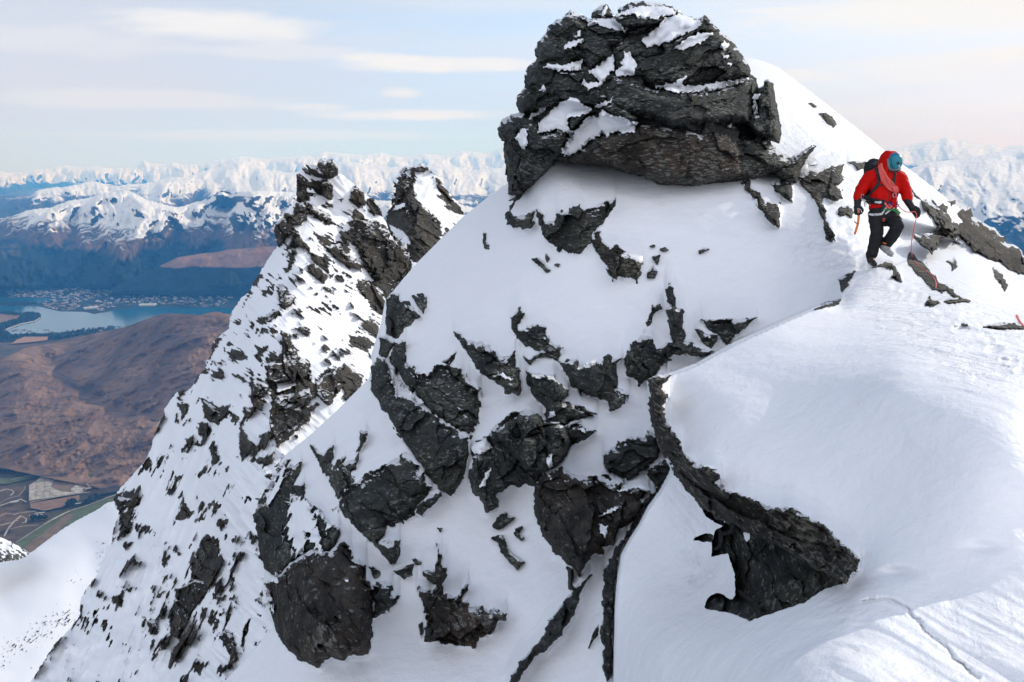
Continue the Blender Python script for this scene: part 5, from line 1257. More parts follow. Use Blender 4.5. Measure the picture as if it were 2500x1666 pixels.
outcrop('tall broken rock wall in the centre of the band with snow filled cracks', [C_([(1065, 680), (1140, 685), (1232, 700), (1262, 742), (1322, 790), (1332, 830), (1282, 862), (1400, 890), (1502, 955), (1402, 982), (1330, 1002), (1400, 1000), (1450, 1030), (1502, 1062), (1462, 1092), (1350, 1152), (1290, 1262), (1182, 1342), (1130, 1402), (970, 1402), (870, 1462), (882, 1540), (802, 1575), (790, 1520), (700, 1422), (690, 1322), (722, 1230), (830, 1150), (790, 1092), (850, 1042), (950, 940), (1100, 925), (1172, 982), (1182, 912), (1090, 812), (1058, 742)]),
    (C_([(860, 1060), (1000, 960), (1100, 930), (1170, 990), (1300, 1010), (1340, 1120), (1280, 1240), (1180, 1320), (1060, 1300), (960, 1180)]), dict(T_=.75, w_=30, base='front', raise_=False, cells=(110, 40, 13))), (C_([(1070, 690), (1230, 705), (1325, 800), (1280, 858), (1200, 840), (1120, 800)]), dict(T_=.25, w_=20, base='front', raise_=False))],
    name='rock_wall', T_=.55, w_=36, ang=75, cells=(120, 44, 14), caps=[C_([(1205, 930), (1225, 925), (1240, 955), (1200, 965)]), C_([(1310, 1020), (1360, 985), (1420, 985), (1340, 1010)]), C_([(1390, 1035), (1420, 1030), (1440, 1060), (1410, 1055)]), C_([(760, 1410), (800, 1320), (835, 1290), (790, 1400)]), C_([(1190, 1230), (1225, 1200), (1225, 1280), (1195, 1285)])], mat=M_ROCK)
outcrop('snow dusted spur between the long slab and the central wall', [C_([(700, 1200), (740, 1120), (800, 1090), (842, 1160), (800, 1260), (760, 1240), (720, 1260)])], T_=.35, w_=16, caps=[C_([(705, 1150), (800, 1088), (835, 1165), (780, 1190), (730, 1200)])], spike=6)
outcrop('bulky dark rock with a snow shelf on top, right of the central wall', [E_([(130, 752), (180, 682), (270, 650), (320, 690), (430, 712), (500, 680), (560, 740), (612, 730), (602, 770), (702, 752), (752, 790), (702, 832), (722, 880), (652, 960), (582, 1000), (560, 1082), (490, 1082), (502, 1130), (450, 1132), (410, 1172), (370, 1252), (340, 1202), (240, 1132), (190, 1062), (150, 982), (125, 902), (118, 802)])], name='boulder', T_=.7, w_=46, ang=55, cells=(130, 48, 14), mat=M_ROCK3, caps=[(E_([(470, 925), (560, 870), (595, 868), (540, 900)]), dict(T_=.03)), (E_([(480, 960), (520, 975), (510, 1040), (485, 1010)]), dict(T_=.02)), E_([(580, 790), (640, 750), (600, 735), (690, 745), (660, 700), (760, 660), (790, 760), (730, 790), (690, 760)])])
outcrop('black layered rock in a hollow below the snow shelf', [E_([(498, 590), (550, 540), (622, 498), (722, 490), (765, 438), (790, 510), (812, 550), (800, 592), (760, 642), (640, 722), (590, 712), (530, 682), (510, 640)])], T_=.5, w_=24, ang=-25, spike=6, cells=(90, 32, 11), aniso=2.6)
outcrop('small rock between the black layered rock and the long lip', [E_([(735, 690), (780, 622), (842, 610), (882, 640), (862, 702), (802, 762), (790, 800), (775, 740)])], T_=.4, w_=16, jag=4)
outcrop('narrow crooked rib of rock splitting the snow at the bottom', [E_([(795, 790), (722, 872), (682, 962), (622, 1052), (582, 1132), (562, 1272), (552, 1452), (545, 1568), (550, 1760), (520, 1840), (495, 1760), (500, 1640), (480, 1560), (500, 1480), (490, 1352), (508, 1202), (558, 1122), (618, 1022), (698, 882), (760, 790)])], name='rock_rib', T_=.35, w_=14, ang=75, jag=5, cells=(46, 20, 9))
outcrop('second rock rib running off the bottom edge, left of the crooked rib', [E_([(300, 1200), (345, 1205), (330, 1290), (350, 1310), (430, 1245), (372, 1340), (362, 1402), (320, 1490), (270, 1568), (200, 1640), (120, 1700), (20, 1840), (-30, 1840), (60, 1700), (140, 1620), (180, 1560), (200, 1500), (262, 1420), (330, 1332), (312, 1320)])], name='rock_rib', T_=.35, w_=16, ang=60, jag=5, cells=(50, 22, 9))
outcrop('thin black splinter just left of the crooked rib', [E_([(440, 1560), (470, 1510), (485, 1510), (470, 1570), (445, 1600), (420, 1640)])], name='stone', T_=.1, w_=8, jag=2)
# ---------------------------------------------------------------- lower left
outcrop('huge dark rounded rock face at the bottom left of the near slope', [D_([(455, 800), (560, 752), (650, 768), (722, 680), (762, 742), (802, 802), (872, 842), (882, 922), (922, 1002), (922, 1172), (912, 1302), (892, 1392), (762, 1402), (742, 1442), (652, 1412), (570, 1475), (460, 1432), (388, 1362), (318, 1262), (285, 1150), (255, 960), (330, 912), (400, 842)])], name='rock_outcrop', T_=.75, w_=60, ang=62, cells=(150, 50, 14), mat=M_ROCK3, amp=.75, aniso=2.6, caps=[(D_([(265, 905), (320, 915), (325, 950), (285, 945)]), dict(T_=.04)), (D_([(270, 830), (300, 850), (325, 905), (280, 870)]), dict(T_=.03)), (D_([(740, 930), (765, 928), (765, 945), (748, 945)]), dict(T_=.02, spike=0, jag=1)), (D_([(280, 1090), (300, 1085), (300, 1130), (285, 1120)]), dict(T_=.03)), (D_([(255, 990), (275, 985), (290, 1060), (265, 1075), (235, 1085), (225, 1050)]), dict(T_=.04))])
outcrop('arched dark rock with a snow filled niche, above the huge rounded face', [D_([(180, 545), (200, 480), (250, 372), (320, 262), (370, 190), (400, 195), (382, 260), (470, 205), (462, 262), (422, 342), (490, 330), (502, 422), (532, 462), (592, 522), (642, 602), (702, 602), (722, 662), (652, 762), (560, 742), (470, 782), (400, 842), (330, 922), (255, 882), (220, 762), (205, 642)])], name='rock_outcrop', T_=.55, w_=30, ang=68, cells=(80, 32, 12), mat=M_ROCK2, spike=8, spike_ang=-60, aniso=2.6,
    caps=[(D_([(372, 662), (412, 560), (395, 500), (425, 430), (482, 428), (522, 482), (560, 562), (580, 702), (590, 770), (560, 735), (500, 640), (460, 790), (440, 770), (430, 700)]), dict(spike=14, spike_ang=-62)), (D_([(530, 480), (600, 540), (650, 520), (715, 480), (690, 580), (640, 600), (590, 520)]), dict(spike=12, spike_ang=-62)), (D_([(250, 480), (290, 340), (360, 240), (400, 220), (350, 300), (300, 420)]), dict(spike=10, spike_ang=-62))])
outcrop('dark chip rocks along the snow chute right of the huge rounded face', [D_([(880, 852), (905, 840), (962, 868), (975, 905), (930, 942), (915, 920), (900, 880)])], T_=.15, w_=10, jag=3)
outcrop('jagged dark rock at the right shoulder of the huge rounded face', [D_([(898, 985), (930, 960), (990, 940), (1042, 968), (1030, 1022), (1084, 1045), (1042, 1092), (960, 1152), (918, 1172), (925, 1080)])], T_=.35, w_=18, spike=4, jag=5)
for lab, p in (('tiny stone at the top of the snow chute', [(735, 655), (770, 672), (782, 690), (755, 686)]), ('oval stone in the snow chute', [(810, 725), (828, 725), (842, 758), (825, 760)]), ('dark stone in the snow chute below the oval one', [(832, 790), (860, 780), (884, 808), (870, 825), (835, 815)]),
               ('slanted block alone in the open snow of the lower slope', [(1660, 600), (1690, 550), (1740, 510), (1760, 540), (1797, 545), (1730, 600), (1690, 617)]), ('hook shaped stone right of the slanted block', [(1798, 640), (1812, 612), (1842, 603), (1846, 612), (1818, 632), (1854, 672), (1842, 684), (1805, 657)]),
               ('crooked string of rock below the slanted block', [(1653, 670), (1720, 655), (1737, 700), (1772, 760), (1857, 822), (1838, 832), (1815, 867), (1760, 812), (1712, 752), (1702, 702)]), ('speck of dark rock in the open snow', [(1322, 612), (1342, 612), (1338, 630)]), ('black chip low left of the ragged rock', [(1208, 1210), (1222, 1200), (1228, 1250), (1214, 1270)])):
    rock('stone', D_(p), .16, 10, 35, .5, (36, 14), 2.5, 9, M_ROCK, label=lab, cat='stone', raise_=False)
outcrop('streaky rock under the snow left of the angular block, with spiky upper edge', [D_([(527, 95), (570, 142), (612, 152), (650, 110), (672, 100), (670, 212), (742, 170), (742, 200), (802, 190), (838, 110), (850, 62), (838, 10), (882, 20), (872, 62), (838, 120), (812, 222), (782, 262), (802, 322), (742, 382), (702, 432), (652, 322), (622, 272), (560, 172)])], T_=.4, w_=20, ang=65, mat=M_ROCK2, spike=6, spike_ang=-65)
outcrop('ragged brown rock low in the snow between the boulders', [D_([(1215, 890), (1242, 880), (1302, 880), (1322, 742), (1332, 800), (1372, 870), (1362, 960), (1352, 1012), (1430, 1042), (1512, 968), (1452, 1082), (1502, 1062), (1522, 1102), (1602, 1102), (1652, 1132), (1650, 1110), (1748, 1140), (1748, 1182), (1692, 1192), (1662, 1272), (1582, 1292), (1552, 1362), (1442, 1342), (1372, 1332), (1290, 1312), (1240, 1312), (1238, 1232), (1282, 1192), (1230, 1102), (1205, 1012), (1222, 982), (1292, 1012), (1302, 972)])], T_=.4, w_=32, ang=60, mat=M_ROCK3, spike=10, spike_ang=-58, cells=(100, 36, 12))
# ---------------------------------------------------------------- the rock lip under the foreground snow and the cave below it
hole_polys = [E_([(1050, 1420), (1062, 1385), (1085, 1355), (1115, 1338), (1150, 1345), (1190, 1375), (1230, 1370), (1300, 1420), (1320, 1470), (1270, 1482), (1200, 1450), (1100, 1435)]), E_([(1022, 850), (1060, 862), (1160, 940), (1165, 975), (1120, 960), (1062, 925)]), E_([(985, 1045), (1060, 1012), (1100, 1020), (1100, 1060), (1040, 1062)])]
cave = empty('cave_rock', unp(1830, 1480, 5.9), 'dark rock wall under the lip with a black opening at its foot', 'rock')
hp_cave = E_([(1095, 1052), (1110, 1000), (1160, 970), (1180, 900), (1350, 980), (1450, 1050), (1620, 1150), (1820, 1285), (1700, 1322), (1602, 1392), (1482, 1432), (1300, 1492), (1215, 1445), (1130, 1432), (1070, 1422), (1075, 1372), (1120, 1340), (1200, 1380), (1222, 1352), (1217, 1232), (1180, 1122), (1090, 1142)])
rock('rock_face', hp_cave, .02, 20, 70, .9, (120, 44, 14), 3, 14, M_ROCK, parent=cave, seed=2001, raise_=False, back=.5, grow=24, base=lambda X, Y: fg_d(X, Y) + .26)
cap(E_([(1265, 1010), (1300, 1005), (1302, 1040), (1285, 1062), (1270, 1040)]), .03, 10, 1, 8, cave, spike=0)
lip = rock('rock_lip', E_([(745, 170), (800, 158), (862, 155), (812, 220), (850, 250), (830, 312), (840, 402), (882, 470), (912, 512), (945, 592), (1002, 640), (1062, 660), (1112, 668), (1137, 710), (1100, 732), (1150, 772), (1232, 802), (1332, 842), (1432, 882), (1532, 878), (1602, 922), (1702, 970), (1742, 1002), (1792, 1072), (1852, 1112), (1897, 1160), (1882, 1212), (1822, 1282), (1740, 1242), (1602, 1162), (1452, 1072), (1302, 1002), (1150, 932), (1050, 872), (950, 762), (885, 690), (876, 640), (838, 590), (798, 510), (768, 400), (752, 300), (762, 250)]), .42, 16, 32, 1.0, (90, 34, 12), 5, 14, M_ROCKL, label='long dark rock lip edging the smooth foreground snow', cat='rock', seed=2002, tilt=(0, -.2), spike=3, spike_ang=20, back=1.2, base='fg')

rock('lip_edge', E_([(882, 655), (945, 705), (1060, 800), (1200, 885), (1350, 950), (1500, 1035), (1700, 1150), (1838, 1245), (1822, 1284), (1740, 1244), (1602, 1164), (1452, 1074), (1302, 1004), (1150, 934), (1050, 874), (950, 764)]), .22, 8, 32, 1.2, (60, 24, 10), 7, 34, M_ROCKL, parent=lip, base=lambda X, Y: fg_d(X, Y) - .25, raise_=False, seed=2003, aniso=2.2, dedge=0.0)
hol = empty('band_shade', unp(1100, 1000, 14), 'rock painted black as shade in the gaps between slabs of the rock band', 'rock')  # dark sheets laid in the gaps, with the shade painted in
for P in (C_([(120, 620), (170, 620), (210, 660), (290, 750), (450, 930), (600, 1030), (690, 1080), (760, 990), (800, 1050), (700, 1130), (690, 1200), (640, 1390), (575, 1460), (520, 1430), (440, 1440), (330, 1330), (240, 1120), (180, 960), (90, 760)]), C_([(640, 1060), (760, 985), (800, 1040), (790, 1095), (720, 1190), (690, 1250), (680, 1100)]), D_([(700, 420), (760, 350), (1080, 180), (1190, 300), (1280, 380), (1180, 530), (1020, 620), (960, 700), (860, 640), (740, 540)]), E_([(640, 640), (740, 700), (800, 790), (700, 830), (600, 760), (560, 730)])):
    rock('shade_face', P, .03, 10, 40, .8, (60, 24, 9), 3, 14, M_SHADE, parent=hol, raise_=False, back=.6, seed=2100 + len(built))
# ---------------------------------------------------------------- the snow itself, banked up behind each rock
rs = np.zeros_like(bulge)
run = np.zeros(bulge.shape[1])
for i in range(bulge.shape[0] - 1, -1, -1):
    run = np.maximum(bulge[i], run * math.exp(-ST / 22.0))
    rs[i] = run
hard = bulge > 0
soft = rs.copy()
for _ in range(30):
    p = np.pad(soft, 1, mode='edge')
    soft = (p[:-2, 1:-1] + p[2:, 1:-1] + p[1:-1, :-2] + p[1:-1, 2:] + 2 * soft) / 6
rsb = rs.copy()
for _ in range(10):
    p = np.pad(rsb, ((0, 0), (2, 2)), mode='edge')
    rsb = (p[:, :-4] + p[:, 1:-3] + p[:, 2:-2] + p[:, 3:-1] + p[:, 4:]) / 5
rsb = np.minimum(rsb, rs * 1.3 + 0.005)
for _ in range(4):
    p = np.pad(rsb, 1, mode='edge')
    rsb = (p[:-2, 1:-1] + p[2:, 1:-1] + p[1:-1, :-2] + p[1:-1, 2:] + 2 * rsb) / 6
# below a rock the bank must not grow out in front of it
up = np.where(hard, 0, np.minimum(soft, rs + 0.02))
up = np.maximum(np.minimum(soft, rs + 0.02), rsb * 0.85) * 0.97 + 0.012 * (rs > 0.03)
DS = D0 - up * (1 - sstep(2.5, 8.0, insd + 2.2 * fbm(GX / 12, GY / 12, 3, 96)))
SS = 3.0
sx, sy = np.arange(522, 3100, SS), np.arange(-12, 1696, SS)
def samp(A, X, Y):
    fx, fy = (X - NX[0]) / ST, (Y - NY[0]) / ST
    ix, iy = np.clip(np.floor(fx).astype(int), 0, len(NX) - 2), np.clip(np.floor(fy).astype(int), 0, len(NY) - 2)
    a, b = np.clip(fx - ix, 0, 1), np.clip(fy - iy, 0, 1)
    return (A[iy, ix] * (1 - a) + A[iy, ix + 1] * a) * (1 - b) + (A[iy + 1, ix] * (1 - a) + A[iy + 1, ix + 1] * a) * b
SX, SY = np.meshgrid(sx, sy)
ssd = poly_sd(slope_poly, SX, SY) + 1.6 * fbm(SX / 10, SY / 10, 3, 777) * sstep(1000, 1600, SX)
for hpz in hole_polys + [hp_cave]:
    ssd = np.minimum(ssd, -(poly_sd(hpz, SX, SY) + 2 * fbm(SX / 14, SY / 14, 3, 778)))
SD = samp(DS, SX, SY)
PX, PY, DD = fold(ssd, SX, SY, SD, SS, 4.0)
keep = ssd > -3 * SS
V, q, used = grid_mesh(PX, PY, DD, keep)
rough = samp(np.clip(0.12 + path, 0, 1), SX, SY)[used]
snow = mesh_obj('snow_slope', V, q, M_SNOW, None, attrs={'rough': rough}, sharp=60)
tag(snow, kind='structure')
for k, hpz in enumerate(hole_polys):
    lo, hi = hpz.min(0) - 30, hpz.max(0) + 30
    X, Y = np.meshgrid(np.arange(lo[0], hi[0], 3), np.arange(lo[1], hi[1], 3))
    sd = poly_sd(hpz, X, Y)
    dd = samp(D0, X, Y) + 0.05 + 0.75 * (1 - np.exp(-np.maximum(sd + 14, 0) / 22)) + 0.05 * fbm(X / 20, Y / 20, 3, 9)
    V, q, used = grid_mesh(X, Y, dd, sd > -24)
    mesh_obj('rock_recess', V, q, M_SHADE, cave)  # pit walls, their shade deepened by the dark colour

# the ridge of snow the photographer stands on, running on under and behind the camera
bx = np.linspace(430, 3090, 110)
P0 = unp(bx, np.full(110, 1696.0), samp(D0, np.clip(bx, NX[0], NX[-1])[None], np.full((1, 110), 1690.0))[0] + .03)
tt = np.linspace(0, 1, 70) ** 1.3
rows = []
for t in tt:
    yb = -16.0
    q_ = P0 * (1 - t) + np.stack([P0[:, 0] * 4 + 0 * bx, np.full(110, yb), -2.4 - 0.5 * np.abs(P0[:, 0])], 1) * t
    q_[:, 2] += -0.25 * math.sin(math.pi * t) + 0.12 * math.sin(math.pi * t) * fbm(q_[:, 0] / 2, q_[:, 1] / 2, 3, 91)
    rows.append(q_)
rows = np.array(rows)
idx = np.arange(rows.shape[0] * 110).reshape(-1, 110)
q = np.stack([idx[:-1, :-1].ravel(), idx[1:, :-1].ravel(), idx[1:, 1:].ravel(), idx[:-1, 1:].ravel()], 1)
tag(mesh_obj('snow_ridge', rows.reshape(-1, 3), q, M_SNOW), kind='structure')

# ---------------------------------------------------------------- free-standing blocks of the two pinnacles
def pblock(poly, T_, parent, base=pin_d, w_=8, mat=None, ang=40, seed=0, cells=(40, 16, 7), amp=1.5, jag=2.5, back=2.5, off=0.0, **kw):
    return rock('rock_block', poly, T_, w_, ang, amp, cells, jag, 8, mat or M_ROCKP, parent=parent, base=(lambda X, Y: base(X, Y) + off), raise_=False, seed=3000 + seed, back=back, **kw)
pblock(G2([(965, 190), (975, 155), (1000, 140), (1030, 150), (1045, 185), (1055, 240), (1050, 285), (1010, 260), (975, 225)]), 1.4, pinnacle, seed=1, ang=75)
pblock(G2([(1040, 185), (1055, 140), (1075, 132), (1100, 165), (1130, 225), (1125, 265), (1080, 295), (1050, 280)]), 1.1, pinnacle, seed=2, ang=80)
pblock(G2([(870, 185), (885, 182), (905, 200), (960, 195), (985, 235), (1030, 265), (1060, 300), (1000, 290), (930, 275), (890, 240)]), 1.0, pinnacle, seed=3, ang=20)
pblock(G2([(835, 215), (850, 215), (885, 250), (900, 275), (860, 255)]), .8, pinnacle, seed=4)
pblock(G2([(790, 270), (830, 290), (860, 330), (865, 420), (850, 470), (855, 520), (820, 470), (795, 470), (786, 400)]), 1.0, pinnacle, seed=5, ang=70)
pblock(G2([(1000, 340), (1050, 330), (1080, 360), (1085, 440), (1068, 478), (1020, 455), (1005, 400)]), 1.4, pinnacle, seed=6, ang=70)
pblock(G2([(610, 690), (640, 660), (690, 640), (700, 690), (690, 760), (660, 840), (628, 860), (608, 800), (600, 750)]), 1.3, pinnacle, seed=7, ang=60)
pblock(G2([(780, 530), (840, 500), (862, 560), (860, 640), (800, 692), (735, 690), (745, 620)]), 1.0, pinnacle, seed=8, ang=60)
pblock(G2([(1245, 410), (1285, 375), (1350, 432), (1372, 520), (1312, 558), (1232, 488)]), .8, pinnacle, seed=9, ang=60)
pblock(G2([(1372, 480), (1420, 468), (1470, 520), (1502, 608), (1440, 600), (1392, 530)]), 1.0, pinnacle, seed=10, ang=60)
pblock(G2([(888, 1048), (940, 1028), (1030, 1140), (1015, 1192), (960, 1150), (885, 1090)]), .7, pinnacle, seed=11, ang=50)
pblock(G2([(622, 1230), (650, 1190), (702, 1262), (768, 1312), (740, 1370), (682, 1398), (640, 1340)]), .9, pinnacle, seed=12, ang=60)
pblock(G2([(1035, 880), (1150, 860), (1240, 960), (1340, 1040), (1320, 1062), (1240, 1050), (1150, 1000), (1080, 935)]), .9, pinnacle, seed=13, ang=30)
pblock(G2([(472, 1492), (598, 1422), (622, 1442), (560, 1512), (500, 1530)]), .7, pinnacle, seed=14, ang=20)
pblock(H2([(830, 212), (890, 232), (912, 320), (958, 400), (1000, 470), (960, 560), (930, 640), (860, 560), (840, 440), (850, 330)]), 1.1, pinnacle, seed=15, ang=70)
pblock(H2([(970, 420), (1060, 480), (1042, 570), (1000, 620), (960, 560)]), 1.2, pinnacle, seed=16, ang=60)
pblock(H2([(1120, 650), (1200, 580), (1300, 525), (1310, 600), (1290, 700), (1240, 830), (1180, 800), (1130, 730)]), .9, pinnacle, seed=17, ang=50)
pblock(H2([(1310, 520), (1400, 495), (1508, 602), (1490, 670), (1400, 780), (1362, 770), (1400, 660)]), .8, pinnacle, seed=18, ang=35)
pblock(H2([(745, 850), (800, 760), (950, 740), (1060, 690), (1090, 760), (1010, 900), (1040, 950), (950, 1040), (862, 1128), (800, 1160), (745, 1050), (725, 980)]), .9, pinnacle, seed=19, ang=-20, cells=(70, 26, 10))
pblock(H2([(720, 480), (830, 470), (850, 560), (900, 620), (780, 640), (715, 620)]), .8, pinnacle, seed=20, ang=-10)
pblock(H2([(580, 620), (640, 640), (705, 660), (715, 700), (640, 780), (600, 860), (575, 800)]), .8, pinnacle, seed=21, ang=70)
pblock(H2([(165, 800), (230, 830), (300, 900), (290, 985), (205, 960), (170, 885)]), .7, pinnacle, seed=22, ang=60)
pblock(H2([(520, 862), (600, 882), (545, 940), (512, 930)]), .7, pinnacle, seed=23, ang=40)
pblock(I2([(668, 650), (722, 562), (862, 545), (872, 640), (898, 668), (850, 770), (810, 850), (762, 800), (672, 760), (658, 730)]), .6, pinnacle, seed=24, ang=60, cells=(80, 30, 11))
pblock(I2([(562, 880), (690, 812), (770, 830), (800, 860), (742, 940), (650, 1060), (562, 1238), (508, 1200), (512, 1090), (535, 960)]), .6, pinnacle, seed=25, ang=60, cells=(90, 30, 11))
pblock(I2([(498, 1460), (520, 1340), (610, 1220), (700, 1062), (690, 1115), (600, 1310)]), .4, pinnacle, seed=26, ang=60)
pblock(I2([(870, 1230), (912, 1180), (962, 1222), (1002, 1402), (972, 1415), (920, 1290)]), .4, pinnacle, seed=27, ang=60)
pblock(I2([(332, 1112), (412, 1102), (402, 1200), (362, 1212)]), .4, pinnacle, seed=28, ang=60)
pblock(Hh([(728, 1095), (760, 1085), (850, 1080), (882, 1040), (880, 1120), (860, 1140), (760, 1155)]), .8, pinnacle, seed=29, ang=10)
pblock(G([(1325, 165), (1338, 145), (1382, 134), (1420, 158), (1400, 175), (1350, 180)]), 1.2, pinnacle2, pin2_d, seed=30, ang=10)
pblock(G([(1228, 262), (1255, 195), (1300, 180), (1330, 215), (1300, 290), (1250, 350), (1212, 390), (1225, 310)]), .7, pinnacle2, pin2_d, seed=31, ang=50, jag=8, amp=2.0)
pblock(G([(1330, 320), (1370, 390), (1430, 430), (1500, 500), (1510, 570), (1420, 600), (1330, 560), (1290, 480), (1300, 400)]), .5, pinnacle2, pin2_d, seed=32, ang=40, jag=9, amp=2.0)

pblock(G2([(1290, 600), (1350, 590), (1400, 670), (1460, 690), (1530, 730), (1600, 820), (1700, 930), (1742, 1010), (1742, 1080), (1640, 1240), (1560, 1320), (1470, 1180), (1400, 1050), (1330, 930), (1280, 850), (1240, 760), (1260, 680)]), .6, pinnacle, seed=40, ang=40, cells=(60, 24, 9), jag=9, amp=1.4)
pblock(G2([(1290, 1160), (1400, 1190), (1480, 1290), (1550, 1340), (1530, 1480), (1440, 1430), (1390, 1330), (1320, 1240)]), .5, pinnacle, seed=41, ang=50, jag=8)
pblock(G2([(880, 510), (960, 555), (1050, 610), (1095, 680), (1040, 690), (960, 635), (885, 590)]), .4, pinnacle, seed=42, ang=30, jag=8)
# ================================================================ the climber
import bmesh
from mathutils.bvhtree import BVHTree
from mathutils import Matrix
def samp1(A, x, y):
    return float(samp(A, np.array([[x]], float), np.array([[y]], float))[0, 0])
CD = samp1(DS, 2133, 648) - 0.03
def W3(cx, cy, dd=0.0):
    """close-up tracing of the climber -> world point"""
    return Vector(unp(2040 + .2168 * cx, 340 + .2168 * cy, CD + dd))
def R3(rx, ry, d):
    return Vector(unp(1900 + .3188 * rx, 330 + .3188 * ry, d))

def tube(bm, pts, radii, n=12, flat=1.0, caps=True, up=None):
    """tapered closed limb through points; flat < 1 squeezes it towards the viewer axis"""
    pts = [Vector(p) for p in pts]
    rings = []
    m = len(pts)
    seq = []
    t0 = (pts[1] - pts[0]).normalized(); t1 = (pts[-1] - pts[-2]).normalized()
    if caps:
        for a in (75, 40):
            seq.append((pts[0] - t0 * radii[0] * math.sin(R(a)), radii[0] * math.cos(R(a)), t0))
    for i in range(m):
        t = (pts[min(i + 1, m - 1)] - pts[max(i - 1, 0)]).normalized()
        seq.append((pts[i], radii[i], t))
    if caps:
        for a in (40, 75):
            seq.append((pts[-1] + t1 * radii[-1] * math.sin(R(a)), radii[-1] * math.cos(R(a)), t1))
    ref = Vector(up) if up else Vector((0, -1, 0.15))
    for p, r, t in seq:
        a = ref - t * ref.dot(t)
        if a.length < 1e-3: a = Vector((1, 0, 0)) - t * t.x
        a.normalize()
        b = t.cross(a)
        rings.append([bm.verts.new(p + a * (r * flat * math.cos(2 * math.pi * k / n)) + b * (r * math.sin(2 * math.pi * k / n))) for k in range(n)])
    for q, w in zip(rings[:-1], rings[1:]):
        for k in range(n):
            bm.faces.new((q[k], q[(k + 1) % n], w[(k + 1) % n], w[k]))
    bm.faces.new(rings[0][::-1]); bm.faces.new(rings[-1])

def smooth_path(pts, k=6):
    P = [Vector(p) for p in pts]
    out = []
    for i in range(len(P) - 1):
        p0, p1, p2, p3 = P[max(i - 1, 0)], P[i], P[i + 1], P[min(i + 2, len(P) - 1)]
        for j in range(k):
            t = j / k
            out.append(0.5 * ((2 * p1) + (p2 - p0) * t + (2 * p0 - 5 * p1 + 4 * p2 - p3) * t * t + (3 * p1 - p0 - 3 * p2 + p3) * t ** 3))
    out.append(P[-1])
    return out

def ball(bm, c, r, rx=None, ry=None, rz=None, rot_=None, sub=3):
    s = Matrix.Diagonal((rx or r, ry or r, rz or r, 1))
    mt = Matrix.Translation(Vector(c)) @ (rot_ or Matrix()) @ s
    bmesh.ops.create_icosphere(bm, subdivisions=sub, radius=1, matrix=mt)

def finish(name, bm, mat, parent, voxel=None, smooth_it=0, wr=0.0, wr_s=9, seed=0, disp=None):
    bmesh.ops.recalc_face_normals(bm, faces=bm.faces)
    me = bpy.data.meshes.new(name)
    bm.to_mesh(me); bm.free()
    if voxel:
        tmp = bpy.data.objects.new('tmp', me)
        col.objects.link(tmp)
        mo = tmp.modifiers.new('r', 'REMESH'); mo.mode = 'VOXEL'; mo.voxel_size = voxel
        if smooth_it:
            ms = tmp.modifiers.new('s', 'SMOOTH'); ms.iterations = smooth_it; ms.factor = 0.5
        dg = bpy.context.evaluated_depsgraph_get()
        me2 = bpy.data.meshes.new_from_object(tmp.evaluated_get(dg))
        bpy.data.objects.remove(tmp)
        bpy.data.meshes.remove(me)
        me = me2; me.name = name
    if wr:
        n = len(me.vertices)
        co_ = np.empty(n * 3, np.float32); me.vertices.foreach_get('co', co_); co_ = co_.reshape(-1, 3)
        no = np.empty(n * 3, np.float32); me.vertices.foreach_get('normal', no); no = no.reshape(-1, 3)
        u, v_, w_ = co_[:, 0] * wr_s, co_[:, 2] * wr_s, co_[:, 1] * wr_s
        h = ridged(u + 0.6 * v_, v_ * 0.7 - 0.4 * u + w_ * 0.5, 3, seed) - 0.5 + 0.5 * fbm(u * 1.7, v_ * 1.7 + w_, 3, seed + 4)
        co_ += no * (wr * h)[:, None]
        me.vertices.foreach_set('co', co_.ravel())
    me.polygons.foreach_set('use_smooth', np.ones(len(me.polygons), bool))
    me.update()
    me.materials.clear(); me.materials.append(mat)
    o = bpy.data.objects.new(name, me)
    col.objects.link(o)
    if parent is not None:
        o.parent = parent
        org = Vector(parent.location) + (Vector(parent.parent.location) if parent.parent else Vector())
    else:
        vs_ = np.empty(len(me.vertices) * 3, np.float32); me.vertices.foreach_get('co', vs_)
        org = Vector(vs_.reshape(-1, 3).mean(0)); o.location = org
    me.transform(Matrix.Translation(-org))
    return o

def bvh(o):
    me = o.data.copy()
    base = Vector(o.location)
    p = o.parent
    while p: base += Vector(p.location); p = p.parent
    me.transform(Matrix.Translation(base))
    bm = bmesh.new(); bm.from_mesh(me)
    t = BVHTree.FromBMesh(bm); bm.free(); bpy.data.meshes.remove(me)
    return t

C_RED = simple('jacket_red', (0.50, 0.006, 0.004), 0.65, 0.08, vary=0.12, vscale=14, bscale=38, bdist=0.004)
C_BLK = simple('black_cloth', (0.012, 0.012, 0.014), 0.7, 0.25, vary=0.4, vscale=12, bscale=40, bdist=0.004)
C_GLV = simple('glove_black', (0.014, 0.014, 0.016), 0.65, 0.3, vary=0.4, vscale=30, bscale=70, bdist=0.002)
C_TEAL = simple('helmet_teal', (0.005, 0.19, 0.26), 0.28, 0.5, vary=0.1, vscale=10)
C_GREY = simple('helmet_grey', (0.16, 0.17, 0.18), 0.4, 0.4)
C_DARK = simple('strap_black', (0.02, 0.02, 0.022), 0.6, 0.3)
C_WHT = simple('strap_white', (0.62, 0.62, 0.60), 0.6, 0.2)
C_SKIN = simple('skin', (0.50, 0.27, 0.19), 0.5, 0.3)
C_ROPE = simple('rope_red', (0.78, 0.13, 0.115), 0.7, 0.2, vary=0.35, vscale=130, bscale=260, bdist=0.002)
C_ORG = simple('axe_orange', (0.72, 0.16, 0.015), 0.35, 0.5)
C_STEEL = simple('steel', (0.42, 0.42, 0.43), 0.35, 0.5, metal=0.9)
C_BOOT = simple('boot_grey', (0.34, 0.34, 0.33), 0.5, 0.3, vary=0.4, vscale=30)
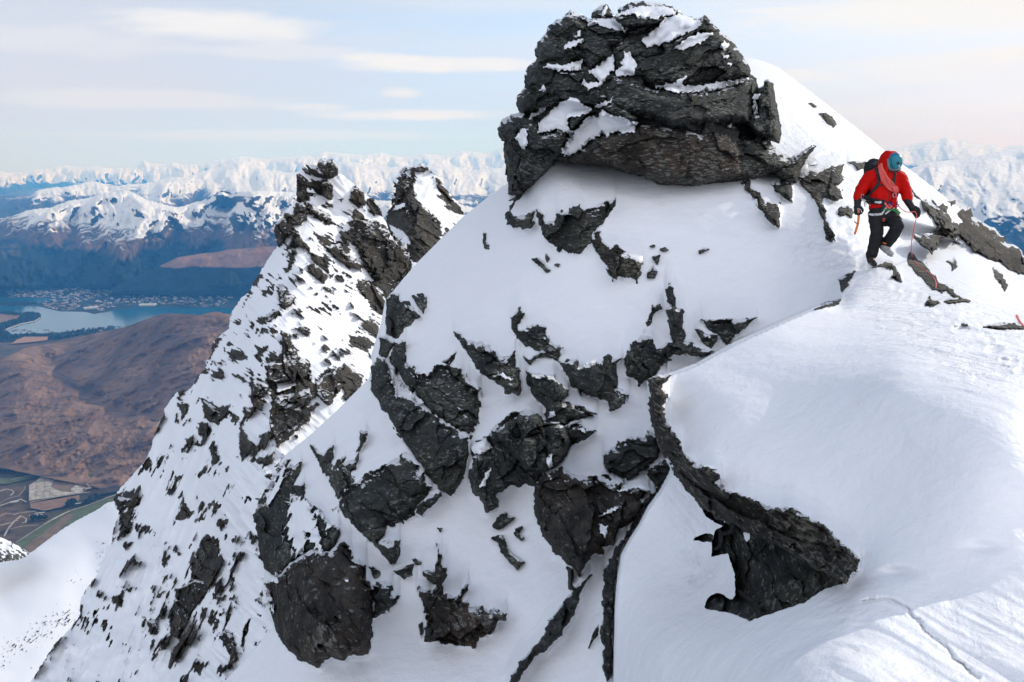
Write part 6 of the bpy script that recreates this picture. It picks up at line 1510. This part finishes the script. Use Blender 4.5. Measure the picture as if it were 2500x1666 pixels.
C_BOOTD = simple('boot_black', (0.02, 0.02, 0.022), 0.5, 0.3)
C_GAIT = simple('gaiter_dark_red', (0.16, 0.014, 0.016), 0.6, 0.2)
C_GRN = simple('sling_green', (0.035, 0.19, 0.06), 0.6, 0.2)
C_PUR = simple('carabiner_purple', (0.10, 0.06, 0.30), 0.35, 0.5, metal=0.6)
C_HAIR = simple('hair_brown', (0.03, 0.018, 0.01), 0.6, 0.3)

person = empty('person', W3(440, 1412), 'climber in red hooded jacket and black trousers stepping down the snow ridge', 'person')
# the body, one continuous mesh under the clothes
bm = bmesh.new()
hc = W3(640, 285, -.02)
ball(bm, hc, .1, .078, .098, .112)
ball(bm, W3(632, 345, -.055), .1, .058, .06, .062)              # jaw
tube(bm, [W3(640, 318, -.105), W3(634, 352, -.128)], [.011, .017], 8)   # nose
ball(bm, W3(626, 372, -.108), .1, .024, .012, .010, sub=2)          # mouth
ball(bm, W3(608, 322, -.10), .1, .014, .010, .009, sub=2); ball(bm, W3(664, 322, -.098), .1, .014, .010, .009, sub=2)   # eyes
ball(bm, W3(576, 310, 0), .1, .012, .022, .032, sub=2); ball(bm, W3(706, 310, 0), .1, .012, .022, .032, sub=2)         # ears
tube(bm, [W3(625, 360, 0), W3(595, 420, .02), W3(570, 480, .02)], [.055, .06, .09])
tube(bm, [W3(565, 470, .02), W3(550, 600, .02), W3(530, 720, .02), W3(530, 810, .02)], [.13, .14, .13, .13], 14, .75)
tube(bm, [W3(430, 430, .03), W3(565, 440, .02), W3(715, 440, .02)], [.06, .08, .06])
tube(bm, [W3(400, 430, .03), W3(300, 560, .05), W3(248, 690, 0), W3(246, 740, -.01)], [.055, .045, .032, .03])
tube(bm, [W3(735, 440, .02), W3(785, 590, -.03), W3(832, 700, -.12), W3(860, 745, -.15)], [.055, .045, .032, .03])
tube(bm, [W3(465, 830, .02), W3(468, 1060, -.07), W3(408, 1290, .02), W3(412, 1370, -.01), W3(436, 1400, -.08)], [.085, .06, .045, .045, .04])
tube(bm, [W3(600, 830, .0), W3(680, 990, -.24), W3(575, 1180, -.04), W3(560, 1215, -.03), W3(615, 1285, -.1)], [.085, .06, .045, .045, .04])
body = finish('body', bm, C_SKIN, person, .012, 2)
# trousers
bm = bmesh.new()
tube(bm, [W3(530, 700, .02), W3(530, 790, .01), W3(530, 860, .0)], [.17, .185, .17], 16, .8)
tube(bm, [W3(455, 840, .01), W3(458, 950, -.03), W3(468, 1060, -.09), W3(440, 1170, -.03), W3(412, 1280, .0), W3(404, 1305, .01)], [.115, .10, .088, .088, .082, .078], 14)
tube(bm, [W3(612, 840, .0), W3(655, 920, -.11), W3(690, 992, -.25), W3(645, 1080, -.16), W3(588, 1165, -.05), W3(572, 1190, -.03)], [.12, .11, .096, .088, .08, .074], 14)
trousers = finish('trousers', bm, C_BLK, person, .013, 3, .012, 8, 3)
# jacket with sleeves and hood
bm = bmesh.new()
tube(bm, [W3(560, 430, .03), W3(560, 520, .02), W3(545, 620, .02), W3(535, 710, .01), W3(533, 795, .005)], [.16, .205, .2, .195, .2], 18, .74, caps=False)
tube(bm, [W3(395, 425, .04), W3(470, 405, .03), W3(565, 415, .02), W3(660, 410, .02), W3(730, 435, .02)], [.095, .12, .14, .12, .095], 14)
tube(bm, [W3(388, 430, .04), W3(335, 500, .05), W3(290, 565, .05), W3(262, 625, .03), W3(248, 665, .0)], [.1, .092, .085, .075, .066], 14)
tube(bm, [W3(738, 440, .02), W3(768, 520, -.01), W3(792, 590, -.04), W3(808, 650, -.08), W3(818, 690, -.11)], [.098, .09, .084, .075, .066], 14)
tube(bm, [W3(590, 430, .0), W3(565, 370, .0), W3(560, 330, .01)], [.13, .125, .12], 14)
ball(bm, W3(592, 262, .0), .1, .135, .155, .172)
ball(bm, W3(628, 205, .0), .1, .09, .12, .098)
tube(bm, [W3(580, 320, -.09), W3(575, 390, -.08), W3(600, 430, -.11)], [.045, .05, .05], 10)
jacket = finish('jacket', bm, C_RED, person, .012, 4, .013, 7, 5)
jb = bvh(jacket); tb = bvh(trousers)
def on(cx, cy, lift=.008, trees=(jb, tb), fb=-.1):
    p = W3(cx, cy)
    d = p.normalized()
    best = None
    for t in trees:
        h = t.ray_cast(Vector((0, 0, 0)), d)
        if h[0] is not None and (best is None or h[3] < best): best = h[3]
    if best is None: return W3(cx, cy, fb)
    return d * (best - lift)
def band(name, pts, w, mat, parent, lift=.006, th=.35, k=5, n=8):
    bm = bmesh.new()
    P = []
    for a, b in zip(pts[:-1], pts[1:]):
        for j in range(k):
            P.append((a[0] + (b[0] - a[0]) * j / k, a[1] + (b[1] - a[1]) * j / k))
    P.append(pts[-1])
    Q = [on(x, y, lift) for x, y in P]
    for _ in range(2):
        Q = [Q[0]] + [(Q[i - 1] + 2 * Q[i] + Q[i + 1]) / 4 for i in range(1, len(Q) - 1)] + [Q[-1]]
    tube(bm, Q, [w] * len(Q), n, th)
    return finish(name, bm, mat, parent)
band('zip', [(602, 555), (603, 620), (600, 690)], .007, C_DARK, jacket, .002)
band('hem_mark', [(372, 745), (398, 746)], .003, C_WHT, jacket, .002, k=2)
# helmet under the hood rim, tilted down
def hrot(z, x):
    return Matrix.Rotation(R(z), 4, 'Z') @ Matrix.Rotation(R(x), 4, 'X')
bm = bmesh.new()
hcen = W3(664, 258, -.115)
ball(bm, hcen, .1, .107, .115, .133, hrot(0, 8), 4)
cut = W3(660, 342, -.1)
bmesh.ops.bisect_plane(bm, geom=bm.verts[:] + bm.edges[:] + bm.faces[:], plane_co=cut, plane_no=Vector((.12, .35, -.95)), clear_outer=True)
bmesh.ops.holes_fill(bm, edges=[e for e in bm.edges if e.is_boundary])
helmet = finish('helmet', bm, C_TEAL, person)
hb_ = bvh(helmet)
def onh(cx, cy, lift=.003):
    h = hb_.ray_cast(Vector((0, 0, 0)), W3(cx, cy).normalized())
    return W3(cx, cy).normalized() * ((h[3] if h[0] is not None else W3(cx, cy, -.1).length) - lift)
bm = bmesh.new(); tube(bm, smooth_path([onh(592, 235, .0), onh(596, 290, .004), onh(610, 330, .006), onh(650, 348, .008), onh(700, 342, .008), W3(733, 320, -.09)], 4), [.012, .016, .019, .019, .018, .012] + [.016] * 15 if False else [.017] * 21, 10)
finish('rim', bm, C_GREY, helmet)
bm = bmesh.new(); tube(bm, smooth_path([W3(592, 330, -.1), W3(606, 354, -.15), W3(650, 368, -.18), W3(700, 362, -.17), W3(732, 338, -.11)], 4), [.009] * 17, 8)
finish('brim_edge', bm, C_DARK, helmet)
bm = bmesh.new(); tube(bm, smooth_path([W3(600, 340, -.125), W3(625, 360, -.17), W3(660, 366, -.185)], 4), [.004] * 9, 6)
finish('brim_stripe', bm, C_WHT, helmet)
bm = bmesh.new(); tube(bm, smooth_path([onh(612, 200, .002), onh(650, 172, .003), onh(700, 165, .003), W3(733, 186, -.08)], 4), [.009] * 13, 8)
finish('brow_ridge', bm, simple('helmet_blue', (0.01, 0.09, 0.30), .3, .5), helmet)
bm = bmesh.new(); p = onh(705, 270, .006); ball(bm, p, .018, .018, .012, .021, sub=2)
finish('lamp_mount', bm, C_DARK, helmet)
def diamond(cx, cy, w, h):
    bm = bmesh.new()
    n = onh(cx, cy).normalized()
    f = [bm.verts.new(onh(cx + a * w, cy + b * h, .005)) for a, b in ((0, -1), (1, 0), (0, 1), (-1, 0))]
    g = [bm.verts.new(v.co + n * .006) for v in f]
    bm.faces.new(f); bm.faces.new(g[::-1])
    for k in range(4): bm.faces.new((f[k], f[(k + 1) % 4], g[(k + 1) % 4], g[k]))
    return bm
finish('emblem', diamond(717, 303, 11, 19), C_WHT, helmet)
finish('emblem', diamond(601, 283, 7, 15), C_WHT, helmet)
for cx, cy in ((620, 215), (624, 262), (640, 305)):
    bm = bmesh.new(); tube(bm, [onh(cx, cy, .001), onh(cx + 10, cy + 32, .001)], [.005, .005], 6); finish('vent', bm, C_DARK, helmet)
# gloves: gauntlet, palm, five fingers each
def glove(wrist0, wrist1, palm, dirv, side, curl, parent, thumb):
    bm = bmesh.new()
    tube(bm, [wrist0, wrist1, palm], [.058, .05, .045], 12)
    d = dirv.normalized(); s = side.normalized(); c = curl.normalized()
    tube(bm, [palm - s * .02, palm + d * .05 - s * .015], [.034, .034], 10)
    tube(bm, [palm + s * .02, palm + d * .05 + s * .015], [.034, .032], 10)
    for k, (off, L) in enumerate(((-.038, .062), (-.013, .072), (.013, .068), (.037, .052))):
        b = palm + d * .06 + s * off
        tube(bm, [b, b + d * L * .45 + c * L * .15, b + d * L * .62 + c * L * .62, b + d * L * .35 + c * L * 1.0], [.0155, .0155, .0145, .0125], 8)
    b = palm + s * thumb * .045
    tube(bm, [b, b + d * .035 + s * thumb * .022 + c * .015, b + d * .06 + s * thumb * .01 + c * .04], [.018, .016, .014], 8)
    return finish('glove', bm, C_GLV, parent, .006, 2, .002, 30, 8)
glove(W3(249, 655, 0), W3(247, 710, -.01), W3(246, 765, -.015), W3(246, 830, -.02) - W3(246, 765, -.015), Vector((1, -.25, 0)), Vector((.1, -1, -.1)), person, 1)
glove(W3(812, 690, -.11), W3(836, 735, -.14), W3(868, 782, -.17), W3(918, 838, -.22) - W3(868, 782, -.17), Vector((.55, -.55, .5)), Vector((.25, -.5, -.75)), person, 1)
# boots with crampons
def boot(name_pts, radii, mat, parent, collar, collar_mat, sole, spikes):
    bm = bmesh.new()
    for P, r in zip(name_pts, radii): tube(bm, P, r, 12)
    b = finish('boot', bm, mat, parent, .008, 2, .003, 20, 6)
    bm = bmesh.new(); tube(bm, collar[0], collar[1], 12); finish('cuff', bm, collar_mat, b)
    bm = bmesh.new()
    tube(bm, sole, [.012] * len(sole), 8)
    for a, c in spikes: tube(bm, [a, c], [.009, .003], 6)
    finish('crampon', bm, C_STEEL, b)
    return b
boot([[W3(404, 1285, .02), W3(400, 1340, .02), W3(396, 1368, .0)], [W3(392, 1365, .03), W3(420, 1392, -.05), W3(440, 1408, -.11)]], [[.068, .062, .055], [.05, .047, .038]], C_BOOTD, person,
     ([W3(404, 1290, .02), W3(400, 1318, .02)], [.082, .074]), C_GAIT, [W3(378, 1392, .02), W3(405, 1412, -.04), W3(440, 1430, -.12)],
     [(W3(380, 1392, .02), W3(368, 1408, .02)), (W3(398, 1406, -.03), W3(390, 1424, -.03)), (W3(420, 1420, -.07), W3(420, 1440, -.08)), (W3(440, 1430, -.12), W3(462, 1436, -.16)), (W3(345, 1300, .04), W3(352, 1335, .03))])
boot([[W3(575, 1165, -.03), W3(555, 1200, -.02), W3(540, 1215, -.01)], [W3(522, 1195, .0), W3(570, 1240, -.06), W3(620, 1290, -.13)]], [[.066, .062, .056], [.052, .056, .042]], C_BOOT, person,
     ([W3(578, 1160, -.03), W3(560, 1182, -.025)], [.074, .072]), C_BOOTD, [W3(520, 1225, .0), W3(570, 1275, -.05), W3(622, 1318, -.12)],
     [(W3(520, 1225, 0), W3(508, 1242, 0)), (W3(550, 1258, -.03), W3(542, 1275, -.03)), (W3(590, 1295, -.08), W3(586, 1315, -.08)), (W3(622, 1315, -.12), W3(650, 1322, -.15)), (W3(640, 1270, -.13), W3(662, 1290, -.16))])
band('cuff_flash', [(538, 1168), (562, 1176)], .014, C_ORG, trousers, .004, .5, 2)
# harness
har = band('harness', [(350, 700), (430, 712), (520, 722), (610, 722), (690, 705)], .024, C_DARK, person, .010, .4)
band('leg_loop', [(372, 842), (410, 852), (450, 852), (515, 845)], .017, C_WHT, har, .008)
band('leg_loop', [(520, 845), (548, 805), (575, 770)], .014, C_WHT, har, .010)
band('leg_loop', [(565, 840), (610, 805), (660, 780)], .011, C_WHT, har, .010)
band('buckle', [(447, 850), (476, 852)], .022, C_STEEL, har, .016, .5, 2)
band('buckle', [(450, 702), (500, 712)], .024, C_WHT, har, .020, .5, 2)
band('tie_in_loop', [(545, 700), (540, 760), (530, 800)], .022, C_DARK, har, .012)
band('sling', [(560, 800), (620, 788), (680, 800), (724, 830)], .016, C_GRN, har, .02)
band('sling', [(590, 790), (650, 800), (715, 842)], .011, C_GRN, har, .022)
def ring(name, cx, cy, rx, ry, r, mat, lift=.035):
    bm = bmesh.new()
    c = on(cx, cy, lift)
    P = [c + Vector((math.cos(a) * rx, -.012 * math.sin(2 * a), math.sin(a) * ry)) for a in np.linspace(0, 2 * math.pi, 15)]
    tube(bm, P, [r] * len(P), 6, caps=False)
    return finish(name, bm, mat, har)
ring('carabiner', 690, 748, .028, .02, .007, C_PUR)
ring('carabiner', 620, 740, .026, .02, .007, C_PUR)
ring('carabiner', 662, 635, .022, .034, .006, C_STEEL)
ring('carabiner', 300, 660, .016, .05, .005, C_STEEL, .03)
ring('carabiner', 545, 910, .014, .022, .005, C_ROPE, .02)
band('belay_device', [(650, 695), (655, 730)], .028, C_RED, har, .035, .8, 2)
band('rope_knot', [(560, 725), (580, 760), (610, 780)], .016, C_ROPE, har, .03, .9)
band('rope_knot', [(600, 740), (640, 760), (600, 775)], .011, C_ROPE, har, .035, .9)
# backpack
pack = empty('backpack', W3(480, 640, .3), 'black climbing backpack on the climber back, its straps over the red jacket', 'backpack')
bm = bmesh.new()
tube(bm, [W3(430, 330, .26), W3(450, 480, .28), W3(450, 640, .26)], [.15, .17, .16], 14, .8)
ball(bm, W3(395, 345, .2), .1, .10, .1, .085)
ball(bm, W3(352, 610, .17), .1, .07, .08, .1)
finish('pack_body', bm, C_BLK, pack, .015, 3, .012, 10, 9)
bm = bmesh.new(); ball(bm, W3(455, 290, .2), .1, .09, .1, .06); finish('lid', bm, simple('lid_grey', (.06, .06, .062), .7, .2, vary=.5, vscale=18), pack, .015, 2, .02, 14, 12)
band('shoulder_strap', [(455, 330), (482, 390), (492, 470), (470, 530), (425, 580), (385, 630)], .026, C_DARK, pack, .009)
band('shoulder_strap', [(668, 392), (660, 440), (655, 515)], .024, C_DARK, pack, .009)
band('chest_strap', [(495, 520), (530, 518), (562, 516)], .011, C_DARK, pack, .007)
band('hip_belt', [(318, 640), (370, 670), (440, 695), (520, 705)], .032, C_BLK, pack, .016, .5)
for (a, b) in (((312, 650), (330, 760)), ((325, 660), (345, 740))):
    bm = bmesh.new(); tube(bm, [W3(*a, .08), W3(*b, .06)], [.006, .005], 6); finish('loose_strap', bm, C_DARK, pack)
# rope coil worn across the chest
bm = bmesh.new()
rr = random.Random(4)
for k in range(8):
    o = (k - 3.5) / 3.5
    P = []
    for cx, cy, wd in ((505, 285, 18), (512, 330, 24), (532, 400, 34), (562, 455, 38), (602, 510, 40), (640, 550, 36), (672, 578, 24), (690, 592, 12)):
        jx, jy = rr.uniform(-4, 4), rr.uniform(-4, 4)
        x, y = cx + o * wd * .85 + jx, cy - o * wd * .6 + jy
        P.append(on(x, y, .022 + .016 * (1 - abs(o)) + rr.uniform(0, .02), (jb,), -.14))
    tube(bm, smooth_path(P, 4), [.0078] * 29, 6)
for k in range(6):
    a = 650 + k * 9
    P = [on(a - 4, 535 + rr.uniform(-8, 8), .05, (jb,), -.2), on(a + 6, 562, .075, (jb,), -.22), on(a + 8, 598 + rr.uniform(-8, 6), .05, (jb,), -.2)]
    tube(bm, smooth_path(P, 4), [.009] * 9, 6)
coil = finish('rope_coil', bm, C_ROPE, None)
tag(coil, 'bundle of red rope coiled round the climber neck and chest', 'rope')
# the lead rope: harness, hand, then down the snow
def fr_d(rx, ry, lift=.015):
    x, y = 1900 + .3188 * rx, 330 + .3188 * ry
    return R3(rx, ry, min(samp1(front, x, y), samp1(DS, x, y)) - lift)
bm = bmesh.new()
P = [on(680, 600, .06), on(684, 650, .06), W3(688, 700, -.26), W3(712, 752, -.27), W3(752, 795, -.26), W3(800, 820, -.25), W3(850, 822, -.24), W3(895, 815, -.24)]
P = smooth_path(P, 5)
Q = smooth_path([W3(915, 850, -.25), W3(905, 910, -.25)] + [R3(1035, 740, CD - .2), R3(1021, 820, CD - .15), R3(1020, 890, CD - .08), fr_d(1030, 935, .03), fr_d(1050, 975), fr_d(1085, 1010), fr_d(1125, 1038), fr_d(1165, 1062), fr_d(1190, 1092), fr_d(1206, 1128), fr_d(1208, 1160), fr_d(1203, 1188, .0)], 5)
tube(bm, P + Q, [.0062] * len(P + Q), 8)
lead = finish('climbing_rope', bm, C_ROPE, None)
tag(lead, 'thin red rope from the climber harness through the left hand down onto the snow', 'rope')
bm = bmesh.new()
Q = smooth_path([fr_d(1828, 1382, .02), fr_d(1840, 1410, .03), fr_d(1858, 1440, .03), fr_d(1885, 1470, .02), fr_d(1930, 1520, .0)], 5)
tube(bm, Q, [.011] * len(Q), 8)
tag(finish('climbing_rope', bm, simple('rope_pale_red', (0.8, 0.2, 0.16), .7, .2, vary=.3, vscale=100), None), 'short piece of pale red rope on the snow at the right edge', 'rope')
# ice axe
axe = empty('ice_axe', W3(216, 1082, -.03), 'orange ice axe hanging from the climber right hand', 'ice axe')
bm = bmesh.new(); tube(bm, smooth_path([W3(258, 790, -.05), W3(260, 850, -.05), W3(254, 930, -.05), W3(238, 1000, -.05), W3(218, 1062, -.04)], 4), [.017] * 17, 10, .7)
finish('shaft', bm, C_ORG, axe)
bm = bmesh.new(); tube(bm, [W3(219, 1058, -.04), W3(213, 1086, -.035)], [.009, .003], 8); finish('spike', bm, C_STEEL, axe)
bm = bmesh.new(); tube(bm, smooth_path([W3(258, 955, -.06), W3(238, 948, -.07), W3(222, 940, -.07), W3(216, 926, -.07)], 3), [.008] * 10, 8); finish('grip_rest', bm, simple('axe_red', (.45, .05, .02), .4, .4), axe)
bm = bmesh.new(); tube(bm, smooth_path([W3(290, 800, -.1), W3(258, 786, -.06), W3(225, 790, -.02), W3(205, 812, .03)], 3), [.006, .010, .012, .012, .012, .012, .010, .009, .007, .004], 8, .5); finish('pick', bm, C_STEEL, axe)
# ================================================================ the air: one closed box of even haze
def box_mesh(name, lo, hi):
    me = bpy.data.meshes.new(name)
    vs = [(x, y, z) for x in (lo[0], hi[0]) for y in (lo[1], hi[1]) for z in (lo[2], hi[2])]
    me.from_pydata(vs, [], [(0, 1, 3, 2), (4, 6, 7, 5), (0, 4, 5, 1), (2, 3, 7, 6), (0, 2, 6, 4), (1, 5, 7, 3)])
    o = bpy.data.objects.new(name, me)
    col.objects.link(o)
    return o
hz = box_mesh('haze', (-90000, -5000, VALLEY - 60), (90000, 86000, 1500))
hmz = bpy.data.materials.new('haze')
hmz.use_nodes = True
hnt2 = hmz.node_tree
hnt2.nodes.clear()
pv = nd(hnt2, 'ShaderNodeVolumePrincipled', i={'Density': 3.0e-5, 'Anisotropy': 0.0})
pv.inputs['Color'].default_value = (0.10, 0.43, 1.0, 1)
pv.inputs['Absorption Color'].default_value = (1, 1, 1, 1)
oo = nd(hnt2, 'ShaderNodeOutputMaterial')
hnt2.links.new(pv.outputs[0], oo.inputs['Volume'])
hz.data.materials.append(hmz)
tag(hz, kind='stuff')
